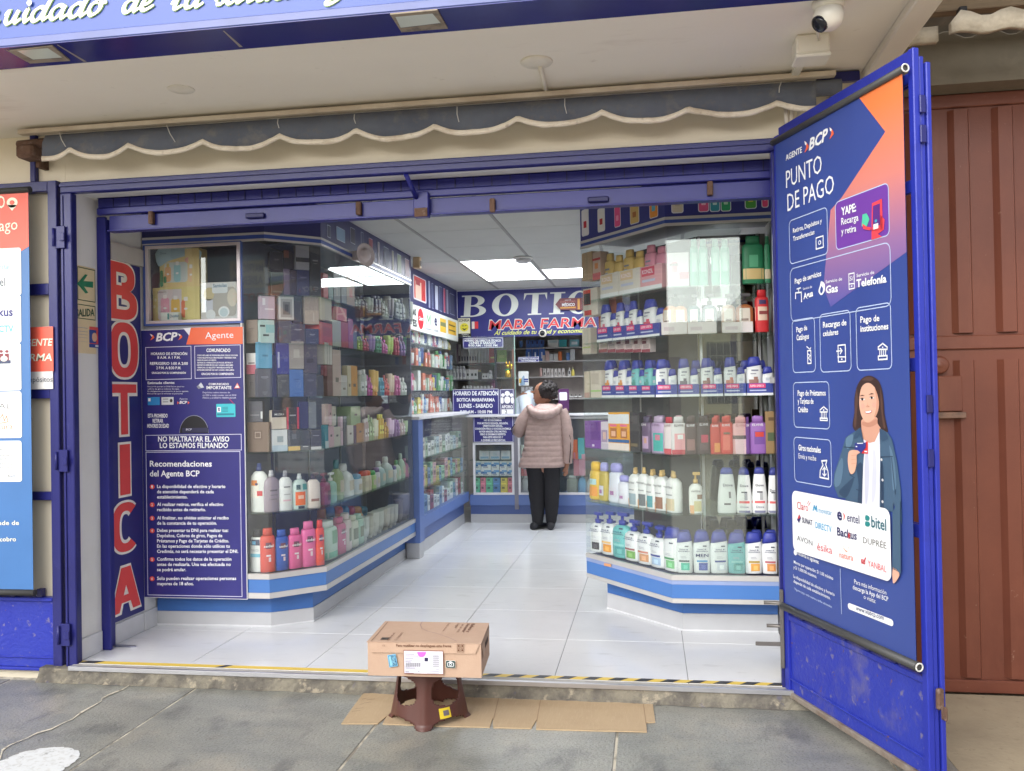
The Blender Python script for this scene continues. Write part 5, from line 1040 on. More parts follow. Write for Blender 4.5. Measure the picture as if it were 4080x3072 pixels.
bot(1, 'L3', 'd', 'lotion', 664, 846, 280, 'tropical leaf lotion bottle with an orange label', [(196, 214, 210), (206, 212, 214)], [(.12, .5, -.7, .55, (236, 112, 62)), (.55, .72, .2, .8, (70, 150, 150)), (.56, .7, -.6, -.1, (60, 90, 96)), (.02, .1, -.4, .4, (50, 64, 80)), (.3, .4, -.4, .3, (246, 196, 170))])
bot(1, 'L3', 'd', 'lotion', 848, 1006, 282, 'cream lotion bottle with a dark collar', [(216, 204, 198), (74, 66, 84)], [(.2, .28, -.5, .7, (150, 110, 100))])
bot(1, 'L3', 's', 'pump', 1068, 1160, 268, 'plum pump bottle', [(146, 62, 104), (126, 60, 92)], [(.15, .45, -.5, .3, (90, 40, 66))]); bot(1, 'L3', 's', 'pump', 1150, 1225, 262, 'mint pump bottle', [(150, 192, 176), (226, 228, 226)]); bot(1, 'L3', 'd', 'pump', 930, 1060, 270, 'purple grey pump bottle set back', [(116, 84, 106), (96, 74, 92)], back=.06)
for x0, x1, yt, kd, ds, cl in ((1230, 1325, 100, 'jug', 'olive bottle with a teal cap', [(150, 168, 120), (46, 120, 132)]), (1335, 1470, 150, 'jug', 'white body cream bottle', [(220, 224, 220), (226, 228, 226)]), (1478, 1545, 280, 'spray', 'white bottle with a light blue cap', [(216, 220, 222), (110, 170, 206)]), (1560, 1620, 240, 'spray', 'cream bottle with a red cap', [(214, 206, 178), (220, 76, 50)]), (1605, 1665, 235, 'spray', 'cream bottle with an orange cap', [(210, 200, 176), (232, 98, 44)]), (1668, 1715, 235, 'spray', 'lime bottle with a green cap', [(170, 202, 130), (64, 168, 84)]), (1718, 1765, 195, 'spray', 'white bottle with a violet cap', [(206, 204, 210), (112, 84, 140)]), (1768, 1850, 120, 'jug', 'pale aqua bottle', [(160, 186, 184), (176, 196, 192)]), (1855, 1930, 62, 'jug', 'pale grey green bottle', [(168, 188, 184), (186, 200, 196)]), (1940, 1975, 175, 'spray', 'white slim bottle with a blue cap', [(210, 212, 214), (84, 88, 150)]), (1980, 2030, 105, 'jug', 'white bottle with a green cap', [(190, 206, 186), (66, 160, 90)]), (2035, 2085, 20, 'jug', 'pale green tall bottle', [(176, 202, 180), (180, 200, 186)]), (2090, 2145, 80, 'jug', 'pink tall bottle', [(206, 140, 178), (214, 150, 184)])):
    bot(1, 'L3', 's', kd, x0, x1, yt, ds, cl, [(.2, .5, -.5, .5, (200, 190, 170))])
# bottom: shampoos
SD = [(.62, .68, -.35, .35, (226, 226, 232)), (.5, .66, -.3, .3, (120, 60, 84)), (.35, .4, -.2, .3, (232, 226, 232))]
def sedal(k, reg, seg, x0, x1, yt, desc, col, cap): return bot(k, reg, seg, 'sedal', x0, x1, yt, desc, [col, cap], [(.54, .68, -.38, .38, (118, 62, 88)), (.36, .4, -.3, .3, (236, 220, 228)), (.24, .34, .0, .3, (232, 206, 216))], words=[('sedal', .575, .055, .62, (246, 244, 246))])
bot(0, 'L3', 'f', 'sedal', 102, 262, 990, 'white talc bottle with a black cap and navy band', [(232, 234, 234), (52, 52, 66)], [(.64, .78, -.95, .95, (54, 60, 92)), (.66, .74, -.5, .1, (96, 168, 208)), (.36, .44, -.85, .75, (120, 190, 214))], words=[('TALCO', .5, .05, .62, (160, 164, 170))], dr=.5)
sedal(0, 'L3', 'd', 266, 438, 968, 'coral red shampoo bottle', (220, 82, 72), (206, 72, 64)); sedal(0, 'L3', 'd', 444, 604, 986, 'royal blue shampoo bottle', (52, 92, 182), (60, 98, 186)); sedal(0, 'L3', 'd', 612, 778, 966, 'pink shampoo bottle', (222, 96, 150), (228, 110, 160)); sedal(0, 'L3', 'd', 778, 954, 880, 'tall pink shampoo bottle', (224, 104, 160), (230, 116, 168)); sedal(0, 'L3', 'd', 952, 1052, 862, 'tall orange red shampoo bottle', (230, 82, 70), (226, 72, 62))
bot(0, 'L3', 's', 'sedal', 1112, 1240, 868, 'white and green leaf shampoo bottle', [(186, 214, 196), (214, 222, 216)], [(.4, .75, -.3, .9, (112, 160, 122)), (.05, .2, -.9, .9, (110, 190, 160))]); sedal(0, 'L3', 's', 1252, 1335, 822, 'magenta shampoo bottle', (196, 66, 122), (190, 60, 116))
for i, (x0, x1, yt, cl) in enumerate(((1338, 1420, 770, (214, 200, 196)), (1422, 1490, 800, (206, 212, 190)), (1495, 1565, 780, (168, 204, 182)), (1572, 1640, 820, (214, 220, 214)), (1644, 1690, 800, (196, 196, 184)), (1694, 1752, 760, (212, 214, 204)), (1756, 1825, 740, (200, 204, 196)), (1830, 1890, 710, (190, 186, 176)), (1894, 1940, 690, (186, 184, 176)), (1944, 2000, 670, (186, 186, 182)), (2010, 2060, 600, (120, 112, 124)), (2070, 2150, 520, (134, 132, 156)))):
    ds = ('blush', 'ivory green', 'mint', 'white', 'stone', 'pale sage', 'light grey', 'sand grey', 'warm grey', 'silver grey', 'dark mauve', 'lavender grey')[i]
    bot(0, 'L3', 's', 'sedal' if i < 3 else 'tube', x0, x1, yt, ds + (' shampoo bottle' if i < 3 else ' hair cream pouch'), [cl, cl], [(.25, .6, -.6, .6, (120, 130, 100))] if i < 3 else (), name=None if i < 3 else 'cream_pouch', cat=None if i < 3 else 'pouch')
for i, (x, cl, cap) in enumerate(((1300, (150, 110, 80), (176, 112, 60)), (1400, (60, 96, 160), (64, 110, 178)), (1500, (206, 84, 60), (216, 92, 60)), (1580, (60, 120, 170), (60, 130, 180)), (1650, (190, 60, 80), (200, 60, 80)), (1720, (226, 160, 60), (230, 160, 50)), (1790, (40, 130, 170), (40, 140, 180)))):
    bot(0, 'L3', 's', 'spray', x - 30, x + 40, 690, ('bronze', 'blue', 'orange', 'azure', 'raspberry', 'amber', 'cyan')[i] + ' capped bottle in the rear line', [cl, cap], back=.12)

# header prints on the side of the perfume case (product outlines)
OUTL = C(196, 204, 220)
for x0, y0, x1, y1, cl in ((1082, -20, 1130, 160, (70, 76, 100)), (1200, 0, 1310, 220, (130, 160, 190)), (1375, 10, 1438, 240, (76, 74, 90)), (1508, 70, 1545, 280, (82, 88, 120)), (1606, 145, 1660, 420, (150, 70, 80)), (1718, 195, 1748, 480, (170, 160, 170)), (1795, 255, 1862, 530, (84, 92, 116)), (1898, 305, 1926, 570, (170, 168, 150)), (1965, 345, 2020, 610, (150, 164, 140)), (2062, 405, 2120, 660, (160, 130, 140))):
    s = Sheet('header_print', pc, (-1.8595, 5.0, 0), (0, 1, 0), (0, 0, 1), 'L1', .0009); s.rect(x0, y0, x1, y1, OUTL, 0, .008); a, b = s.uv(x0, y0), s.uv(x1, y1); s.shape(rrect(a[0] + .004, b[1] + .004, b[0] - .004, a[1] - .004, .006), C(*cl), 1)
# siren on the header
c = onX(px('L1', 1480, 375), -1.82)
t = thing('alarm_siren', (-1.858, c.y, c.z), 'white horn siren mounted on the perfume case header', 'siren')
mb = MB(); d = Vector((.86, -.5, .05)).normalized(); A = d.cross(Vector((0, 0, 1))).normalized(); B = d.cross(A); o = Vector((-1.79, c.y, c.z))
SIR = M('siren_white', (206, 196, 198), .4)
TT = Matrix(((A.x, B.x, d.x, o.x), (A.y, B.y, d.y, o.y), (A.z, B.z, d.z, o.z), (0, 0, 0, 1)))
rg = lambda pr: [[TT @ Vector((r * math.cos(a), r * math.sin(a), z)) for a in (2 * math.pi * q / 22 for q in range(22))] for r, z in pr]
part('horn', MB().loft(rg(((.028, -.05), (.032, -.02), (.05, .01), (.072, .022), (.076, .026), (.07, .024), (.045, .016), (.04, .03), (.028, .042), (.004, .046))), SIR), t)
part('bracket', MB().box(-1.8585, -1.80, c.y - .012, c.y + .012, c.z - .03, c.z + .03, SIR, .003), t)
c = onX(px('X2', 508, 475), -1.84)
t = thing('motion_sensor', (-1.858, c.y, c.z), 'small beige motion sensor box on the header corner under the ceiling', 'sensor')
part('housing', MB().box(-1.858, -1.80, c.y - .03, c.y + .03, c.z - .055, c.z + .055, M('sensor_beige', (214, 186, 150), .4), .006), t); part('window', MB().box(-1.7995, -1.797, c.y - .018, c.y + .018, c.z - .035, c.z + .005, C(120, 112, 110)), t)

# ------------------------------------------------------------------ AGENT SIGN + display window left of the case
p00, p11 = onY(px('P2', 22, 1636), 4.55), onY(px('P2', 610, 32), 4.55)
ag = thing('agent_sign', ((p00.x + p11.x) / 2, 4.55, p00.z), 'tall navy agent notice board with orange heading and numbered recommendations', 'sign')
SGN = M('sign_navy', (48, 46, 118), .35, var=.05)
part('board', MB().box(p00.x, p11.x, 4.549, 4.555, p00.z, p11.z, C(226, 226, 230), .001), ag)
s = Sheet('print', ag, (p00.x, 4.5488, p00.z), (1, 0, 0), (0, 0, 1), 'P2')
a = s.uv(28, 45); W0, H0 = p11.x - p00.x, p11.z - p00.z
s.shape([(.004, .004), (W0 - .004, .004), (W0 - .004, H0 - .004), (.004, H0 - .004)], SGN, 0)
s.poly([(300, 38), (606, 33), (606, 134), (272, 138)], C(238, 106, 66), 1); s.poly([(255, 42), (300, 38), (290, 85)], C(228, 228, 236), 2)
s.text('BCP', (92, 118), (222, 112), 46, W_, 2, .035, .22)
for x, y in ((72, 92), (238, 90)):
    s.poly([(x - 14, y - 18), (x + 6, y - 8), (x + 12, y + 4), (x + 2, y + 14), (x - 14, y + 22), (x - 2, y + 4)], ORA, 2); s.poly([(x - 14, y - 18), (x + 2, y - 10), (x - 2, y), (x - 8, y - 6)], W_, 3)
s.text('Agente', (385, 103), (552, 98), 38, W_, 2)
def sr(x0, y0, x1, y1): s.ring(x0, y0, x1, y1, .0032, C(214, 214, 236), 1)
sr(30, 154, 304, 342); sr(320, 146, 596, 334); sr(30, 674, 600, 764); sr(32, 774, 604, 1632)
B_ = .02
for tx, x0, x1, y, h in (('HORARIO DE ATENCIÓN', 64, 278, 200, 15), ('8 A.M. A 1 P.M.', 102, 238, 222, 15), ('REFRIGERIO 1:00 A 2:00', 58, 282, 258, 16), ('2 P.M. A 8:30 P.M.', 95, 242, 284, 16), ('GRACIAS POR SU COMPRENSIÓN', 68, 270, 311, 11), ('COMUNICADO', 392, 534, 182, 20), ('GRACIAS POR SU COMPRENSIÓN', 362, 553, 318, 12), ('NO MALTRATAR EL AVISO', 106, 528, 712, 30), ('LO ESTAMOS FILMANDO', 116, 520, 750, 30), ('ESTA PROHIBIDO', 46, 162, 570, 22), ('RETIRAR', 74, 136, 600, 22), ('MENORES DE EDAD', 42, 170, 630, 22), ('COMUNICADO', 405, 525, 378, 12), ('IMPORTANTE', 392, 540, 402, 18), ('Recomendaciones', 57, 424, 860, 34), ('del Agente BCP', 57, 352, 918, 34)):
    s.text(tx, (x0, y), (x1, y), h, W_, 2, B_)
for k_, (tx, x1) in enumerate((('-TODO RECLAMO SE PODRÁ REALIZAR CON EL VOUCHER', 578), ('-TODO BILLETE FALSO SERÁ PICADO Y RETENIDO POR', 568), ('ORDEN DEL BANCO DE CRÉDITO', 450), ('-REVISAR SU OPERACIÓN DE PAGOS, RETIROS Y', 548), ('DEPÓSITOS DESPUÉS NO HAY LUGAR A RECLAMO', 550), ('-VERIFICAR LOS BILLETES Y MONEDAS ANTES DE', 548), ('RETIRARSE DESPUÉS NO HAY LUGAR A RECLAMOS', 556))): s.text(tx, (336, 206 + k_ * 14.5), (x1, 206 + k_ * 14.5), 8, W_, 2, .02)
s.text('Estimado cliente:', (44, 372), (204, 370), 14, W_, 2, .02)
for k_, (tx, x1) in enumerate((('Recuerda portar tu DNI físico para los', 260), ('cobros de giro y cobros de yape.', 232), ('Es obligatorio presentarlo al socio agente.', 286), ('Recuerda que el trámite es personal.', 254))): s.text(tx, (44, 390 + k_ * 14), (x1, 390 + k_ * 14), 7, W_, 2)
for k_, (tx, x1) in enumerate((('Depósitos sobre montos de', 532), ('(s/.500 a más) contar con el DNI', 568), ('FÍSICO y el DÍGITO VERIFICADOR', 568))): s.text(tx, (370, 426 + k_ * 16), (x1, 426 + k_ * 16), 9, C(200, 200, 226), 2, .01)
s.rect(44, 450, 116, 496, C(46, 134, 196), 2); s.rect(48, 456, 62, 474, W_, 3); s.rect(126, 450, 198, 494, C(206, 210, 214), 2); s.disc(184, 470, 8, 11, C(60, 50, 50), 3); s.rect(134, 458, 166, 464, C(150, 154, 160), 3); s.rect(134, 474, 166, 480, C(150, 154, 160), 3)
s.text('Agente', (232, 464), (280, 464), 11, C(206, 206, 230), 2); s.text('BCP', (232, 488), (278, 488), 16, W_, 2, .03, .2); s.poly([(220, 474), (230, 482), (220, 492)], ORA, 2); s.poly([(282, 474), (292, 482), (282, 492)], ORA, 2)
s.rect(450, 490, 564, 566, C(58, 190, 204), 2, .004); s.rect(456, 508, 478, 538, W_, 3); s.disc(467, 518, 5, 6, SGN, 4); s.rect(464, 524, 472, 532, SGN, 4)
for k_ in range(4): s.rect(486, 508 + k_ * 8, 520, 511 + k_ * 8, C(36, 130, 150), 3)
s.rect(456, 546, 556, 556, C(36, 130, 150), 3); s.line([(530, 462), (558, 494)], .003, C(200, 60, 90), 2)
s.poly([(575, 364), (592, 396), (556, 398)], C(226, 96, 70), 2); s.poly([(574, 371), (586, 393), (562, 394)], W_, 3); s.rect(572, 376, 576, 386, C(226, 96, 70), 4); s.rect(572, 388, 576, 391, C(226, 96, 70), 4)
s.poly([(344, 380), (360, 362), (378, 392), (360, 396)], C(200, 204, 214), 2); s.poly([(334, 386), (345, 378), (362, 396), (346, 402)], C(130, 134, 150), 3)
for n_, lines in enumerate(((980, ('La disponibilidad de efectivo y horario', 504), ('de atención dependerá de cada', 436), ('establecimiento.', 280)), (1086, ('Al realizar retiros, verifica el efectivo', 492), ('recibido antes de retirarlo.', 388)), (1166, ('Al finalizar, no olvides solicitar el recibo', 524), ('de la constancia de tu operación.', 454)), (1240, ('Debes presentar tu DNI para realizar tus:', 522), ('Depósitos, Cobros de giros, Pagos de', 486), ('Préstamos y Pago de Tarjetas de Crédito.', 526), ('En las operaciones donde sólo utilices tu', 530), ('Credimás, no será necesario presentar el DNI.', 580)), (1410, ('Confirma todos los datos de la operación', 540), ('antes de realizarla. Una vez efectuada no', 536), ('se podrá anular.', 272)), (1524, ('Solo pueden realizar operaciones personas', 568), ('mayores de 18 años.', 316)))):
    y = lines[0]; s.disc(71, y, 14, 14, C(232, 90, 80), 2); s.text(str(n_ + 1), (67, y + 7), (75, y + 7), 15, W_, 3, .02)
    for k_, (tx, x1) in enumerate(lines[1:]): s.text(tx, (100, y + 7 + k_ * 31), (x1, y + 7 + k_ * 31), 19, W_, 2, .018)
# service hatch: a dark arched opening with a tray
arc = [(232 + 87 * (1 - math.cos(math.pi * k_ / 14)), 662 - 106 * math.sin(math.pi * k_ / 14)) for k_ in range(15)]
s.poly(arc, C(150, 152, 170), 2); s.poly([(x * .97 + 319 * .03, 662 - (662 - y) * .97) for x, y in arc], M('hatch_black', (18, 18, 26), .5), 3); s.rect(250, 632, 404, 658, C(40, 40, 72), 4); s.text('BCP', (272, 646), (308, 646), 11, C(190, 190, 206), 5, .02, .2)
# display window
dw = thing('gift_window', (-2.54, 4.57, 1.79), 'blue framed glass window showing baby gift sets above the agent sign', 'display case')
q = lambda x, y: onY(px('P1', x, y), 4.556)
A0, A1 = q(40, 1070), q(1195, 55); B0, B1 = q(72, 1045), q(1182, 70); C0, C1 = q(106, 1010), q(1142, 105)
def frame4(o0, o1, i0, i1, y0, y1, mat):
    return MB().box(o0.x, o1.x, y0, y1, o0.z, i0.z, mat, .001).box(o0.x, o1.x, y0, y1, i1.z, o1.z, mat, .001).box(o0.x, i0.x, y0, y1, i0.z + .0002, i1.z - .0002, mat, .001).box(i1.x, o1.x, y0, y1, i0.z + .0002, i1.z - .0002, mat, .001)
part('outer_frame', frame4(A0, A1, B0, B1, 4.553, 4.575, M('window_blue', (74, 98, 168), .4)), dw); part('inner_frame', frame4(B0, B1, C0, C1, 4.548, 4.575, M('window_silver', (200, 192, 196), .35, .2)), dw)
part('glass_pane', MB().poly([(C0.x, 4.56, C0.z), (C1.x, 4.56, C0.z), (C1.x, 4.56, C1.z), (C0.x, 4.56, C1.z)], GLASS), dw)
part('cabinet', MB().box(-2.838, -2.83, 4.58, 4.98, 1.70, 2.29, BACKN).box(-2.26, -2.2505, 4.58, 4.98, 1.70, 2.29, BACKN).box(-2.829, -2.2605, 4.96, 4.98, 1.70, 2.29, BACKN).box(-2.829, -2.2605, 4.58, 4.959, C0.z - .02, C0.z - .001, M('shelf_white', (206, 206, 208), .4)).box(-2.829, -2.2605, 4.58, 4.959, 2.285, 2.295, BACKN), dw)
part('side_body', MB().box(-2.837, -2.2605, 4.5755, 4.60, .40, C0.z - .0205, M('panel_grey', (160, 162, 172), .5)), dw)
gr = Row((0, 4.64, 0), (0, 1, 0), C0.z - .001, 'gift window shelf', 'P1')
def gift(x0, x1, yt, ds, cl, yb=None, nm='gift_box', back=0.): return put(gr, 'carton', x0, x1, yt, ds, [cl], yb, .35, name=nm, back=back)
def gsheet(t, back=0.): return Sheet('print', t, (-2.6, 4.6395 + back, 0), (1, 0, 0), (0, 0, 1), 'P1', .0008)
GW = C(238, 236, 236)
def gb(s, x0, y0, x1, y1, m, cap=None, l=1):
    s.rect(x0, y0, x1, y1, m, l, .016, 5); w_ = (x1 - x0) * .28; s.rect(x0 + w_, y0 - 36, x1 - w_, y0 + 8, cap or GW, l + 1, .003); s.disc((x0 + x1) / 2, (y0 + y1) / 2, (x1 - x0) * .2, 14, GW, l + 1, 12)
s = gsheet(gift(138, 706, 606, 'yellow baby gift box with pink, yellow and orange bottles', (230, 216, 146)))
s.rect(205, 640, 625, 992, C(218, 210, 214), 0, .02, 6); gb(s, 240, 735, 345, 980, C(232, 170, 194)); gb(s, 362, 745, 470, 985, C(238, 196, 96)); gb(s, 484, 760, 592, 965, C(236, 132, 92)); s.text("Johnson's", (195, 680), (306, 674), 24, C(120, 96, 80), 1); s.disc(645, 918, 24, 24, C(140, 206, 206), 1)
for x_, y_ in ((180, 760), (165, 840), (672, 830), (676, 740)): s.disc(x_, y_, 14, 22, C(240, 232, 186), 1, 10)
s = gsheet(gift(712, 1138, 548, 'white baby gift box with a round window', (216, 216, 216)))
s.rect(748, 615, 1130, 945, C(178, 174, 168), 0, .02, 6); s.disc(812, 690, 62, 80, C(206, 190, 146), 1); s.disc(1090, 730, 60, 110, C(214, 206, 190), 1); s.rect(762, 750, 860, 910, C(206, 210, 224), 1, .012); s.disc(990, 900, 66, 70, C(232, 236, 240), 2); s.disc(990, 905, 48, 52, C(196, 214, 222), 3); s.disc(835, 935, 56, 64, C(228, 232, 236), 2); s.rect(850, 566, 1036, 676, C(222, 228, 234), 3, .012); s.text('Santolas', (862, 612), (1026, 604), 40, C(120, 146, 170), 4, .03)
for y_ in (690, 750): s.rect(714, y_, 748, y_ + 30, C(70, 126, 176), 1)
s = gsheet(gift(208, 690, 148, 'tall blue and yellow baby gift box with a cactus print', (232, 210, 150), 608, back=.01), .01)
s.poly([(212, 152), (686, 152), (686, 300), (560, 240), (450, 260), (330, 300), (212, 360)], C(170, 198, 214), 0, 3); s.disc(600, 285, 78, 44, C(232, 172, 160), 1); s.rect(285, 318, 560, 545, C(206, 214, 214), 1, .02, 6); gb(s, 290, 365, 365, 545, C(230, 176, 130), C(226, 196, 110), 2); gb(s, 395, 340, 480, 545, C(160, 206, 214), None, 2); gb(s, 560, 375, 640, 545, C(236, 200, 156), None, 2); s.rect(232, 412, 272, 606, C(70, 142, 98), 3, .01); s.rect(276, 480, 312, 560, C(70, 142, 98), 3, .01); s.text('Dove', (238, 222), (306, 216), 26, C(96, 116, 150), 1)
s = gsheet(gift(318, 520, 918, 'small teal and white cream carton', (210, 218, 214), None, 'cream_carton', -.07), -.07)
s.rect(318, 920, 342, 990, C(70, 150, 150), 0); s.text('Desitin', (350, 968), (458, 960), 34, C(80, 124, 150), 1, .01)
# vertical BOTICA panel on the reveal
bp = thing('botica_panel', (XL + .01, 4.4, .2), 'vertical navy panel with large red BOTICA letters beside the shutter rail', 'sign')
xp = XL + .008; ya = onX(px('Z4', 722, 200), xp).y; yb = onX(px('Z4', 912, 60), xp).y
yb = min(yb, 4.535); za2 = onX(px('Z4', 800, 40), xp).z; zb2 = .19
part('board', MB().box(XL + .0006, xp, 4.252, yb, zb2, za2, M('panel_navy', (46, 46, 116), .4, var=.05)), bp)
part('upper_board', MB().box(XL + .0006, XL + .02, 4.252, 4.56, za2 + .004, 2.225, C(196, 192, 186, .6)), bp)
s = Sheet('lettering', bp, (xp + .0004, 4.252, 0), (0, 1, 0), (0, 0, 1), 'Z4', .001)
wB = yb - 4.252; RED, CRM = C(232, 78, 74), C(246, 240, 228)
for reg, ch, x0, yb_, x1, yt_ in (('Z4', 'B', 700, 398, 884, 58), ('Z4', 'O', 708, 782, 892, 432), ('Z4', 'T', 716, 1162, 886, 822), ('Z4', 'I', 774, 1552, 842, 1206), ('Z7', 'C', 722, 276, 900, -98), ('Z7', 'A', 716, 672, 908, 306)):
    s.reg = reg; bx_ = [(x0, yb_, x1, yt_)]
    capitals(s, ch, bx_, CRM, 0, 0., .30, .20, .009); capitals(s, ch, bx_, RED, 2, 0., .30, .20, -.004)
# exit sign and notice on the reveal wall
ex = thing('exit_sign', (XL, 4.05, 1.6), 'cream and green SALIDA exit sign with a left arrow on the white reveal', 'sign')
s = Sheet('print', ex, (XL + .0035, 3.98, 0), (0, 1, 0), (0, 0, 1), 'Z4', .0008)
a, b = s.uv(497, 50), s.uv(622, 420)
part('plate', MB().box(XL + .0004, XL + .003, 3.98 + a[0], 3.98 + b[0], a[1] - .445, a[1], C(226, 208, 168, .4)), ex)
EG = C(40, 128, 92); DG = C(36, 84, 60)
s.ring(500, 60, 618, 296, .004, DG, 0); s.ring(500, 302, 618, 412, .004, DG, 0)
s.poly([(498, 172), (550, 112), (566, 116), (540, 156), (602, 160), (602, 200), (544, 192), (570, 232), (552, 236)], EG, 1); s.text('SALIDA', (492, 386), (610, 382), 48, DG, 1, .02)
no = thing('blue_notice', (XL, 4.05, 1.4), 'light blue bank notice taped on the white reveal below the exit sign', 'notice')
s = Sheet('print', no, (XL + .0025, 3.98, 0), (0, 1, 0), (0, 0, 1), 'Z4', .0008)
a, b = s.uv(497, 438), s.uv(642, 592)
part('sheet', MB().box(XL + .0004, XL + .002, 3.98 + a[0], 3.98 + b[0], b[1], a[1], C(156, 190, 222, .4)), no)
s.rect(578, 450, 640, 588, C(226, 92, 88), 0); s.rect(576, 470, 622, 560, C(52, 78, 150), 1); s.disc(610, 520, 16, 28, C(226, 180, 150), 2); s.rect(576, 562, 640, 590, C(52, 78, 150), 2); s.rect(614, 570, 634, 584, W_, 3)
for y in (456, 480, 500, 520, 545): s.rect(502, y, 566, y + 5, C(104, 130, 180), 1)
# ================================================================== SHAMPOO CASE (beside the tall banner)
RZ = [.411, .724, 1.036, 1.339, 1.667, 1.92]; RTOP = 2.235
RA, RB_, RC_ = (-.392, 5.24), (.098, 4.62), (.652, 4.62)
sc_ = thing('shampoo_case', (.2, 5.0, FZ), 'faceted glass display case full of shampoo bottles beside the tall banner', 'display case')
Rl = [RA, RB_, RC_]; Rpl = [(-.275, 5.25), (.154, 4.79), (.652, 4.80)]
part('skirting', ribbon(Rpl, .02, FZ, .17, PLW), sc_); part('skirting_lip', ribbon(Rpl, .01, FZ + .001, FZ + .010, MATS['lip_white'], .004), sc_); part('toe_panel', ribbon(Rpl, .02, .1705, .276, MATS['toe_blue'], -.004), sc_)
part('deck', MB().prism([(-.385, 5.245), (.10, 4.632), (.652, 4.632), (.652, 5.46), (-.10, 5.46)], .27, .403, MATS['deck_core']), sc_)
part('lower_trim', ribbon(Rl, .016, .266, .290, SILVER, .004), sc_); part('blue_band', ribbon(Rl, .014, .2905, .362, BANDBLUE, .001), sc_); part('grey_band', ribbon(Rl, .015, .3625, .385, M('band_lavender', (150, 166, 208), .3, .2), .002), sc_); part('ledge_trim', ribbon(Rl, .02, .3855, .411, SILVER, .007), sc_)
part('band_repair', MB().poly([Vector(p) for p in [on(px('R3', *q), (.098, 4.617, 0), (.785, .62, 0)) - Vector((.785, .62, 0)) * .006 for q in ((262, 1054), (330, 1064), (328, 1092), (262, 1080))]], C(206, 150, 110)), sc_)
part('header_trim', ribbon(Rl, .015, RTOP, RTOP + .014, SILVER, .004), sc_); part('header_band', ribbon(Rl, .013, RTOP + .0145, RTOP + .032, MATS['header_blue'], .001), sc_); part('header_trim', ribbon(Rl, .015, RTOP + .0325, RTOP + .047, SILVER, .004), sc_); part('header', ribbon(Rl, .02, RTOP + .0475, ZC - .002, M('header_navy', (48, 52, 128), .4, var=.05), 0), sc_)
for a, b in ((RA, RB_), (RB_, (.476, 4.62)), ((.106, 4.627), (.484, 4.627))): part('glass_pane', pane(MB(), a, b, .412, RTOP), sc_)
shp = [(-.388, 5.245), (.10, 4.628), (.65, 4.628), (.65, 4.978), (.273, 4.978), (-.105, 5.458)]
for z in RZ[1:]: part('glass_shelf', MB().prism(shp, z - .008, z, SHELFG), sc_)
MIR = M('case_mirror', (150, 152, 150), .03, 1.0, var=.02); GREYB = M('case_grey_back', (96, 95, 98), .3, var=.15)
part('mirror_back', MB().box(.273, .65, 4.982, 4.99, .412, RTOP, MIR), sc_)
mb = MB(); i0, i1 = Vector((.271, 4.984)), Vector((-.109, 5.464)); mb.poly([(i0.x, i0.y, .412), (i0.x, i0.y, RTOP), (i1.x, i1.y, RTOP), (i1.x, i1.y, .412)], GREYB); part('back_panel', mb, sc_)
part('end_panel', MB().poly([(-.394, 5.243, .412), (-.394, 5.243, RTOP), (-.109, 5.466, RTOP), (-.109, 5.466, .412)], GLASS), sc_)
part('top_panel', MB().prism(shp, RTOP + .036, RTOP + .044, GREYB), sc_)
part('end_stile', MB().box(.632, .654, 4.615, 4.66, .412, RTOP, BLACK, .002), sc_)
for x, y in ((.283, 4.97), (.60, 4.97), (-.06, 5.39)): part('shelf_standard', MB().box(x, x + .014, y, y + .008, .413, RTOP, ALU), sc_)
part('pane_lock', MB().box(.61, .66, 4.605, 4.6195, 1.40, 1.43, ALU, .002), sc_)
W_R = ['bottom shampoo case shelf', 'fifth shampoo case shelf', 'fourth shampoo case shelf', 'third shampoo case shelf', 'second shampoo case shelf', 'top shampoo case shelf']
RDn = Vector((.785, .62, 0)); RDp = Vector((.098, 4.62, 0)) + RDn * .05
def RROW(k, reg, seg, back=0.): return Row(RDp + RDn * back, RDn, RZ[k], W_R[k], reg) if seg == 'd' else Row((.3, 4.67 + back, 0), (0, 1, 0), RZ[k], W_R[k], reg)
def rb(k, reg, seg, kind, x0, x1, yt, desc, cols, prints=(), **kw): return put(RROW(k, reg, seg), kind, x0, x1, yt, desc, cols, kw.pop('yb', None), kw.pop('dr', .55), prints, **kw)
HSB = (54, 64, 158); HSW = (228, 230, 232)
# bottom shelf: pump bottles on the facet, flip bottles in front
HSW2 = [('head &', .565, .03, .5, (60, 66, 110)), ('shoulders', .52, .03, .66, (60, 66, 110))]
def hs(acc, low): return [(.07, .25, -.4, .65, acc), (.1, .2, -.1, .4, tuple(min(255, v + 30) for v in acc)), (.27, .315, -.62, .62, low), (.64, .67, .1, .55, (90, 94, 110)), (.4, .41, -.4, .2, (176, 178, 188)), (.37, .38, -.4, .3, (176, 178, 188))]
for x0, x1, yt, ds, col, a_, l_ in ((104, 202, 575, 'white pump shampoo with a black sprig label', HSW, (70, 66, 70), (214, 214, 216)), (206, 316, 570, 'white pump shampoo with an orange label', HSW, (232, 156, 60), (236, 190, 120)), (312, 440, 580, 'aqua pump shampoo', (112, 190, 190), (86, 160, 160), (150, 210, 208)), (422, 550, 650, 'white pump shampoo with a green leaf label', HSW, (120, 170, 90), (160, 100, 100)), (546, 672, 670, 'white pump shampoo with an almond label', HSW, (206, 150, 110), (206, 130, 110)), (664, 794, 712, 'white pump shampoo with a blue label', HSW, (170, 196, 226), (60, 70, 150))):
    rb(0, 'R3', 'd', 'pump', x0, x1, yt, ds, [col, HSB], hs(a_, l_), words=HSW2)
rb(0, 'R3', 'd', 'flip', 796, 925, 722, 'white flip cap shampoo with a green mint label', [HSW, HSB], hs((120, 190, 130), (70, 150, 96)))
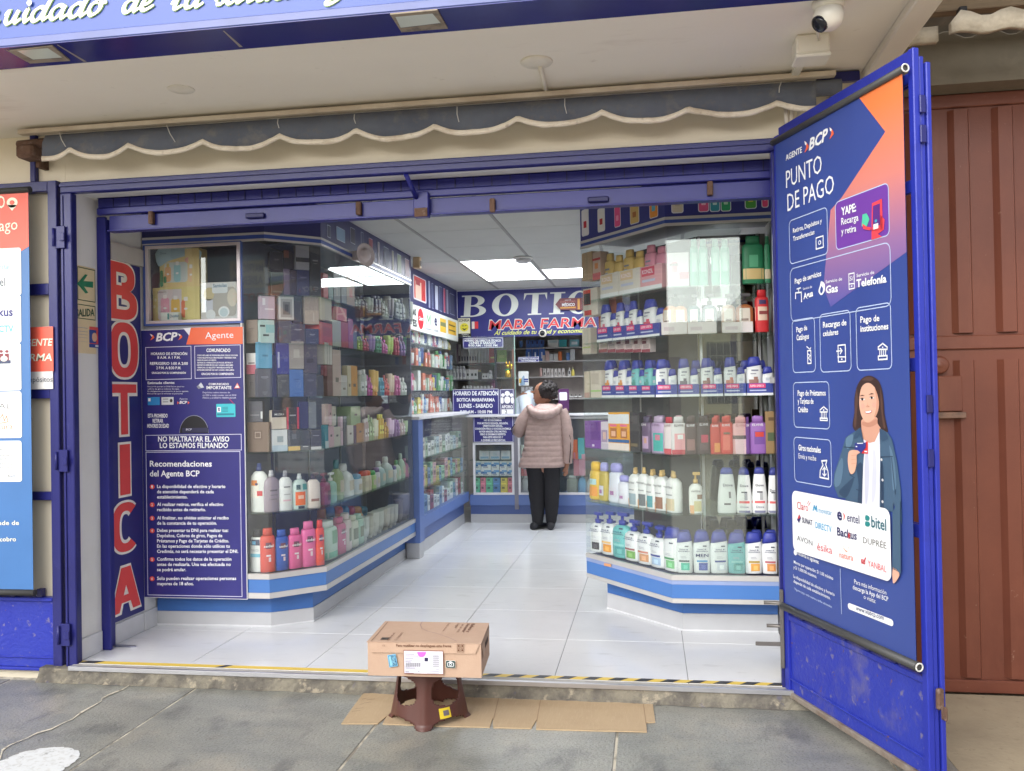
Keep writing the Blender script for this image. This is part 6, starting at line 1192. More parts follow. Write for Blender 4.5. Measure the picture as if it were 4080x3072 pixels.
for x0, x1, yt, ds, col, a_, l_ in ((940, 1090, 762, 'white flip cap shampoo with a teal leaf label', HSW, (70, 186, 160), (74, 84, 90)), (1102, 1256, 758, 'white flip cap shampoo with MEN lettering', HSW, (58, 74, 160), (70, 150, 206)), (1264, 1426, 760, 'white flip cap shampoo with a plain navy bar', HSW, (214, 220, 230), (60, 72, 150)), (1432, 1592, 772, 'aqua flip cap shampoo', (110, 182, 184), (90, 160, 156), (140, 200, 196)), (1592, 1750, 768, 'white flip cap shampoo with an orange splash label', HSW, (232, 170, 90), (190, 160, 80)), (1756, 1905, 770, 'white flip cap shampoo with an almond oil label', HSW, (220, 150, 90), (186, 100, 110))):
    rb(0, 'R3', 'f', 'flip', x0, x1, yt, ds, [col, HSB], hs(a_, l_), words=HSW2 + ([('MEN', .40, .07, .72, (46, 50, 110))] if 'MEN' in ds else []))
for k_, x in enumerate((150, 265, 385, 500, 620, 740)): put(RROW(0, 'R3', 'd', .10), 'pump', x - 40, x + 60, 640 + k_ * 12, 'white pump shampoo in the rear line', [HSW, HSB], None, .55)
for k_, x in enumerate((1010, 1170, 1340, 1520, 1690, 1830)): put(RROW(0, 'R3', 'f', .10), 'flip', x - 50, x + 70, 745, 'white flip cap shampoo in the rear line', [HSW, HSB], None, .55)
# fifth shelf
CO = [(.15, .4, -.6, .5, (214, 214, 226)), (.2, .3, -.4, .2, (170, 120, 170))]
rb(1, 'R3', 'd', 'cologne', 92, 184, 95, 'yellow cologne bottle', [(222, 186, 74), (236, 190, 60)], [(.1, .35, -.7, .7, (236, 160, 80)), (.4, .55, -.6, .6, (180, 214, 220))]); rb(1, 'R3', 'd', 'cologne', 178, 264, 104, 'amber cologne bottle with a lilac cap', [(190, 170, 84), (168, 166, 224)], CO); rb(1, 'R3', 'd', 'cologne', 266, 384, 110, 'tall white cologne bottle with a lilac cap', [(216, 220, 232), (162, 160, 222)], CO); rb(1, 'R3', 'd', 'cologne', 368, 456, 224, 'small white cologne bottle with a lilac cap', [(220, 222, 232), (160, 158, 220)], CO)
for x0, x1, yt, ds, a_ in ((460, 556, 156, 'white conditioner with a gold cap and grey drop', (150, 170, 180)), (552, 640, 150, 'white conditioner with a gold cap turned to its barcode', (110, 116, 120)), (632, 714, 170, 'white conditioner with a gold cap and teal curve', (90, 160, 168)), (712, 804, 178, 'white conditioner with a gold cap and brown curls', (150, 110, 90)), (806, 928, 192, 'white conditioner with a gold cap and cream capsule', (206, 190, 160))):
    rb(1, 'R3', 'd', 'lotion', x0, x1, yt, ds, [(228, 230, 230), (206, 172, 112)], [(.05, .34, -.5, .7, a_), (.42, .45, -.5, .5, (160, 164, 166)), (.0, .2, -.8, -.4, (232, 176, 130))], words=[('PANTENE', .6, .045, .7, (120, 120, 124))], dr=.6)
rb(1, 'R3', 'f', 'pump', 1060, 1182, 195, 'white pump conditioner with a gold head', [(230, 230, 228), (206, 168, 100)], [(.05, .3, -.3, .8, (206, 196, 150)), (.0, .2, -.9, -.3, (232, 176, 130)), (.35, .46, .2, .9, (140, 110, 90))], words=[('PANTENE', .52, .04, .66, (110, 110, 116))])
DV = [(.2, .24, -.4, .5, (110, 112, 120)), (.3, .42, .0, .4, (180, 182, 188))]
rb(1, 'R3', 'f', 'dove', 1332, 1506, 155, 'large white conditioner bottle with a blue flip cap', [(222, 226, 226), (76, 90, 168)], [(.19, .23, -.4, .3, (84, 84, 92)), (.34, .48, .1, .35, (120, 120, 126))], words=[('Dove', .6, .06, .5, (90, 92, 110))])
for x0, x1, yt, ds in ((1512, 1655, 162, 'white conditioner bottle with a red stripe'), (1658, 1800, 152, 'white conditioner bottle with a red stripe'), (1808, 1912, 166, 'small white conditioner bottle with a red base stripe')):
    rb(1, 'R3', 'f', 'dove', x0, x1, yt, ds, [(230, 232, 232), (66, 74, 150)], [(.23, .28, -.98, .98, (222, 106, 106)), (.02, .07, -.98, .98, (130, 132, 160)), (.3, .46, .0, .4, (170, 172, 176)), (.46, .49, -.4, .4, (80, 80, 90))], words=[('Dove', .6, .05, .5, (84, 86, 100)), ('Dove', .13, .045, .5, (130, 132, 150))] if x0 < 1800 else [('Dove', .5, .05, .6, (84, 86, 100))])
# twin packs: a big and a small bottle on a printed tray
def twin(k, reg, seg, x0, x1, yt, ytray, desc, body, acc, cap=HSB, tray=(56, 72, 156), patch=(222, 66, 128), split=.6, small=.72, kind='flip', word='SUPER OFERTA'):
    row = RROW(k, reg, seg); c_, w, U_ = row.frame(x0, x1, yt); z0 = row.z + .0005; h = c_.z - z0
    th = on(px(reg, (x0 + x1) / 2, ytray), row.P0, row.N).z - z0; d = min(.075, w * .42); wb = w * split; ws = w * (1 - split) * 1.05
    Wm = facing(Vector((c_.x, c_.y, z0)), row.N, d / 2)
    t = thing('shampoo_pack', None, desc + ' on the ' + row.where, 'shampoo pack', 'products on the ' + row.where, W=Wm)
    def sub(nm, kw, kh, dx, pr):
        ps, dd = bottle_parts(kind, kw, kh, .55, [C(*body), C(*cap)], pr); root = None
        for n_, mb in ps:
            for v_ in mb.v: v_.x += dx; v_.z += .004
            o_ = part(n_ if root else nm, mb, root or t, local=True)
            if root is None: root = o_
    cA = C(*acc)
    sub('bottle', wb * .96, h - .004, -w / 2 + wb / 2, [(.3, .40, -.7, .5, cA), (.4, .47, -.1, .4, cA), (.62, .66, -.4, .5, C(130, 134, 150)), (.54, .57, -.5, .2, C(160, 162, 172))]); sub('small_bottle', ws * .96, h * small, w / 2 - ws / 2, [(.5, .6, -.4, .4, C(200, 206, 214))])
    part('tray', MB().box(-w / 2, w / 2, -d / 2 - .006, d / 2, 0, th, C(*tray), .001), t, local=True)
    s_ = Sheet('tray_print', t, Wm @ Vector((0, -d / 2 - .0068, 0)), Wm.to_3x3() @ Vector((1, 0, 0)), (0, 0, 1), None, .0006)
    s_.shape([(-w / 2, .0), (w / 2, .0), (w / 2, th * .2), (-w / 2, th * .2)], C(232, 234, 238), 0); s_.shape(rrect(-w * .42, th * .6, w * .18, th * .96, .003, 2), C(*patch), 0)
    TEXTS.append((s_, word, (-w * .38, th * .7), w * .5, 0, th * .16, C(246, 230, 240), 1, .02, 0, 2)); s_.shape([(-w * .4, th * .36), (w * .2, th * .36), (w * .2, th * .46), (-w * .4, th * .46)], C(196, 202, 228), 0)
    return t
TW = 'white shampoo twin pack '
for i, (x0, x1, yt, b_, a_) in enumerate(((212, 376, 1104, HSW, (222, 120, 140)), (380, 520, 1085, HSW, (214, 90, 110)), (522, 660, 1066, HSW, (206, 80, 100)), (662, 884, 1046, HSW, (210, 90, 110)))): twin(4, 'R1', 'd', x0, x1, yt, 1355 - i * 13, TW + 'with pink tray patch', b_, a_)
for x0, x1, yt, b_, a_, ds in ((266, 406, 106, HSW, (230, 160, 90), TW + 'with an orange label'), (408, 550, 106, HSW, (230, 160, 90), TW + 'with an orange label'), (552, 686, 96, (118, 190, 192), (80, 160, 150), 'aqua and navy shampoo twin pack'), (688, 834, 90, (118, 190, 192), (80, 160, 150), 'aqua and navy shampoo twin pack')): twin(2 + 1, 'R2', 'd', x0, x1, yt, 366, ds, b_, a_)
for i, (x0, x1, yt, ds, a_) in enumerate(((838, 1070, 84, TW + 'with a navy label', (70, 76, 140)), (1076, 1304, 76, TW + 'with a grey label', (110, 106, 122)), (1322, 1560, 70, TW + 'with a brown zigzag label', (150, 110, 104)), (1572, 1808, 62, TW + 'with a terracotta label', (206, 132, 112)), (1814, 2112, 54, TW + 'with a mocha zigzag label', (160, 120, 108)))): twin(3, 'R2', 'f', x0, x1, yt, 356 - i * 4, ds, HSW, a_)
# top shelf
for i, (x0, x1, yt, cl, ds) in enumerate(((248, 444, 552, (222, 190, 112), 'golden shampoo duo in a white wrap'), (448, 672, 508, (222, 188, 108), 'golden shampoo duo in a white wrap'), (674, 908, 458, (222, 140, 164), 'pink shampoo duo in a pink wrap'))):
    twin(5, 'R1', 'd', x0, x1, yt, (780, 735, 692)[i], ds, cl, (110, 120, 110), cl, (222, 216, 208) if i < 2 else (226, 170, 178), (226, 200, 160) if i < 2 else (214, 80, 104), .52, .9, 'sedal', 'KONZIL')
rb(5, 'R1', 'd', 'carton', 46, 160, 552, 'plain tan carton at the case end', [(196, 166, 128)], (), yb=850, name='carton_box', dr=.8); rb(5, 'R1', 'd', 'carton', 162, 244, 548, 'white and red carton beside the tan one', [(216, 188, 172)], [(0, .7, 1, .78, (206, 70, 70)), (0, 0, 1, .25, (216, 110, 110)), (.3, .4, .7, .6, (230, 150, 90))], yb=848, name='carton_box', dr=.8)
rb(5, 'R1', 'f', 'carton', 962, 1190, 552, 'white soap carton with pink bars', [(226, 220, 224)], [(.2, .42, .45, .72, (230, 170, 186)), (.55, .22, .98, .42, (236, 150, 170)), (.1, .6, .5, .68, (190, 170, 180))], name='soap_carton', dr=.3)
for x0, x1 in ((1204, 1292), (1300, 1390), (1432, 1520), (1532, 1622)): rb(5, 'R1', 'f', 'sedal', x0, x1, 405, 'mint green shampoo bottle', [(120, 196, 172), (150, 206, 190)], [(.3, .7, -.6, .6, (160, 214, 196))])
rb(5, 'R1', 'f', 'sedal', 1766, 1990, 372, 'wide dark green shampoo bottle', [(44, 126, 88), (36, 110, 76)], [(.1, .32, -.95, .95, (214, 188, 130)), (.35, .6, -.4, .4, (90, 170, 130))], dr=.3); rb(5, 'R1', 'f', 'sedal', 2000, 2062, 376, 'narrow dark green shampoo bottle', [(48, 130, 92), (40, 112, 80)], [(.1, .3, -.9, .9, (206, 190, 160))])
# second shelf, front: body washes on a white tray
for x0, x1, yt, ds, cl in ((892, 1010, 1002, 'amber pump body wash beside the twin packs', (206, 132, 76)), (1030, 1172, 1004, 'amber pump body wash with a cream label', (208, 134, 78)), (1184, 1312, 998, 'dark teal pump body wash', (56, 96, 104)), (1342, 1490, 992, 'slate blue pump body wash', (120, 132, 146)), (1544, 1690, 990, 'pale peach pump body wash', (206, 170, 150)), (1702, 1880, 985, 'brown amber pump body wash', (176, 108, 66))):
    rb(4, 'R1', 'f' if x0 > 1000 else 'd', 'pump', x0, x1, yt, ds, [cl, (70, 66, 70)], [(.2, .62, -.6, .6, (222, 212, 200)), (.3, .36, -.4, .4, (150, 130, 120))])
rw = RROW(4, 'R1', 'f', -.012)
for x0, x1 in ((900, 1176), (1180, 1490), (1550, 1882)):
    put(rw, 'carton', x0, x1, 1295, 'low white carton tray in front of the body washes', [(222, 214, 214)], None, .05, [(.1, .3, .5, .6, (206, 190, 196))], name='tray_carton')
rb(4, 'R1', 'f', 'sedal', 1904, 2046, 950, 'red shampoo set with a cream price wrap', [(212, 52, 58), (206, 46, 54)], [(.28, .6, -.98, .98, (232, 202, 180)), (.42, .5, -.5, .7, (150, 70, 70)), (.66, .76, -.5, .5, (70, 54, 100))])
rb(4, 'R1', 'd', 'carton', 60, 208, 936, 'white carton with a black and red figure print', [(216, 208, 198)], [(.05, .4, .55, .95, (220, 66, 52)), (.08, .42, .52, .82, (46, 42, 46)), (.1, .02, .6, .2, (206, 60, 56))], yb=1230, name='carton_box', dr=.6)
for x0, x1 in ((222, 312), (316, 408)): put(RROW(4, 'R1', 'd', .12), 'carton', x0, x1, 1002, 'salmon pink carton set back', [(222, 120, 106)], None, .6, name='carton_box')
for k_ in range(6): rb(3, 'R1', 'd', 'carton', 142 + k_ * 91, 228 + k_ * 91, 1482, 'white and maroon lipstick carton', [(226, 206, 206)], [(0, 0, 1, .25, (150, 70, 84)), (.2, .3, .9, .62, (190, 170, 170)), (.1, .66, .6, .9, (110, 50, 60))], yb=1622, name='lipstick_carton', dr=.6, back=.06)
rb(3, 'R1', 'd', 'carton', 50, 138, 1362, 'tall cream carton with green band at the case end', [(206, 196, 182)], [(0, .22, 1, .28, (170, 190, 110))], yb=1640, name='carton_box')
rb(3, 'R2', 'd', 'carton', 74, 128, 216, 'narrow beige carton at the case end', [(206, 190, 170)], [(0, 0, 1, .2, (190, 150, 140))], name='carton_box'); rb(3, 'R2', 'd', 'carton', 138, 260, 206, 'beige carton with a green stripe', [(214, 204, 190)], [(0, .22, 1, .28, (160, 200, 120)), (.1, .5, .8, .9, (196, 184, 170))], name='carton_box')
# fourth shelf: dyes and duo sachets
for x0, x1, yt, ds, cl, pr in ((80, 132, 748, 'narrow purple dye carton', (118, 66, 152), ()), (134, 250, 744, 'purple dye carton with lined panel', (124, 72, 162), [(.1, .3, .9, .95, (104, 56, 140)), (.2, .06, .4, .14, (220, 210, 230))]), (252, 330, 756, 'white and purple dye carton with a portrait', (216, 206, 218), [(0, 0, 1, .2, (200, 190, 205)), (.1, .25, .9, .7, (170, 150, 180)), (.3, .35, .7, .62, (220, 184, 170))]), (332, 440, 656, 'yellow dye carton with a pink panda label', (232, 164, 48), [(0, .7, 1, .95, (222, 226, 232)), (.15, .62, .8, .68, (230, 110, 150)), (.2, .32, .8, .58, (180, 110, 60)), (.3, .36, .7, .5, (232, 180, 150)), (0, .2, 1, .28, (50, 100, 160)), (0, 0, 1, .18, (236, 220, 214))]), (442, 554, 654, 'yellow dye carton with a pink panda label', (232, 164, 48), [(0, .7, 1, .95, (222, 226, 232)), (.15, .62, .8, .68, (230, 110, 150)), (.2, .32, .8, .58, (180, 110, 60)), (.3, .36, .7, .5, (232, 180, 150)), (0, .2, 1, .28, (50, 100, 160)), (0, 0, 1, .18, (236, 220, 214))]), (558, 668, 654, 'black dye carton', (54, 50, 54), [(.2, .7, .8, .9, (74, 68, 72)), (.1, .12, .8, .2, (120, 104, 76))])):
    rb(2, 'R2', 'd', 'carton', x0, x1, yt, ds, [cl], pr, name='dye_carton')
def duo(seg, x0, x1, yt, ds, c1, c2, pr, word='ELVIVE', wc=(230, 226, 232)): rb(2, 'R2', seg, 'sedal', x0, x1, yt, ds, [c1, c2], pr, words=[(word, .74, .06, .6, wc)], name='shampoo_set', cat='shampoo pack', dr=.35)
duo('d', 672, 770, 700, 'dusky violet hair care duo', (104, 84, 116), (86, 76, 104), [(.1, .45, -.5, .8, (190, 160, 196)), (.25, .4, -.1, .5, (210, 160, 140))]); duo('d', 772, 912, 700, 'lilac and teal hair care duo', (186, 160, 196), (190, 170, 200), [(.05, .55, -.4, .9, (74, 176, 170)), (.35, .5, -.1, .6, (206, 130, 150))], wc=(130, 100, 140))
duo('d', 924, 1010, 706, 'white and crimson hair care carton', (222, 210, 212), (190, 50, 70), [(.0, .14, -.9, .9, (206, 90, 100))], wc=(150, 120, 130)); duo('f', 1012, 1166, 702, 'white and blush hair care duo', (228, 224, 226), (226, 222, 224), [(.12, .55, -.6, .8, (236, 170, 176)), (.0, .12, -.95, .95, (206, 84, 96)), (.4, .52, -.2, .5, (240, 240, 240))], wc=(120, 110, 116))
duo('f', 1150, 1282, 704, 'cocoa brown hair care duo', (86, 66, 72), (80, 62, 68), [(.1, .4, -.6, .6, (150, 110, 110))]); duo('f', 1284, 1424, 690, 'black and rose hair care duo', (74, 58, 66), (68, 54, 62), [(.3, .5, -.4, .6, (190, 60, 90)), (.1, .28, -.6, .6, (104, 80, 88))]); duo('f', 1430, 1532, 710, 'tomato red hair care duo', (200, 62, 56), (190, 58, 54), [(.05, .3, -.2, .9, (230, 150, 80))]); duo('f', 1534, 1664, 700, 'scarlet hair care duo', (214, 62, 58), (206, 58, 54), [(.1, .5, -.5, .6, (226, 110, 96)), (.52, .58, -.4, .6, (110, 90, 70))])
duo('f', 1672, 1838, 706, 'powder pink hair care jar and bottle set', (226, 172, 176), (226, 160, 164), [(.0, .4, -.98, .98, (232, 196, 206)), (.4, .5, -.95, .95, (90, 74, 80))], wc=(190, 120, 130)); duo('f', 1806, 1850, 704, 'dark violet slim hair care bottle', (110, 72, 140), (104, 68, 134), ()); duo('f', 1852, 2030, 696, 'violet hair care duo with a red label', (144, 98, 172), (150, 106, 178), [(.25, .6, -.4, .75, (110, 70, 146)), (.45, .58, -.3, .65, (196, 60, 50))])
rb(2, 'R2', 'f', 'carton', 2020, 2128, 645, 'kraft brown hair care carton', [(150, 122, 84)], [(.2, .3, .9, .5, (80, 96, 70)), (.3, .78, .9, .86, (96, 74, 50))], name='hair_carton')
for k_, x in enumerate((520, 600, 690, 780, 870)): put(RROW(1, 'R3', 'd', .10), 'lotion', x - 40, x + 45, 150 + k_ * 8, 'white gold capped conditioner in the rear line', [(226, 226, 224), (206, 172, 112)])
for x in (1400, 1570, 1720, 1860): put(RROW(1, 'R3', 'f', .11), 'dove', x - 50, x + 60, 150, 'white blue capped conditioner in the rear line', [(222, 224, 226), (70, 80, 156)])
for k_, x in enumerate((300, 450, 590, 740, 880, 1120, 1260, 1420, 1640, 1790, 1960)): put(RROW(3, 'R2', 'd' if x < 900 else 'f', .09), 'flip', x - 40, x + 70, 96, 'white flip cap shampoo in the rear line', [HSW, HSB], None, .55, hs((150, 160, 190), (110, 116, 150)))
for k_, x in enumerate((720, 860, 1090, 1230, 1370, 1500, 1620, 1760, 1930)): put(RROW(2, 'R2', 'd' if x < 950 else 'f', .09), 'sedal', x - 50, x + 50, 690, ('plum', 'mauve', 'pink', 'brown', 'rose', 'red', 'coral', 'blush', 'violet')[k_] + ' hair care bottle in the rear line', [((110, 70, 110), (170, 140, 180), (226, 180, 190), (90, 70, 74), (190, 90, 110), (200, 60, 60), (222, 110, 90), (226, 180, 180), (140, 96, 170))[k_]] * 2)
# header pictures
for seg, its in (('d', ((45, 98, 128, 365, (228, 226, 228), (196, 44, 60)), (216, 90, 300, 320, (226, 224, 220), (180, 50, 50)), (396, 75, 468, 272, (226, 82, 140), (240, 150, 190)), (564, 64, 666, 232, (206, 176, 110), (170, 110, 60)), (772, 44, 868, 170, (228, 150, 60), (90, 170, 200)))), ('f', ((1006, 20, 1138, 130, (206, 196, 180), (190, 180, 160)), (1292, 0, 1412, 118, (216, 90, 140), (236, 190, 210)), (1416, -10, 1530, 116, (60, 150, 170), (200, 230, 230)), (1534, -20, 1648, 112, (50, 160, 110), (190, 226, 200)), (1792, -30, 1922, 84, (80, 160, 70), (220, 210, 90)), (1970, -40, 2050, 72, (226, 80, 130), (236, 180, 200))))):
    O, U2 = (((.098, 4.62, 0), (.62, -.785, 0)) if seg == 'd' else ((.098, 4.62, 0), (1, 0, 0))); 
    for x0, y0, x1, y1, c1, c2 in its:
        s = Sheet('header_print', sc_, Vector(O) - (RDn if seg == 'd' else Vector((0, 1, 0))) * .0005, U2, (0, 0, 1), 'R1', .0009)
        a, b = s.uv(x0, y0), s.uv(x1, y1); a = (a[0], max(a[1], b[1] + .12)); a = (a[0], min(a[1], ZC - .02)); b = (b[0], max(b[1], RTOP + .052))
        s.shape(rrect(a[0], b[1], b[0], a[1], .012), C(214, 218, 232), 0); s.shape(rrect(a[0] + .004, b[1] + .004, b[0] - .004, a[1] - .004, .01), C(*c1), 1)
        w_, h_ = b[0] - a[0], a[1] - b[1]; s.shape(rrect(a[0] + w_ * .3, b[1] + h_ * .3, b[0] - w_ * .3, b[1] + h_ * .55, .004), C(*c2), 2)
# ================================================================== REAR: side counter, rear counter, overhead signs, wall shelves
rnd = random.Random(5)
CB = M('counter_blue', (96, 120, 178), .4, var=.05, scale=3); CB2 = M('counter_blue_dark', (86, 108, 166), .42, var=.05, scale=3); FRW = M('frame_white', (216, 216, 222), .35)
XS = -1.825
zl = onX(px('B2', 262, 470), XS).z
sd = thing('side_counter', (XS - .2, 7.7, FZ), 'blue glass fronted side counter between the perfume case and the rear counter', 'counter')
part('pilaster', MB().box(-2.2, XS + .004, 6.725, 6.86, .20, zl, CB, .004), sd)
part('pilaster_foot', MB().box(-1.94, XS - .004, 6.733, 6.86, FZ, .199, PLW, .003), sd)
part('skirting', MB().box(-2.2, XS - .05, 6.861, 8.64, FZ, .175, PLW), sd); part('toe_panel', MB().box(-2.2, XS - .055, 6.861, 8.64, .1755, .30, CB2), sd)
zg0, zg1 = .395, zl - .03
part('base_panel', MB().box(-2.2, XS, 6.861, 8.645, .3005, zg0, CB, .002), sd); part('counter_top', MB().box(-2.40, XS + .02, 6.70, 8.648, zl + .0005, zl + .026, FRW, .003), sd)
part('glass_pane', MB().poly([(XS - .002, 6.861, zg0), (XS - .002, 8.645, zg0), (XS - .002, 8.645, zl), (XS - .002, 6.861, zl)], GLASS), sd)
part('back_panel', MB().box(-2.22, -2.205, 6.861, 8.645, zg0, zl, M('counter_back', (120, 124, 140), .6)), sd)
for z in (.62, .86): part('glass_shelf', MB().box(-2.2, XS - .012, 6.866, 8.64, z - .007, z, SHELFG), sd)
# goods inside the side counter
wh = 'side counter shelf'; PAL = [(206, 208, 206), (190, 200, 196), (176, 196, 206), (206, 196, 190), (170, 190, 170), (220, 222, 224)]
for zi, (z, h, nmz) in enumerate(((zg0 + .001, .17, 'lower'), (.6205, .18, 'middle'), (.8605, .16, 'upper'))):
    y = 6.92; i = 0
    while y < 8.5:
        w = rnd.uniform(.07, .12); hh = h * rnd.uniform(.55, 1); cl = PAL[(i + zi) % 6] if zi else [(216, 220, 222), (120, 150, 190), (220, 222, 226), (150, 70, 90), (210, 214, 216)][i % 5]
        if zi == 1: cl = [(150, 190, 160), (200, 150, 160), (190, 180, 110), (120, 150, 190)][i % 4]
        parts, d = carton_parts(w, .09, hh, [C(*cl)], [(.15, .35, .85, .6, C(*[max(0, v - 70) for v in cl])), (.3, .7, .7, .8, C(110, 120, 150))])
        place('medicine_carton', parts, facing(Vector((XS - .03, y + w / 2, z)), Vector((-1, 0, 0)), .06), '%s carton on the %s %s' % (('white', 'pale green', 'blue grey', 'blush', 'sage', 'snow white')[i % 6] if zi != 1 else ('green', 'pink', 'yellow', 'blue')[i % 4], nmz, wh), 'carton', 'cartons in the side counter')
        y += w + rnd.uniform(.004, .02); i += 1
# open shelves above the side counter, behind glass
uc = thing('side_shelf_case', (XS - .2, 7.7, zl), 'glass fronted wall shelves crowded with small goods above the side counter', 'display case')
part('glass_pane', MB().poly([(-2.0, 6.73, zl + .03), (-2.0, 9.0, zl + .03), (-2.0, 9.0, 2.0), (-2.0, 6.73, 2.0)], GLASS), uc)
part('back_panel', MB().box(-2.42, -2.405, 6.73, 9.9, zl + .03, 2.3, M('shelf_back', (130, 126, 128), .6)), uc); part('divider', MB().box(-2.404, -2.01, 6.7205, 6.735, zl + .03, 2.2, M('shelf_back', (0, 0, 0))), uc)
ZU = [zl + .031, zl + .24, zl + .46, zl + .66]
for z in ZU[1:]: part('glass_shelf', MB().box(-2.404, -2.01, 6.74, 8.98, z - .007, z - .0005, SHELFG), uc)
for zi, z in enumerate(ZU):
    y = 6.80; i = 0
    while y < 8.9:
        w = rnd.uniform(.05, .10); hh = rnd.uniform(.11, .18); k_ = rnd.choice(('jug', 'spray', 'tube', 'carton', 'sedal'))
        cl = rnd.choice([(216, 222, 214), (190, 206, 190), (214, 120, 100), (120, 150, 190), (216, 196, 90), (190, 90, 130), (110, 170, 120), (226, 226, 228), (96, 96, 140)]); cap = rnd.choice([(226, 226, 226), (70, 90, 150), (200, 80, 70), (80, 150, 90)])
        if zi == 0 and rnd.random() < .6: cl, k_ = rnd.choice([((206, 214, 206), 'jug'), ((216, 220, 216), 'tube'), ((210, 120, 90), 'carton')])
        ds = {(216, 222, 214): 'white', (190, 206, 190): 'pale green', (214, 120, 100): 'coral', (120, 150, 190): 'steel blue', (216, 196, 90): 'yellow', (190, 90, 130): 'magenta', (110, 170, 120): 'green', (226, 226, 228): 'bright white', (96, 96, 140): 'violet blue', (206, 214, 206): 'off white', (216, 220, 216): 'milky', (210, 120, 90): 'terracotta'}[cl]
        if k_ == 'carton': parts, d = carton_parts(w, .06, hh, [C(*cl)], [(.2, .3, .8, .6, C(230, 228, 224))]); nm, ct = 'small_carton', 'carton'
        else: parts, d = bottle_parts(k_, w, hh, .6, [C(*cl), C(*cap)], [(.2, .5, -.6, .6, C(224, 222, 216))], 10); nm, ct = NAMES[k_], CATS.get(k_, 'bottle')
        place(nm, parts, facing(Vector((-2.03, y + w / 2, z + .0005)), Vector((-1, 0, 0)), .04), '%s %s on the %s side shelf above the counter' % (ds, ct, ('lowest', 'second', 'third', 'highest')[zi]), ct, 'goods on the side shelves')
        y += w + .006; i += 1
# header and telecom strip above the side shelves
sh_ = thing('side_header', (-2.0, 7.9, 2.0), 'navy header with product pictures above the side shelves', 'sign')
z1h = onX(px('B1', 135, 480), -2.0).z; z0h = onX(px('B1', 135, 790), -2.0).z
part('board', MB().box(-2.04, -2.002, 6.74, 9.03, z1h, ZC - .003, NAVY), sh_)
s = Sheet('print', sh_, (-2.0018, 6.74, 0), (0, 1, 0), (0, 0, 1), 'B1', .0009)
s.rect(136, 125, 295, 480, C(214, 214, 220), 0, .02); s.rect(145, 140, 285, 460, C(206, 60, 58), 1, .015); s.rect(160, 200, 235, 440, C(226, 190, 170), 2); s.rect(240, 210, 282, 420, C(196, 50, 50), 2); s.rect(165, 180, 215, 270, C(170, 50, 60), 3)
for x0, y0, x1, y1, cl in ((318, 205, 342, 528, (150, 156, 180)), (356, 230, 382, 540, (90, 96, 130)), (396, 258, 436, 556, (190, 196, 214)), (446, 268, 482, 575, (80, 86, 120)), (496, 290, 522, 590, (190, 90, 110)), (532, 310, 558, 600, (150, 150, 170)), (572, 350, 632, 620, (70, 74, 104))): s.rect(x0, y0, x1, y1, C(196, 202, 216), 0, .006); a, b = s.uv(x0, y0), s.uv(x1, y1); s.shape(rrect(a[0] + .004, b[1] + .004, b[0] - .004, a[1] - .004, .004), C(*cl), 1)
ts = thing('telecom_strip', (-1.99, 7.9, z0h), 'white strip sign of phone company recharge logos under the side header', 'sign')
part('board', MB().box(-2.025, -1.992, 6.745, 9.02, z0h, z1h - .004, C(226, 232, 226, .4), .002), ts)
s = Sheet('print', ts, (-1.9918, 6.745, 0), (0, 1, 0), (0, 0, 1), 'B1', .0009)
s.text('AS', (134, 612), (172, 618), 72, C(40, 40, 46), 1, .03); s.text('ES', (134, 742), (180, 755), 78, C(40, 40, 46), 1, .03)
s.disc(228, 660, 32, 112, C(206, 40, 52), 0); s.text('Claro', (202, 672), (256, 682), 44, W_, 1, .02)
s.line([(298, 718), (304, 610), (322, 690), (340, 620), (344, 722)], .016, C(70, 170, 90), 0); s.text('movistar', (284, 785), (360, 800), 30, C(90, 110, 140), 0)
s.text('e', (392, 735), (422, 740), 130, C(44, 44, 96), 0, .03); s.poly([(428, 640), (438, 690), (428, 740), (432, 690)], C(230, 120, 80), 0); s.text('entel', (388, 810), (436, 822), 44, C(60, 60, 110), 0)
s.rect(456, 645, 530, 830, C(226, 184, 60), 0); s.rect(552, 670, 650, 862, C(226, 180, 50), 0); s.rect(462, 690, 525, 760, C(120, 130, 90), 1); s.rect(562, 720, 636, 760, C(90, 76, 40), 1); s.rect(562, 780, 640, 820, C(100, 84, 40), 1)
# big overhead sign
bs = thing('overhead_sign', (-1.2, 9.06, 1.98), 'large navy overhead sign with white BOTICA letters and red shop name', 'sign')
p0, p1 = onY(px('B1', 672, 890), 9.05), onY(px('B1', 672, 335), 9.05)
part('board', MB().box(p0.x, .64, 9.052, 9.08, p0.z, p1.z, M('sign_navy_rear', (44, 46, 120), .4, var=.04)), bs); part('edge_trim', MB().box(p0.x - .025, .64, 9.045, 9.09, p1.z + .0005, ZC - .001, FRW, .002).box(p0.x - .025, p0.x - .0005, 9.045, 9.09, p0.z, p1.z, FRW, .002), bs)
s = Sheet('lettering', bs, (p0.x, 9.0515, 0), (1, 0, 0), (0, 0, 1), 'B1', .0012)
CRW = C(216, 220, 214)
capitals(s, 'BOTICA', ((705, 640, 1045, 372), (1070, 628, 1430, 356), (1440, 616, 1768, 345), (1755, 606, 1960, 338), (1965, 600, 2300, 322), (2320, 590, 2640, 312)), CRW, 1, 1.)
RDL = C(206, 50, 62)
s.text('MABA FARMA', (1030, 792), (2330, 752), 118, CRW, 1, .038, .12, res=4); s.text('MABA FARMA', (1040, 786), (2318, 748), 106, RDL, 3, .012, .12, res=4)
s.text('Al cuidado de tu salud y economía', (1100, 852), (2160, 822), 50, C(220, 226, 110), 1, .012, .35, res=3)
s.rect(836, 692, 870, 778, C(226, 214, 206), 1); s.rect(870, 692, 914, 776, C(206, 50, 60), 1)
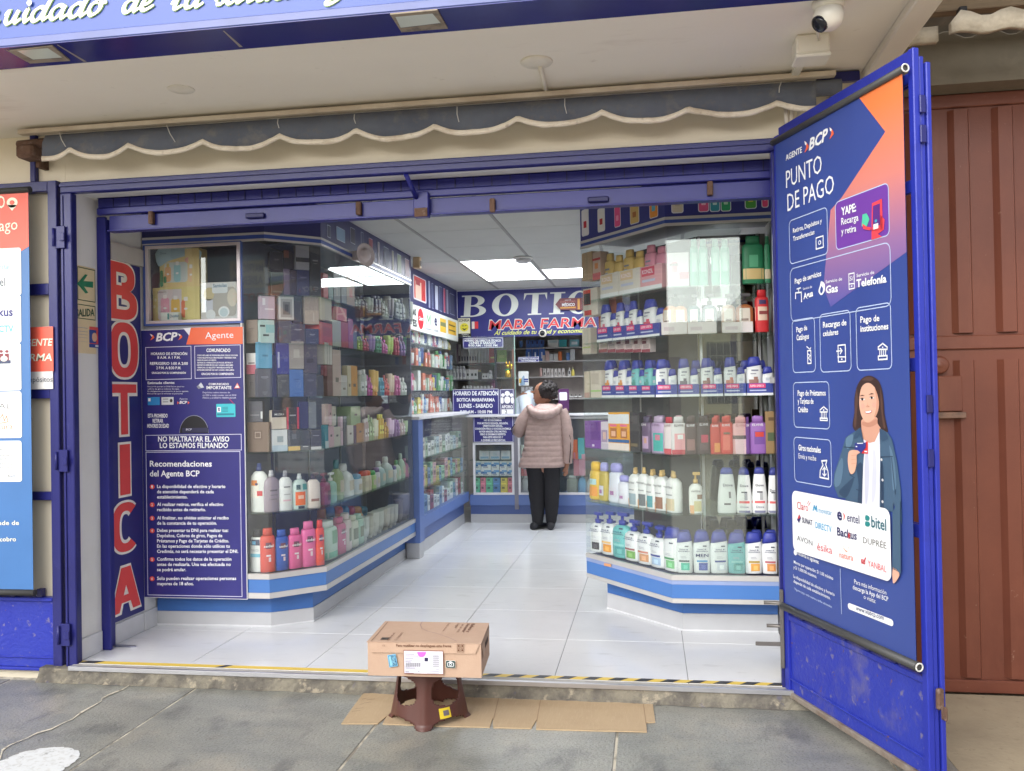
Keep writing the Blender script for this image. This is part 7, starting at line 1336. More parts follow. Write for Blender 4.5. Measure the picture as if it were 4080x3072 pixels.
sm = thing('smile_sign', (-1.95, 9.03, 2.0), 'cream smile sign with a yellow winking face on the overhead sign', 'sign')
p0, p1 = onY(px('B1', 668, 880), 9.04), onY(px('B1', 824, 648), 9.04)
part('plate', MB().box(p0.x, p1.x, 9.036, 9.043, p0.z, p1.z, C(40, 42, 40)), sm); s = Sheet('print', sm, (p0.x, 9.0355, 0), (1, 0, 0), (0, 0, 1), 'B1', .001)
s.rect(674, 654, 818, 832, C(226, 222, 196), 0); s.text('SONRÍA', (680, 694), (808, 690), 30, C(50, 54, 46), 1, .02); s.disc(748, 760, 50, 52, C(226, 214, 60), 1, 20); s.disc(732, 742, 6, 10, C(50, 50, 40), 2, 8); s.line([(756, 742), (772, 738)], .006, C(50, 50, 40), 2); s.poly([(722, 768), (748, 798), (782, 764), (752, 778)], C(60, 60, 40), 2, 2); s.text('lo estamos', (720, 852), (796, 852), 14, W_, 1); s.text('filmando', (730, 874), (818, 872), 14, W_, 1)
ar = thing('medical_arrow', (-.75, 9.02, 2.2), 'maroon arrow sign for the medical office in front of the overhead sign', 'sign')
p = [onY(px('B1', x, y), 9.02) for x, y in ((1832, 488), (1888, 415), (2240, 405), (2240, 552), (1890, 552))]
mb = MB(); k0 = mb.add([(q_.x, 9.02, q_.z) for q_ in p] + [(q_.x, 9.03, q_.z) for q_ in p]); MR = C(112, 44, 52)
mb.face([k0 + i for i in range(5)][::-1], MR); mb.face([k0 + 5 + i for i in range(5)], MR)
for i in range(5): j = (i + 1) % 5; mb.face([k0 + i, k0 + j, k0 + 5 + j, k0 + 5 + i], MR)
part('plate', mb, ar); s = Sheet('print', ar, (p[0].x, 9.0195, 0), (1, 0, 0), (0, 0, 1), 'B1', .0012)
s.text('MÉDICO', (1912, 510), (2064, 505), 34, W_, 1, .02); s.text('CONSULTORIO', (1890, 468), (2072, 462), 22, C(200, 130, 120), 1); s.rect(1890, 518, 2075, 532, C(200, 140, 60), 1); s.rect(2095, 420, 2125, 545, C(206, 150, 70), 1); s.text('venta de', (1944, 442), (2020, 438), 14, W_, 1)
c = onY(px('B1', 1676, 828), 8.98)
t = thing('dome_camera', (c.x, 9.0, c.z), 'white dome camera hanging on the overhead sign slogan', 'camera'); mb = MB()
rg = lambda pr: [[(c.x + r * math.cos(a), 9.045 - y, c.z + r * math.sin(a)) for a in (2 * math.pi * q / 20 for q in range(20))][::-1] for r, y in pr]
part('housing', MB().loft(rg(((.04, 0), (.042, .03), (.038, .05), (.03, .056))), CW), t); part('lens', MB().loft(rg(((.028, .0565), (.024, .068), (.012, .074), (.003, .076))), M('lens_black', (0, 0, 0))), t)

# ------------------------------------------------------------------ rear counter
YC = 8.65
q = lambda x, y: onY(px('B2', x, y), YC)
rc = thing('rear_counter', (-.9, 8.85, FZ), 'blue service counter with white framed glass fronts at the back of the shop', 'counter')
zs, zb1, zb2 = q(900, 1530).z, q(900, 1428).z, q(900, 1310).z; zt_ = q(1000, 425).z; xm0, xm1 = q(1246, 1000).x, q(1290, 1000).x; x0c = -1.82
part('skirting', MB().box(x0c, .64, YC + .04, 9.02, FZ, zs, PLW), rc); part('toe_panel', MB().box(x0c, .64, YC + .045, 9.02, zs + .0005, zb1, CB2), rc); part('base_panel', MB().box(x0c, .64, YC, 9.02, zb1 + .0005, zb2, CB, .002), rc)
part('centre_post', MB().box(xm0, xm1, YC - .004, YC + .03, FZ + .14, zt_ - .022, M('post_grey', (130, 128, 140), .5), .002), rc)
part('counter_top', MB().box(x0c - .02, .64, YC - .03, 9.02, zt_ - .0215, zt_, FRW, .003), rc); part('counter_back', MB().box(x0c, .64, 9.0, 9.02, zb2 + .0005, zt_ - .022, M('counter_back', (0, 0, 0))), rc)
def wframe(x0, x1, z0, z1, w=.022):
    return MB().box(x0, x1, YC - .004, YC + .02, z0, z0 + w, FRW).box(x0, x1, YC - .004, YC + .02, z1 - w, z1, FRW).box(x0, x0 + w, YC - .004, YC + .02, z0 + w, z1 - w, FRW).box(x1 - w, x1, YC - .004, YC + .02, z0 + w, z1 - w, FRW)
xw0 = q(792, 1000).x; zw1 = q(1000, 730).z
part('front_frame', wframe(xw0, xm0 - .001, zb2 + .0005, zw1), rc); part('front_frame', wframe(xm1 + .001, .60, zb2 + .0005, q(1500, 425).z - .023), rc)
part('glass_pane', MB().poly([(x, YC + .008, z) for x, z in ((xw0, zb2), (xm0, zb2), (xm0, zw1), (xw0, zw1))], GLASS), rc); part('glass_pane', MB().poly([(x, YC + .008, z) for x, z in ((xm1, zb2), (.6, zb2), (.6, zt_ - .03), (xm1, zt_ - .03))], GLASS), rc)
zsa, zsb = q(1000, 1108).z, q(1000, 925).z
part('glass_shelf', MB().box(x0c, .6, YC + .03, 8.98, zsa - .008, zsa, SHELFG), rc); part('glass_shelf', MB().box(x0c, .6, YC + .03, 8.98, zsb - .008, zsb, SHELFG), rc)
wr = lambda z, nm: Row((0, YC + .07, 0), (0, 1, 0), z, nm, 'B2')
for k_, (x0, x1) in enumerate(((858, 972), (978, 1088), (1096, 1200))): put(wr(zsb, 'upper rear counter shelf'), 'carton', x0, x1, 822, 'white and blue wet wipes pack', [(206, 212, 216)], None, .5, [(.1, .1, .9, .35, (130, 170, 200)), (.3, .4, .7, .8, (190, 204, 212))], name='wipes_pack', cat='wipes pack')
for lvl, (yt, yb) in enumerate(((1020, None), (936, 1020))):
    for x0, x1 in ((800, 876), (878, 990), (994, 1080), (1084, 1164), (1168, 1232)): put(wr(zsa, 'middle rear counter shelf'), 'carton', x0, x1, yt, 'white wet wipes pack with a blue wave', [(212, 216, 216)], yb, .8, [(0, .3, .6, .62, (60, 110, 170)), (.3, .5, 1, .8, (110, 160, 206)), (.2, .12, .7, .26, (150, 160, 176))], name='wipes_pack', cat='wipes pack')
for lvl, (yt, yb) in enumerate(((1206, None), (1122, 1204))):
    for (x0, x1), cl, nm in zip(((812, 866), (872, 930), (934, 1008), (1012, 1090), (1096, 1172), (1176, 1236)), ((104, 190, 150), (226, 130, 150), (110, 194, 150), (96, 140, 190), (222, 200, 90), (226, 130, 146)), ('green', 'pink', 'green', 'blue', 'yellow', 'pink')): put(wr(zb2 + .001, 'lowest rear counter shelf'), 'carton', x0, x1, yt, nm + ' wet wipes pack', [cl], yb, .8, [(.2, .6, .6, .85, tuple(int(v * .6) for v in cl)), (.1, .15, .8, .3, tuple(min(255, int(v * 1.15)) for v in cl))], name='wipes_pack', cat='wipes pack')
for x0, x1, yt, kd, cl, ds in ((1322, 1420, 1070, 'jug', (170, 176, 186), 'grey bottle'), (1425, 1475, 1080, 'carton', (200, 200, 206), 'grey white carton'), (1830, 1940, 1100, 'sedal', (130, 140, 134), 'grey green bottle'), (1950, 2040, 1060, 'jug', (110, 160, 200), 'light blue bottle'), (2050, 2130, 1080, 'jug', (190, 196, 206), 'milky bottle')):
    put(wr(zb2 + .001, 'lowest rear counter shelf'), kd, x0, x1, yt, ds, [cl, (220, 220, 226)] if kd != 'carton' else [cl], None, .7)
for x0, x1, yt, cl, ds in ((1320, 1350, 880, (190, 70, 90), 'raspberry'), (1356, 1410, 890, (206, 120, 140), 'rose'), (1900, 1960, 700, (196, 120, 140), 'dusty pink'), (1962, 2030, 720, (206, 150, 170), 'pale pink')): put(wr(zsa, 'middle rear counter shelf'), 'carton', x0, x1, yt + 140, ds + ' carton', [cl], None, .7, name='small_carton')
for x0, x1, yt, cl, ds in ((1950, 2020, 480, (60, 170, 180), 'teal'), (1890, 1945, 500, (220, 110, 70), 'orange'), (1320, 1400, 560, (206, 220, 216), 'white')): put(wr(zsb, 'upper rear counter shelf'), 'carton', x0, x1, yt + 200, ds + ' carton', [cl], None, .7, name='small_carton')
def notice(name, label, reg, x0, y0, x1, y1, Y, lines, col=SGN, edge=True, back=.004, cat='sign'):
    p0, p1 = onY(px(reg, x0, y1), Y), onY(px(reg, x1, y0), Y); t = thing(name, (p0.x, Y, p0.z), label, cat)
    part('board', MB().box(p0.x, p1.x, Y, Y + back, p0.z, p1.z, col), t); s_ = Sheet('print', t, (p0.x, Y - .0003, 0), (1, 0, 0), (0, 0, 1), reg, .001)
    if edge: s_.ring(x0 + 3, y0 + 3, x1 - 3, y1 - 3, .005, C(206, 206, 226), 0)
    for tx, a, b, y, h in lines: s_.text(tx, (a, y), (b, y), h, W_, 1, .03)
    return t, s_
notice('equality_notice', 'navy non discrimination notice on the rear counter front', 'B2', 794, 436, 1240, 726, YC - .008, [('EN ESTE ESTABLECIMIENTO', 872, 1144, 466, 20), ('NO SE DISCRIMINA', 912, 1108, 494, 20), ('POR MOTIVOS DE RAZA, RELIGIÓN,', 840, 1180, 528, 20), ('ORIENTACIÓN SEXUAL,', 900, 1120, 556, 20), ('CONDICIÓN FÍSICA O SOCIOECONÓMICA', 812, 1212, 588, 20), ('NI POR NINGÚN OTRO MOTIVO.', 860, 1166, 620, 20), ('PERO SI EXIGIMOS RESPETO', 872, 1152, 650, 20), ('PARA ESTE NEGOCIO Y', 904, 1124, 682, 20), ('A QUIENES LO FRECUENTAN.', 880, 1150, 714, 20)])
notice('hours_notice', 'navy opening hours notice standing on the rear counter top', 'B2', 566, 142, 1080, 424, YC - .012, [('HORARIO DE ATENCIÓN', 572, 1070, 208, 44), ('BOTICA MABAFARMA', 612, 1032, 276, 36), ('LUNES - SABADO', 638, 1010, 345, 42), ('8:00 AM - 10:00 PM', 648, 1002, 408, 34)])
t, s = notice('capacity_notice', 'grey capacity notice with three white figures on the counter', 'B2', 1088, 140, 1246, 424, YC - .012, [('AFORO', 1108, 1232, 352, 34)], C(84, 82, 122))
for cx, cy, r in ((1170, 188, 28), (1122, 206, 20), (1216, 206, 20)): s.disc(cx, cy, r, r, W_, 1)
s.rect(1136, 220, 1204, 300, W_, 1, .04); s.rect(1096, 230, 1130, 300, W_, 1, .03); s.rect(1210, 230, 1244, 300, W_, 1, .03); s.rect(1106, 364, 1236, 414, W_, 1); s.text('2', (1146, 408), (1170, 408), 40, C(50, 50, 60), 2, .01)
notice('director_notice', 'small navy technical director hours notice hanging under the overhead sign', 'B1', 730, 890, 1212, 1002, 8.9, [('HORARIO DEL DIRECTOR TÉCNICO', 750, 1182, 930, 24), ('LUNES A SABADO', 812, 1122, 958, 24), ('8:00 AM - 10:00 PM', 796, 1142, 988, 24)])
notice('small_notice', 'small navy notice strip on the shelf glass behind the customer', 'B1', 1388, 1112, 1638, 1174, 9.3, [('SOLO PERSONAL AUTORIZADO', 1398, 1626, 1142, 16), ('NO INGRESAR', 1422, 1604, 1164, 14)])
p0, p1 = onY(px('B1', 1395, 1455), 9.3), onY(px('B1', 1512, 1282), 9.3)
t = thing('flyer', (p0.x, 9.3, p0.z), 'white medical flyer with a blue figure taped on the shelf glass', 'flyer'); part('sheet', MB().box(p0.x, p1.x, 9.3, 9.302, p0.z, p1.z, C(226, 230, 230)), t)
s = Sheet('print', t, (p0.x, 9.2995, 0), (1, 0, 0), (0, 0, 1), 'B1', .001); s.rect(1400, 1370, 1430, 1425, C(230, 190, 80), 0); s.poly([(1410, 1445), (1440, 1350), (1462, 1340), (1470, 1440)], C(150, 180, 210), 0, 2); s.rect(1456, 1372, 1508, 1390, C(60, 80, 160), 1); s.rect(1456, 1400, 1508, 1412, C(60, 80, 160), 1)
# glass screen over the counter
cs = thing('counter_screen', (-1.3, YC + .05, zt_), 'clear glass screen standing on the rear counter with a service gap', 'glass screen')
xg = onY(px('B1', 1345, 1200), YC + .05).x
part('glass_pane', MB().poly([(x0c, YC + .05, zt_ + .001), (xg, YC + .05, zt_ + .001), (xg, YC + .05, 1.97), (x0c, YC + .05, 1.97)], GLASS), cs); part('glass_edge', MB().box(xg, xg + .008, YC + .045, YC + .055, zt_ + .001, 1.97, C(140, 170, 160, .2)), cs)
# wall shelves behind the counter
YW = 9.62
ws = thing('wall_shelf_unit', (-1.0, 9.8, FZ), 'grey wall shelving crowded with medicines behind the rear counter', 'shelving')
part('back_panel', MB().box(-2.28, .64, 9.92, 9.94, FZ, 2.4, M('shelf_wall_grey', (190, 182, 178), .7, var=.1)), ws)
ZW = [onY(px('B1', 900, y), YW).z for y in (1490, 1378, 1185)] ; ZW2 = [onY(px('B1', 1700, y), YW).z for y in (1610, 1345, 1160, 1000)]
xmid = onY(px('B1', 1110, 1200), YW).x
for z in ZW: part('shelf', MB().box(-2.27, xmid, YW - .02, 9.919, z - .018, z - .0005, M('shelf_dark', (70, 68, 74), .5), .001), ws)
for z in ZW2: part('shelf', MB().box(xmid + .021, .63, YW - .02, 9.919, z - .014, z - .0005, M('shelf_pale', (186, 182, 182), .5), .001), ws)
part('divider', MB().box(xmid + .0005, xmid + .0205, YW - .02, 9.919, FZ, 2.35, M('shelf_dark', (0, 0, 0))), ws)
def shelf_row(zz, nm, items, wtab='wall shelf behind the counter'):
    row = Row((0, YW, 0), (0, 1, 0), zz, '%s %s' % (nm, wtab), 'B1')
    for it in items:
        kd, x0, x1, yt, ds, cl = it[:6]; put(row, kd, x0, x1, yt, ds, [cl[0], cl[1] if len(cl) > 1 else cl[0]], None, .6, it[6] if len(it) > 6 else (), name=(NAMES.get(kd) if kd != 'carton' else 'medicine_carton'))
WHT = ((214, 214, 216), (200, 200, 206)); LBp = [(.2, .5, -.5, .5, (150, 150, 160))]
shelf_row(ZW[2], 'upper', [('carton', 672, 700, 960, 'tall white carton with a grey foot', ((206, 200, 198),), [(.1, .1, .9, .4, (110, 100, 110))])] + [('carton', 706 + k * 32, 734 + k * 32, 985, 'slim white syringe carton', ((198, 196, 198),), [(.2, .15, .8, .4, (90, 90, 110))]) for k in range(6)] + [('tube', 902 + k * 36, 934 + k * 36, 1010, 'white cream tube', WHT) for k in range(4)] + [('carton', 1040, 1124, 1010, 'red medicine carton', ((196, 52, 50),), [(.2, .3, .8, .4, (226, 180, 90))]), ('carton', 1134, 1245, 1005, 'lime green medicine carton', ((140, 186, 92),), [(.2, .3, .8, .5, (180, 210, 120))]), ('carton', 650, 668, 960, 'mauve slim carton', ((150, 120, 140),))])
shelf_row(ZW[1], 'middle', [('spray', 606 + k * 38, 638 + k * 38, 1216, 'white spray deodorant', WHT, LBp) for k in range(4)] + [('carton', 764, 812, 1262, 'white carton with a black dot', ((206, 206, 206),), [(.3, .35, .7, .6, (50, 50, 56))]), ('carton', 814, 905, 1262, 'wide white carton with black dots', ((206, 206, 206),), [(.15, .35, .4, .6, (50, 50, 56)), (.6, .35, .85, .6, (50, 50, 56))]), ('carton', 908, 950, 1270, 'black carton with a pale top', ((60, 56, 60),), [(0, .8, 1, 1, (150, 140, 90))]), ('carton', 958, 1028, 1308, 'low white carton with black dots', ((206, 206, 208),), [(.15, .3, .4, .6, (60, 60, 66)), (.6, .3, .85, .6, (60, 60, 66))]), ('rollon', 1030, 1078, 1270, 'white round jar', WHT), ('spray', 722, 762, 1240, 'white spray can with grey label', WHT, LBp), ('spray', 566, 598, 1240, 'grey spray can', ((190, 190, 192), (170, 170, 176))), ('spray', 524, 556, 1245, 'grey spray can', ((190, 190, 192), (170, 170, 176)))])
shelf_row(ZW[0], 'lower', [('rollon', 720 + k * 42, 754 + k * 42, 1456, 'white domed roll on', ((206, 206, 206), (216, 216, 214))) for k in range(9)])
shelf_row(ZW2[3], 'highest', [('carton', 1482 + k * 54, 1532 + k * 54, 912, 'blue bottle shaped pack', ((74, 110, 180),), [(.3, .5, .7, .9, (40, 40, 80))]) for k in range(4)] + [('tube', 1402, 1440, 920, 'light blue cream tube', ((130, 170, 206), (90, 130, 190))), ('carton', 1742, 1866, 908, 'white cotton pack', ((216, 216, 214),), [(.1, .6, .9, .9, (180, 200, 200))]), ('carton', 1876, 1966, 905, 'teal medicine carton', ((60, 160, 166),)), ('carton', 2000, 2112, 905, 'aqua tissue pack', ((140, 196, 206),), [(.2, .3, .8, .7, (226, 230, 230))])])
shelf_row(ZW2[2], 'upper right', [('carton', 1478 + k * 78, 1548 + k * 78, 1010, 'royal blue medicine carton', ((58, 100, 180),), [(.4, .2, .6, .7, (210, 220, 232))]) for k in range(3)] + [('carton', 1660, 1706, 1092, 'cream medicine carton', ((206, 196, 190),)), ('carton', 1712, 1756, 1045, 'rosy medicine carton', ((214, 180, 176),)), ('carton', 1760, 1808, 1075, 'white medicine carton', ((212, 212, 210),)), ('carton', 1812, 1860, 1075, 'white medicine carton', ((212, 212, 210),)), ('carton', 1866, 1908, 1048, 'orange medicine carton', ((222, 120, 60),)), ('carton', 1960, 2002, 1062, 'mid blue medicine carton', ((90, 130, 190),)), ('carton', 2006, 2062, 1020, 'pale grey medicine carton', ((200, 204, 206),))])
shelf_row(ZW2[1], 'middle right', [('carton', 1644, 1670, 1245, 'pinkish slim carton', ((206, 170, 164),))] + [('carton', 1684 + k * 45, 1718 + k * 45, 1250, 'grey white carton with a black tick', ((190, 184, 182),), [(.3, .2, .7, .5, (60, 56, 60))]) for k in range(6)] + [('jug', 1980, 2015, 1240, 'dark labelled ointment bottle', ((206, 206, 206), (210, 210, 208)), [(.2, .6, -.5, .5, (60, 60, 66))]), ('jug', 2022, 2056, 1240, 'yellow ointment bottle', ((206, 190, 90), (206, 206, 160)))])
shelf_row(ZW2[0], 'lower right', [('carton', 1424 + k * 48, 1464 + k * 48, 1468, 'white carton with a black tick', ((206, 206, 210),), [(.3, .2, .75, .6, (60, 60, 70))]) for k in range(3)] + [('jug', 2000 + k * 50, 2046 + k * 50, 1560, 'dark vitamin bottle with a white label', ((70, 40, 40), (60, 60, 60)), [(.2, .65, -.9, .9, (216, 216, 214))]) for k in range(3)])
# purple payment stand without its code
p0, p1 = onY(px('B1', 1870, 1640), 9.1), onY(px('B1', 1992, 1492), 9.1); t = thing('payment_stand', (p0.x, 9.1, p0.z), 'small purple payment stand with a blank white square behind the customer', 'stand')
part('panel', MB().box(p0.x, p1.x, 9.1, 9.106, p0.z - .1, p1.z, C(84, 40, 92)), t); s = Sheet('print', t, (p0.x, 9.0996, 0), (1, 0, 0), (0, 0, 1), 'B1', .001); s.rect(1880, 1534, 1972, 1628, W_, 0, .01)
# golden lucky cat on a bracket shelf
c = onY(px('B1', 1268, 1358), 9.0)
sb_ = thing('cat_shelf', (c.x, 9.0, c.z), 'small glass bracket shelf carrying the golden cat', 'shelf'); part('plate', MB().box(c.x - .09, c.x + .09, 8.93, 9.10, c.z - .012, c.z - .0006, SHELFG), sb_); part('upright', MB().box(c.x + .03, c.x + .05, 9.101, 9.115, zt_, c.z + .3, M('upright_brown', (120, 84, 72), .6)), sb_)
GOLD = M('polished_gold', (222, 178, 60), .22, .9)
t = thing('lucky_cat', (c.x, 9.0, c.z), 'shiny golden beckoning cat figurine with a green bib', 'figurine')
part('body', MB().lathe([(.03, 0), (.036, .012), (.034, .04), (.026, .075), (.017, .092)], GOLD, 18, (c.x, 9.0, c.z)).lathe([(.012, .09), (.026, .102), (.029, .118), (.024, .136), (.008, .146)], GOLD, 18, (c.x, 9.0, c.z)), t)
for sx in (-1, 1):
    part('ear', MB().loft([[(c.x + sx * .017 + r * math.cos(a), 9.0 + r * .6 * math.sin(a), c.z + z) for a in (2 * math.pi * k / 8 for k in range(8))] for r, z in ((.011, .136), (.008, .155), (.002, .176))], GOLD), t)
part('raised_arm', MB().tube([(c.x + .022, 8.98, c.z + .07), (c.x + .042, 8.972, c.z + .10), (c.x + .044, 8.968, c.z + .145)], [.010, .010, .013], GOLD, 10), t); part('bib', MB().lathe([(.027, .072), (.031, .078), (.027, .088)], C(50, 150, 96, .3), 18, (c.x, 9.0, c.z)), t)
# ================================================================== PEOPLE
def skin_body(name, parent, verts, edges, radii, mat, root=0, sub=2):
    me = bpy.data.meshes.new(name); me.from_pydata([tuple(v) for v in verts], edges, []); me.materials.append(mat)
    o = bpy.data.objects.new(name, me); COL.objects.link(o); o.parent = parent
    m = o.modifiers.new('skin', 'SKIN'); m.use_smooth_shade = True
    sv = me.skin_vertices[0].data
    for i, r in enumerate(radii): sv[i].radius = (r, r) if not isinstance(r, tuple) else r; sv[i].use_root = (i == root)
    s_ = o.modifiers.new('smooth', 'SUBSURF'); s_.levels = sub; s_.render_levels = sub; WM[o.name] = WM[parent.name]; return o
K = .000872
wp = onZ(px('B2', 1600, 1640), FZ)
SKN = M('brown_skin', (150, 106, 84), .55, var=.08); PUFF = M('mauve_quilted_nylon', (170, 146, 140), .45, var=.08, scale=30, bump=.25); TROU = M('black_trousers', (30, 29, 34), .85, var=.12, scale=40); HAIRM = M('black_hair', (34, 27, 28), .6, var=.3, scale=60, bump=.6)
wo_ = thing('person', (wp.x, 8.30, FZ), 'customer in a mauve quilted hooded jacket and black trousers standing at the counter', 'person')
def P_(x, y, f=0.): return Vector(((x - 1600) * K, f, (1640 - y) * K))
# body: pelvis, spine, neck, head, arms with fingers, legs
V_, E_, Rr = [], [], []
def joint(p, r, link=None):
    V_.append(p); Rr.append(r)
    if link is not None: E_.append((link, len(V_) - 1))
    return len(V_) - 1
pel = joint(P_(1610, 930), .10); spn = joint(P_(1620, 640), .10, pel); che = joint(P_(1635, 430), .11, spn); nk = joint(P_(1635, 300, .02), .042, che); hd0 = joint(P_(1632, 220, .03), .05, nk); joint(P_(1632, 120, .03), .065, hd0)
ls = joint(P_(1475, 370), .05, che); le = joint(P_(1318, 560, .02), .036, ls); lw = joint(P_(1360, 520, .26), .026, le); lh = joint(P_(1372, 510, .32), .024, lw)
rs = joint(P_(1812, 380), .05, che); re = joint(P_(1886, 640, .0), .036, rs); rw = joint(P_(1880, 930, .02), .025, re); rp = joint(P_(1868, 985, .025), (.026, .016), rw)
for dx, fy, dz, ln in ((-16, .0, 1052, 0), (-4, .014, 1066, 0), (8, .026, 1062, 0), (18, .036, 1048, 0)):
    a = joint(P_(1866 + dx * .7, 1012, .018 + fy * .6), .0095, rp); b = joint(P_(1862 + dx * .8, 1038, .016 + fy * .8), .009, a); joint(P_(1846 + dx * .8, dz, .014 + fy), .0075, b)
th = joint(P_(1846, 985, .012), .0105, rp); joint(P_(1832, 1018, .006), .008, th)
for dx in (-12, -4, 5, 13): a = joint(P_(1378 + dx, 505, .35), .009, lh); joint(P_(1384 + dx, 512, .385), .0075, a)
for sx, kx, ax in ((1530, 1540, 1545), (1705, 1705, 1692)):
    hp = joint(P_(sx, 960), .085, pel); kn = joint(P_(kx, 1280, .015), .058, hp); an = joint(P_(ax, 1580, -.01), .036, kn); joint(P_(ax - (35 if ax < 1600 else 10), 1625, .10), .034, an)
skin_body('body', wo_, V_, E_, Rr, SKN)
def lparts(nm, mb, t): return part(nm, mb, t, local=True)
def ell(cx, cy, z, rx, ry, n=28, q=0): return [(cx + rx * math.cos(2 * math.pi * k / n), cy + ry * math.sin(2 * math.pi * k / n), z) for k in range(n)]
# jacket with quilted rows
sec = [(958, 1578, 276, .165), (930, 1580, 278, .17), (860, 1592, 262, .165), (760, 1606, 246, .16), (650, 1612, 236, .155), (560, 1620, 232, .155), (470, 1628, 230, .155), (400, 1632, 222, .15), (350, 1636, 206, .14), (312, 1640, 176, .125), (285, 1645, 132, .105), (262, 1645, 88, .085)]
rings = []
import bisect
ys = [a[0] for a in sec][::-1]
NQ = 90
for i in range(NQ + 1):
    y = 958 + (262 - 958) * i / NQ
    k = next(j for j in range(len(sec) - 1) if sec[j][0] >= y >= sec[j + 1][0]); t_ = (sec[k][0] - y) / (sec[k][0] - sec[k + 1][0])
    cx, hw, dp = (sec[k][m] + (sec[k + 1][m] - sec[k][m]) * t_ for m in (1, 2, 3)); cx += 18; hw *= .93
    puff = .005 * abs(math.sin(math.pi * (y - 262) / 58)) ** .6 - .006 if y > 330 else .0
    r = []
    for q_ in range(40):
        a = 2 * math.pi * q_ / 40; c_, s_ = math.cos(a), math.sin(a); wr_ = 1 + .045 * mnoise.noise(Vector((c_ * 2.2, s_ * 2.2, y * .012))) + .02 * mnoise.noise(Vector((c_ * 5, s_ * 5, y * .03)))
        x = (hw * K + puff) * math.copysign(abs(c_) ** .85, c_) * wr_; yy = (dp + puff) * math.copysign(abs(s_) ** .85, s_) * wr_ * .92
        r.append(((cx - 1600) * K + x, yy + .012, (1640 - y) * K))
    rings.append(r)
mb = MB().loft(rings, PUFF)
def quilted(path, rad, n=48, m=18, amp=.0035):
    pts = spline([tuple(p) for p in path], 8, False); pts = [Vector(p) for p in pts]; rr = []
    for i in range(len(pts)):
        t_ = i / (len(pts) - 1) * (len(rad) - 1); a = int(min(t_, len(rad) - 2)); rr.append(rad[a] + (rad[a + 1] - rad[a]) * (t_ - a) + amp * abs(math.sin(i * .62)) - amp * .4 + .003 * mnoise.noise(pts[i] * 30))
    return pts, rr
for path, rad in (([P_(1496, 350), P_(1410, 450, .0), P_(1350, 560, .03), P_(1372, 545, .16), P_(1378, 522, .265)], [.076, .070, .064, .055, .045]), ([P_(1806, 352), P_(1858, 470, -.004), P_(1884, 640, -.004), P_(1884, 790, .008), P_(1880, 918, .018)], [.078, .068, .062, .055, .046])):
    pts, rr = quilted(path, rad); mb.tube(pts, rr, PUFF, 18)
lparts('jacket', mb, wo_)
for path in (([P_(1896, 560, -.062), P_(1925, 640, -.05), P_(1926, 760, -.04), P_(1912, 910, -.03)]), ([P_(1320, 480, -.055), P_(1278, 545, -.03), P_(1282, 600, .02)])):
    lparts('sleeve_piping', MB().tube(spline([tuple(p) for p in path], 6, False), .0045, C(28, 26, 32, .7), 6), wo_)
# hood lying on the shoulders
hr = []
for i in range(25):
    a = math.pi * (i / 24); x = 1655 + 170 * math.cos(math.pi - a) ; y = 285 + 92 * math.sin(a) ** 1.2; hr.append(P_(x, y, -.085 - .055 * math.sin(a)))
lparts('hood', MB().tube(hr, [.026 + .022 * math.sin(math.pi * i / 24) + .004 * math.sin(i * 2.1) for i in range(25)], PUFF, 14).tube([p + Vector((0, .045, .016)) for p in hr[2:-2]], .028, M('hood_lining', (166, 120, 130), .6), 12), wo_)
# trousers and shoes
mb = MB()
for top, leg in (((1538, 108), [(1060, 1542, 102), (1200, 1542, 98), (1320, 1545, 88), (1440, 1546, 76), (1545, 1546, 62), (1588, 1545, 52)]), ((1702, 104), [(1060, 1704, 98), (1200, 1704, 92), (1320, 1704, 82), (1440, 1700, 72), (1545, 1694, 58), (1586, 1692, 48)])):
    rg_ = [ell((top[0] - 1600) * K, 0, (1640 - 905) * K, top[1] * K, .105), ell((top[0] - 1600) * K, .0, (1640 - 980) * K, (top[1] + 2) * K, .102)]
    for j, (y, cx, hw) in enumerate(leg):
        for dy in (0, 40, 80):
            if j == len(leg) - 1 and dy: break
            if dy and j < len(leg) - 1:
                n1 = leg[j + 1]; t_ = dy / 120; cx2, hw2, y2 = cx + (n1[1] - cx) * t_, hw + (n1[2] - hw) * t_, y + (n1[0] - y) * t_
            else: cx2, hw2, y2 = cx, hw, y
            w_ = 4 * mnoise.noise(Vector((cx2 * .01, y2 * .03, 1.))); rg_.append(ell((cx2 + w_ - 1600) * K, .005, (1640 - y2) * K, (hw2 + 1.5 * math.sin(y2 * .09)) * K, hw2 * K * 1.08))
    mb.loft(rg_[::-1], TROU)
lparts('trousers', mb, wo_)
for cx, tilt in ((1528, -.35), (1688, -.05)):
    rg_ = []
    for s_, w_, h_ in ((-.075, .026, .045), (-.06, .036, .07), (-.01, .040, .078), (.05, .044, .062), (.11, .045, .05), (.16, .036, .04), (.185, .016, .026)):
        r = []
        for k in range(14):
            a = 2 * math.pi * k / 14; x = w_ * math.cos(a); z = max(0, h_ * .5 + h_ * .5 * math.sin(a)) ; p = Vector((x, s_, z)); p.rotate(Matrix.Rotation(-tilt * -1.2 if tilt < -.2 else .1, 3, 'Z')); r.append((p.x + (cx - 1600) * K, p.y, p.z))
        rg_.append(r)
    lparts('shoe', MB().loft(rg_, M('dark_shoe', (34, 34, 40), .6)), wo_)
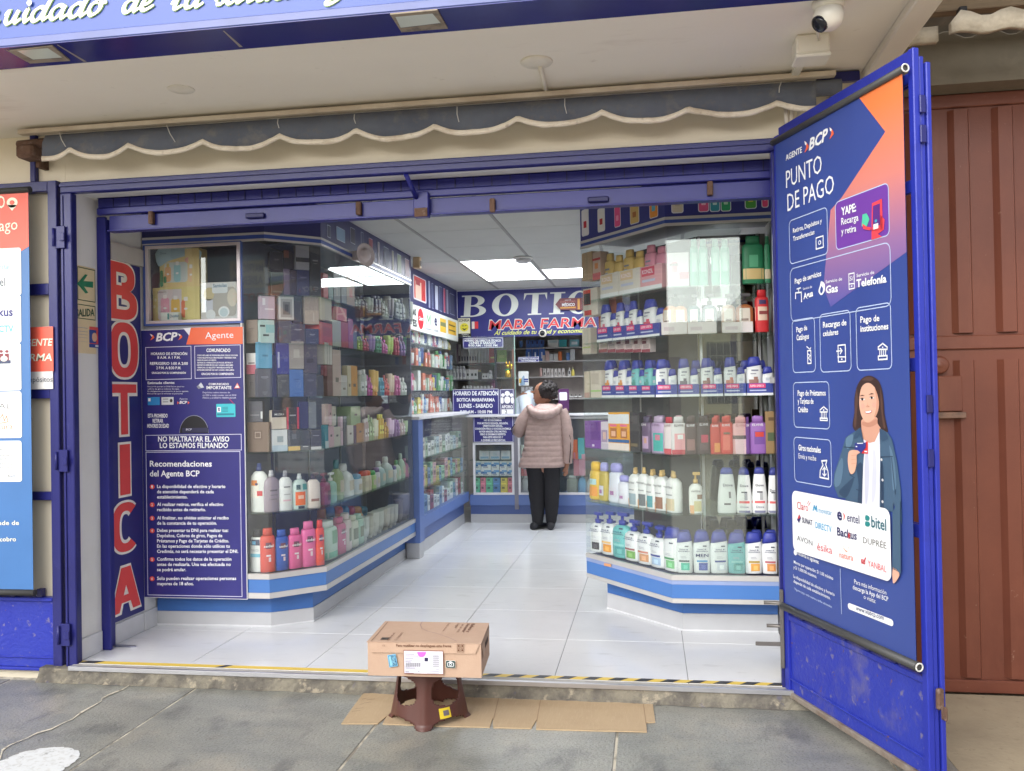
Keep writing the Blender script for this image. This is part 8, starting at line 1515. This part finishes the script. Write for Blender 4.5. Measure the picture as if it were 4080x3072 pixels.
# head in profile: looks over her left shoulder side
HC = P_(1632, 150, .03); fw = Vector((-.93, .36, 0)); sd_ = Vector((-.36, -.93, 0))
lev = [(-.125, .02, -.05, .046), (-.098, .082, -.05, .05), (-.085, .094, -.06, .058), (-.068, .094, -.07, .064), (-.058, .099, -.074, .066), (-.045, .094, -.08, .068), (-.02, .098, -.088, .071), (0, .09, -.094, .074), (.02, .094, -.098, .075), (.05, .09, -.098, .073), (.08, .07, -.085, .06), (.1, .04, -.06, .04), (.108, .012, -.02, .014)]
def hring(z, f, b, hw, n=26, k=1.):
    r = []
    for i in range(n):
        a = 2 * math.pi * i / n; c_, s_ = math.cos(a), math.sin(a); L_ = (f if c_ > 0 else -b) * c_ * k; r.append(HC + fw * L_ + sd_ * (hw * s_ * k) + Vector((0, 0, z)))
    return r
lparts('head', MB().loft([hring(*l) for l in lev], SKN).loft([[HC + fw * (x + dx) + sd_ * (wd * s1) + Vector((0, 0, z)) for dx, s1 in ((0, 1), (.0, -1), (tip, 0))] for z, x, wd, tip in ((-.022, .09, .008, .008), (-.035, .09, .012, .020), (-.047, .088, .016, .030), (-.054, .086, .014, .012))], SKN), wo_)
EARC = HC + sd_ * .073 + fw * -.005
lparts('ear', MB().loft([[EARC + sd_ * o_ + fw * (rx * math.cos(a)) + Vector((0, 0, -.012 + rz * math.sin(a))) for a in (2 * math.pi * k / 14 for k in range(14))] for o_, rx, rz in ((-.004, .012, .022), (.006, .018, .031), (.010, .017, .030), (.006, .010, .020))], SKN), wo_)
eye = MB()
for ss in (1, -1):
    e = HC + fw * .082 + sd_ * (.034 * ss) + Vector((0, 0, .004)); eye.loft([[e + fw * o_ + sd_ * (rx * math.cos(a)) + Vector((0, 0, rz * math.sin(a))) for a in (2 * math.pi * k / 10 for k in range(10))] for o_, rx, rz in ((0, .014, .007), (.010, .010, .005))], C(40, 28, 26))
lparts('eyes', eye, wo_); mo = HC + fw * .090 + Vector((0, 0, -.072)); lparts('mouth', MB().loft([[mo + fw * o_ + sd_ * (rx * math.cos(a)) + Vector((0, 0, rz * math.sin(a))) for a in (2 * math.pi * k / 10 for k in range(10))] for o_, rx, rz in ((0, .022, .007), (.008, .016, .005))], C(120, 66, 60)), wo_)
def lump(c, r, n=20, m=12, amp=.18, f=26., squash=(1, 1, 1)):
    rings = []
    for j in range(m + 1):
        ph = math.pi * (j / m) - math.pi / 2; row = []
        for i in range(n):
            a = 2 * math.pi * i / n; d_ = Vector((math.cos(ph) * math.cos(a), math.cos(ph) * math.sin(a), math.sin(ph))); q_ = r * (1 + amp * mnoise.noise(c * 3 + d_ * r * f)); row.append(c + Vector((d_.x * squash[0], d_.y * squash[1], d_.z * squash[2])) * q_)
        rings.append(row)
    return rings
hb = MB(); hb.loft(lump(HC + fw * -.040 + Vector((0, 0, .026)), .094, amp=.14, squash=(1, 1, .98)), HAIRM); hb.loft(lump(HC + fw * -.085 + Vector((0, -.01, .045)), .062, amp=.3, f=45), HAIRM); hb.loft(lump(HC + fw * -.105 + Vector((0, -.01, -.01)), .045, amp=.3, f=55), HAIRM)
rr_ = random.Random(3)
for k in range(46):
    d_ = Vector((rr_.gauss(0, 1), rr_.gauss(0, 1), abs(rr_.gauss(.3, .7)))).normalized()
    if d_.dot(fw) > .2: continue
    hb.loft(lump(HC + fw * -.042 + Vector((0, 0, .03)) + d_ * .09, rr_.uniform(.012, .022), 8, 6, .3, 60), HAIRM)
lparts('hair', hb, wo_)
lparts('hand_bag_handle', MB().tube([P_(1852, 1000, .05), P_(1850, 1080, .06), P_(1845, 1120, .06)], .006, BLACK, 6), wo_) if False else None
# shop assistant in a white coat, bent over the counter beyond the customer
COAT = M('white_coat', (206, 216, 228), .8, var=.05, bump=.1)
yb_ = 9.18; ap = onY(px('B2', 1345, 160), yb_); bw_ = onY(px('B2', 1365, 520), yb_); hdp = onY(px('B2', 1600, 200), yb_)
pa = thing('person', (bw_.x, yb_, FZ), 'shop assistant in a white coat leaning behind the rear counter', 'person')
o0 = WM[pa.name].inverted()
def L_(v): return o0 @ Vector(v)
hipz = .80
A_, B2_, H_ = L_((bw_.x - .02, yb_, FZ + hipz)), L_((ap.x + .02, yb_, ap.z - .055)), L_((hdp.x, yb_ + .04, hdp.z))
V_, E_, Rr = [], [], []
pel = joint(A_, .11); mid = joint(A_.lerp(B2_, .55) + Vector((-.03, 0, 0)), .10, pel); sh0 = joint(B2_, .09, mid); nk = joint(B2_.lerp(H_, .45), .05, sh0); joint(H_, .085, nk)
for s_ in (-1, 1):
    a = joint(B2_ + Vector((.02, s_ * .17, -.03)), .055, sh0); b = joint(B2_ + Vector((.06, s_ * .22 - .02, -.26)), .042, a); joint(B2_ + Vector((.22, s_ * .16 - .06, -.30)), .03, b)
    h = joint(A_ + Vector((0, s_ * .1, -.08)), .085, pel); k_ = joint(A_ + Vector((0, s_ * .1, -.42)), .06, h); an = joint(A_ + Vector((-.01, s_ * .1, -.74)), .04, k_); joint(A_ + Vector((.09, s_ * .1, -.765)), .034, an)
skin_body('body', pa, V_, E_, Rr, SKN)
rg_ = []
for t_, w_, d_ in ((-.55, .15, .21), (0, .145, .20), (.4, .135, .20), (.8, .125, .21), (.95, .105, .19), (1.03, .05, .12)):
    c_ = A_.lerp(B2_, t_) + Vector((-.02 * math.sin(max(0, min(1, t_)) * math.pi), 0, .02)); rg_.append([c_ + Vector((w_ * math.cos(a), d_ * math.sin(a), .03 * math.cos(a) * t_)) for a in (2 * math.pi * k / 20 for k in range(20))])
mb = MB().loft(rg_, COAT)
for s_ in (-1, 1): mb.tube([B2_ + Vector((.02, s_ * .15, -.02)), B2_ + Vector((.04, s_ * .22, -.14)), B2_ + Vector((.06, s_ * .22 - .02, -.26)), B2_ + Vector((.20, s_ * .16 - .06, -.30))], [.075, .066, .058, .046], COAT, 14)
lparts('coat', mb, pa); lparts('hair', MB().loft(lump(H_ + Vector((0, 0, .02)), .098, amp=.1), HAIRM), pa)

# ================================================================== PAVEMENT FURNITURE: stool, parcel, flattened carton
BRN = M('brown_plastic', (88, 52, 45), .32, var=.06, scale=12)
fl_, fr_ = onZ(px('Z8', 318, 1305), 0), onZ(px('Z8', 828, 1312), 0); cst = (fl_ + fr_) / 2; ff = onZ(px('Z8', 535, 1400), 0)
RB = (fr_ - fl_).length / 2; SHT = .243
st = thing('plastic_stool', (cst.x, cst.y, 0), 'low brown plastic stool with arched legs in front of the threshold', 'stool')
nt_, nz_ = 128, 44; a0 = math.atan2((ff - cst).y, (ff - cst).x)
mb = MB(); grid = []
for j in range(nz_ + 1):
    t_ = j / nz_; row = []
    for i in range(nt_):
        a = 2 * math.pi * i / nt_; ph = abs(((a - a0 + math.pi / 4) % (math.pi / 2)) - math.pi / 4); lg_ = math.exp(-(ph / .20) ** 2)
        r = RB * (.76 + .24 * (1 - t_) ** 1.3) - .012 * (1 - lg_) * min(1, (1 - t_) * 2.2) + (.012 * (1 - t_ / .07) * lg_ if t_ < .07 else 0)
        if t_ > .93: r -= .010 * ((t_ - .93) / .07) ** 2
        row.append((cst.x + r * math.cos(a), cst.y + r * math.sin(a), SHT * t_ * .99))
    grid.append(row)
k0 = mb.add([p for r in grid for p in r])
for j in range(nz_):
    tm = (j + .5) / nz_
    for i in range(nt_):
        a = 2 * math.pi * (i + .5) / nt_; ph = abs(((a - a0 + math.pi / 4) % (math.pi / 2)) - math.pi / 4); m_ = math.degrees(math.pi / 4 - ph)
        u_ = m_ / 33
        if u_ < 1 and tm < .13 * (1 - u_ ** 2.4) ** .5: continue
        if (m_ / 31) ** 3 + abs((tm - .58) / .23) ** 3 < 1: continue
        q_ = [k0 + j * nt_ + i, k0 + j * nt_ + (i + 1) % nt_, k0 + (j + 1) * nt_ + (i + 1) % nt_, k0 + (j + 1) * nt_ + i]; mb.face(q_, BRN, True)
o = part('leg_shell', mb, st); md = o.modifiers.new('thickness', 'SOLIDIFY'); md.thickness = .0045; md.offset = -1
part('seat', MB().lathe([(RB * .76 - .012, SHT * .955), (RB * .76 - .006, SHT * .965), (RB * .76 - .007, SHT * .988), (RB * .70, SHT), (RB * .5, SHT), (.004, SHT - .002)], BRN, 48, (cst.x, cst.y, 0)), st)
mb = MB(); gg = []
for j in range(5):
    t_ = .15 + .17 * j / 4; row = []
    for i in range(7):
        a = a0 + R(24 + 20 * i / 6 + (1 - j / 4) * 1.5); ph = abs(((a - a0 + math.pi / 4) % (math.pi / 2)) - math.pi / 4); lg_ = math.exp(-(ph / .20) ** 2)
        r = RB * (.76 + .24 * (1 - t_) ** 1.3) - .012 * (1 - lg_) * min(1, (1 - t_) * 2.2) + .0015; row.append((cst.x + r * math.cos(a), cst.y + r * math.sin(a), SHT * t_ * .99))
    gg.append(row)
mb.loft(gg, C(232, 204, 52, .4), cap=False, closed=False)
g2 = [[tuple(Vector(gg[j][i]) + (Vector(gg[j][i]) - cst).normalized() * .0012) for i in (2, 3, 4, 5)] for j in (1, 2, 3)]; mb.loft(g2, C(112, 104, 110, .3), cap=False, closed=False)
part('sticker', mb, st)
ZT = .381
c4 = [onZ(px('Z8', *p), ZT) for p in ((170, 826), (905, 839), (957, 706), (288, 694))]
zb_ = SHT + .0015
bx = thing('cardboard_parcel', ((c4[0].x + c4[2].x) / 2, (c4[0].y + c4[2].y) / 2, zb_), 'closed brown cardboard parcel with shipping label resting on the stool', 'box')
mb = MB(); mb.prism([(p.x, p.y) for p in c4], zb_, ZT - .003, CARD); o = part('carton', mb, bx)
u4 = (c4[1] - c4[0]).normalized(); v4 = (c4[3] - c4[0]).normalized()
part('lid', MB().prism([(p.x, p.y) for p in (c4[0] - u4 * .003 - v4 * .003, c4[1] - v4 * .003 + u4 * .001, c4[2] + u4 * .001, c4[3] - u4 * .003)], ZT - .0028, ZT, CARD), bx)
nfr = Vector((u4.y, -u4.x, 0))
part('front_flap', MB().poly([c4[0] + nfr * .004 + Vector((0, 0, -.0032)) + u4 * .012, c4[1] + nfr * .004 + Vector((0, 0, -.0032)) - u4 * .006, c4[1] + nfr * .006 + Vector((0, 0, -.040)) - u4 * .022, c4[0] + nfr * .006 + Vector((0, 0, -.042)) + u4 * .014], CARD), bx)
s = Sheet('front_print', bx, c4[0] + nfr * .0062, u4, (0, 0, 1), 'Z8', .0008)
INK = C(110, 74, 52, .8); LBL = C(232, 230, 240, .4); DKL = C(70, 66, 80)
s.text('Para reutilizar no despliegues este frente', (356, 858), (712, 862), 16, INK, 2, .02)
for x, y in ((750, 842), (775, 842), (750, 870), (775, 870)): s.ring(x, y, x + 21, y + 25, .0012, INK, 2); s.disc(x + 10, y + 12, 6, 7, INK, 2, 6)
s.text('L 2L', (266, 855), (284, 855), 10, INK, 2)
s.rect(403, 880, 664, 1042, C(150, 104, 88), 0); s.rect(407, 886, 660, 1036, LBL, 1)
s.poly([(492 + 29 * (1 - math.cos(math.pi * k / 12)), 893 + 34 * math.sin(math.pi * k / 12)) for k in range(13)], C(206, 110, 206), 2)
for y, x1 in ((910, 475), (920, 500), (928, 512), (938, 470), (948, 462), (958, 452)): s.rect(415, y - 4, x1, y, C(130, 124, 150), 2)
for k in range(22): s.rect(416 + k * 4.6, 962, 416 + k * 4.6 + (2.6 if k % 3 else 1.4), 990, DKL, 2)
for k in range(18): s.rect(593, 912 + k * 4.4, 634, 912 + k * 4.4 + (2.6 if k % 3 else 1.2), DKL, 2)
s.rect(540, 930, 563, 954, C(46, 40, 80), 2)
for y, x0, x1 in ((998, 415, 480), (1005, 415, 492), (1022, 415, 440), (1031, 415, 470), (1022, 498, 508), (1006, 610, 634), (1020, 572, 634), (1031, 556, 634)): s.rect(x0, y - 4, x1, y, C(120, 114, 140), 2)
s.poly([(298, 914), (352, 906), (367, 984), (312, 994)], C(126, 190, 222), 1); s.poly([(304, 918), (349, 911), (362, 980), (314, 988)], C(70, 120, 160), 2); s.poly([(308, 922), (346, 915), (358, 976), (318, 984)], C(140, 200, 226), 3)
s.rect(677, 948, 739, 998, C(236, 236, 232), 1, .002); s.rect(679, 950, 737, 996, C(34, 66, 62), 2, .002); s.ring(688, 960, 729, 988, .0022, W_, 3, .003); s.disc(708, 974, 9, 9, W_, 3); s.disc(708, 974, 5.5, 5.5, C(34, 66, 62), 4); s.rect(700, 954, 716, 961, W_, 3)
s2 = Sheet('stamp_print', bx, c4[0] + nfr * .0062, (u4 * .22 + Vector((0, 0, -.97))), (u4 * .97 + Vector((0, 0, .22))), 'Z8', .004)
s2.text('AUDITAR', (320, 918), (342, 980), -1, C(30, 60, 96), 0) if False else None
A_ = Vector(s.uv(318, 924)); 
TEXTS.append((s2, 'AUDITAR', s2.uv(320, 920), (Vector(s2.uv(350, 978)) - Vector(s2.uv(320, 920))).x, 0, .016, C(30, 60, 96), 0, .01, 0, 2))
sT = Sheet('top_print', bx, c4[0] + Vector((0, 0, .0004)), u4, Vector((-u4.y, u4.x, 0)), 'Z8', .0006)
INK2 = C(122, 88, 68, .8)
for x0, y0, x1, y1 in ((822, 712, 866, 718),): pass
UT = -Vector((-u4.y, u4.x, 0)); sR = Sheet('top_lettering', bx, c4[0] + Vector((0, 0, .0004)), UT, u4, 'Z8', .0006)
def topword(t, a, b, h, m=INK2, bold=.02): A1, B1 = sR.uv(*a), sR.uv(*b); TEXTS.append((sR, t, A1, abs(B1[0] - A1[0]), 0, h, m, 1, bold, 0, 2))
topword('Belleza y', (846, 712), (830, 768), .014); topword('bienestar', (816, 712), (792, 768), .014); topword('en un solo', (782, 715), (758, 768), .012, bold=.0); topword('lugar', (752, 712), (738, 742), .012, bold=.0); topword('Tiendas naturales', (694, 708), (670, 760), .009, bold=.0)
topword('por un mundo', (340, 772), (306, 820), .010); topword('COMPARTE TU', (390, 768), (350, 820), .010, bold=.0)
sT.line([(525, 698), (512, 718), (522, 742), (560, 760), (620, 775), (680, 795), (720, 812), (748, 826)], .0022, C(150, 120, 120), 0); sU = Sheet('edge_print', bx, c4[0] + Vector((0, 0, .0004)), u4, Vector((-u4.y, u4.x, 0)), 'Z8', .0006); sU.line([(300, 700), (225, 790), (195, 822)], .0025, C(120, 84, 62), 0); sV = Sheet('stamp_mark', bx, c4[0] + Vector((0, 0, .0004)), u4, Vector((-u4.y, u4.x, 0)), 'Z8', .0006); sV.rect(266, 800, 300, 816, C(60, 50, 44), 0)
e0, e1 = c4[1], c4[2]; nr = Vector((u4.x, u4.y, 0))
part('side_flap', MB().poly([e0 + nr * .002 + Vector((0, 0, -.012)) + v4 * .01, e1 + nr * .002 + Vector((0, 0, -.012)) - v4 * .01, e1 + nr * .004 + Vector((0, 0, -.07)) - v4 * .04, e0 + nr * .004 + Vector((0, 0, -.075)) + v4 * .05], CARD), bx)
part('side_slot', MB().poly([e0.lerp(e1, .35) + nr * .005 + Vector((0, 0, -.028)), e0.lerp(e1, .7) + nr * .005 + Vector((0, 0, -.028)), e0.lerp(e1, .7) + nr * .005 + Vector((0, 0, -.05)), e0.lerp(e1, .35) + nr * .005 + Vector((0, 0, -.05))], C(70, 48, 40, .9)), bx)
fc = [(0, 1365), (70, 1265), (135, 1178), (180, 1140), (320, 1138), (860, 1145), (1035, 1145), (1025, 1196), (1048, 1155), (1285, 1155), (1295, 1206), (1305, 1160), (1620, 1166), (1950, 1172), (1957, 1225), (2018, 1232), (2035, 1355), (1975, 1358), (1980, 1418), (1620, 1410), (1262, 1400), (1265, 1340), (1232, 1395), (985, 1390), (980, 1330), (962, 1388), (600, 1380), (268, 1366), (296, 1316), (236, 1365)]
g = [onZ(px('Z8', *p), 0) for p in fc]
fo = thing('flattened_carton', (g[0].x + .6, g[0].y, 0), 'flattened brown cardboard carton lying on the pavement under the stool', 'cardboard')
mb = MB(); mb.prism([(p.x, p.y) for p in g[::-1]], .0005, .0052, CARDFLAT); part('sheet', mb, fo)
for a, b in (((1020, 1190), (985, 1335)), ((1292, 1200), (1266, 1345)), ((1957, 1225), (1975, 1358)), ((300, 1310), (480, 1142))):
    p0, p1 = onZ(px('Z8', *a), .0057), onZ(px('Z8', *b), .0057); d_ = (p1 - p0).normalized(); n_ = Vector((-d_.y, d_.x, 0)) * .002; part('crease', MB().poly([p0 - n_, p1 - n_, p1 + n_, p0 + n_], C(160, 134, 106, .9)), fo)
s = Sheet('print', fo, Vector((g[0].x, g[0].y, .0055)), (1, 0, 0), (0, 1, 0), 'Z8', .0005)
for k, (x0, x1, y) in enumerate(((135, 160, 1200), (165, 215, 1205), (120, 145, 1235), (90, 140, 1262), (150, 190, 1225), (70, 120, 1280))): s.line([(x0, y), (x1, y - 6)], .003, C(140, 122, 100, .9), 0)

# ================================================================== ACROSS THE STREET (seen only as reflections in the glass)
oh = thing('opposite_house', (0, -9.5, 0), 'cream house with a grilled window across the street, mirrored in the shampoo case', 'building')
CRM2 = M('opposite_cream', (222, 208, 172), .85, var=.06, scale=2)
part('wall', MB().box(-4, 5.5, -10, -9.4, -.05, 2.6, CRM2), oh); part('parapet', MB().box(-4.1, 5.6, -10, -9.3, 2.601, 2.83, M('opposite_white', (232, 228, 216), .8), .02), oh)
for x in (-2.2, 1.2, 3.6):
    f = slab('window', x, x + 1.2, -9.42, -9.385, 1.1, 2.4, M('opposite_pane', (50, 54, 60), .1), oh)
    mb = MB()
    for k in range(9): mb.box(x + .06 + k * .135, x + .075 + k * .135, -9.36, -9.345, 1.12, 2.38, C(210, 206, 196))
    for z in (1.4, 1.75, 2.1): mb.box(x + .02, x + 1.18, -9.344, -9.335, z, z + .015, C(210, 206, 196))
    part('grille', mb, f)
part('door', MB().box(-.3, .65, -9.42, -9.38, 0, 2.1, C(110, 70, 52)), oh)
ob2 = thing('opposite_building', (-8, -10, 0), 'grey concrete building across the street beyond the cream house', 'building'); part('wall', MB().box(-16, -4.15, -11, -9.6, -.05, 3.4, NEIGHCON), ob2)
for x in (-14, -11.5, -9, -6.5):
    for z in (1.1,): part('window', MB().box(x, x + 1.2, -9.62, -9.57, z, z + 1.2, MATS['opposite_pane']), ob2)
ob3 = thing('opposite_building', (9, -10, 0), 'low brick coloured building across the street', 'building'); part('wall', MB().box(5.7, 16, -11, -9.6, -.05, 3.1, M('opposite_brick', (160, 110, 86), .85, var=.12, scale=5)), ob3)
for x in (6.6, 9.4, 12.2): part('window', MB().box(x, x + 1.4, -9.62, -9.57, 1.2, 2.5, MATS['opposite_pane']), ob3)
for k, (z0, z1) in enumerate(((5.2, 5.0), (5.7, 5.5), (6.3, 6.0))):
    part('power_cable', MB().tube([(-20 + 4 * i, -7.6, z0 + (z1 - z0) * i / 10 - .35 * math.sin(math.pi * i / 10)) for i in range(11)], .014, BLACK, 6), None, label='black power cable strung along the street', cat='cable', group='street power cables')
# an enrolment banner on the far pavement, mirrored in the gift window
pa_, pb_ = onY(px('P1', 780, 1000), 18.5), onY(px('L1', 330, 300), 18.5); yq = 2 * 4.56 - 18.5
eb = thing('enrolment_banner', ((pa_.x + pb_.x) / 2, yq, 0), 'blue and cream enrolment banner across the street mirrored in the gift window', 'banner')
part('board', MB().box(pa_.x, pb_.x, yq - .03, yq, pa_.z, pb_.z, C(120, 150, 170)), eb)
for x in (pa_.x + .1, pb_.x - .1): part('post', MB().box(x - .04, x + .04, yq - .1, yq - .031, -.05, pa_.z + .3, STEEL), eb)
s = Sheet('print', eb, (pb_.x, yq + .001, pa_.z), (-1, 0, 0), (0, 0, 1), None, .004); w_, h_ = pb_.x - pa_.x, pb_.z - pa_.z
s.shape([(.05, .45 * h_), (w_ * .6, .45 * h_), (w_ * .6, .85 * h_), (.05, .85 * h_)], C(206, 196, 150), 0)
for t_, v_, hh, m_ in (('MATRÍCULA', .68, .12, C(60, 70, 120)), ('ABIERTA', .5, .12, C(60, 70, 120)), ('2025', .25, .13, C(180, 50, 60))): TEXTS.append((s, t_, (.1, v_ * h_), w_ * .5, 0, hh * h_, m_, 2, .02, 0, 2))
flush_text()
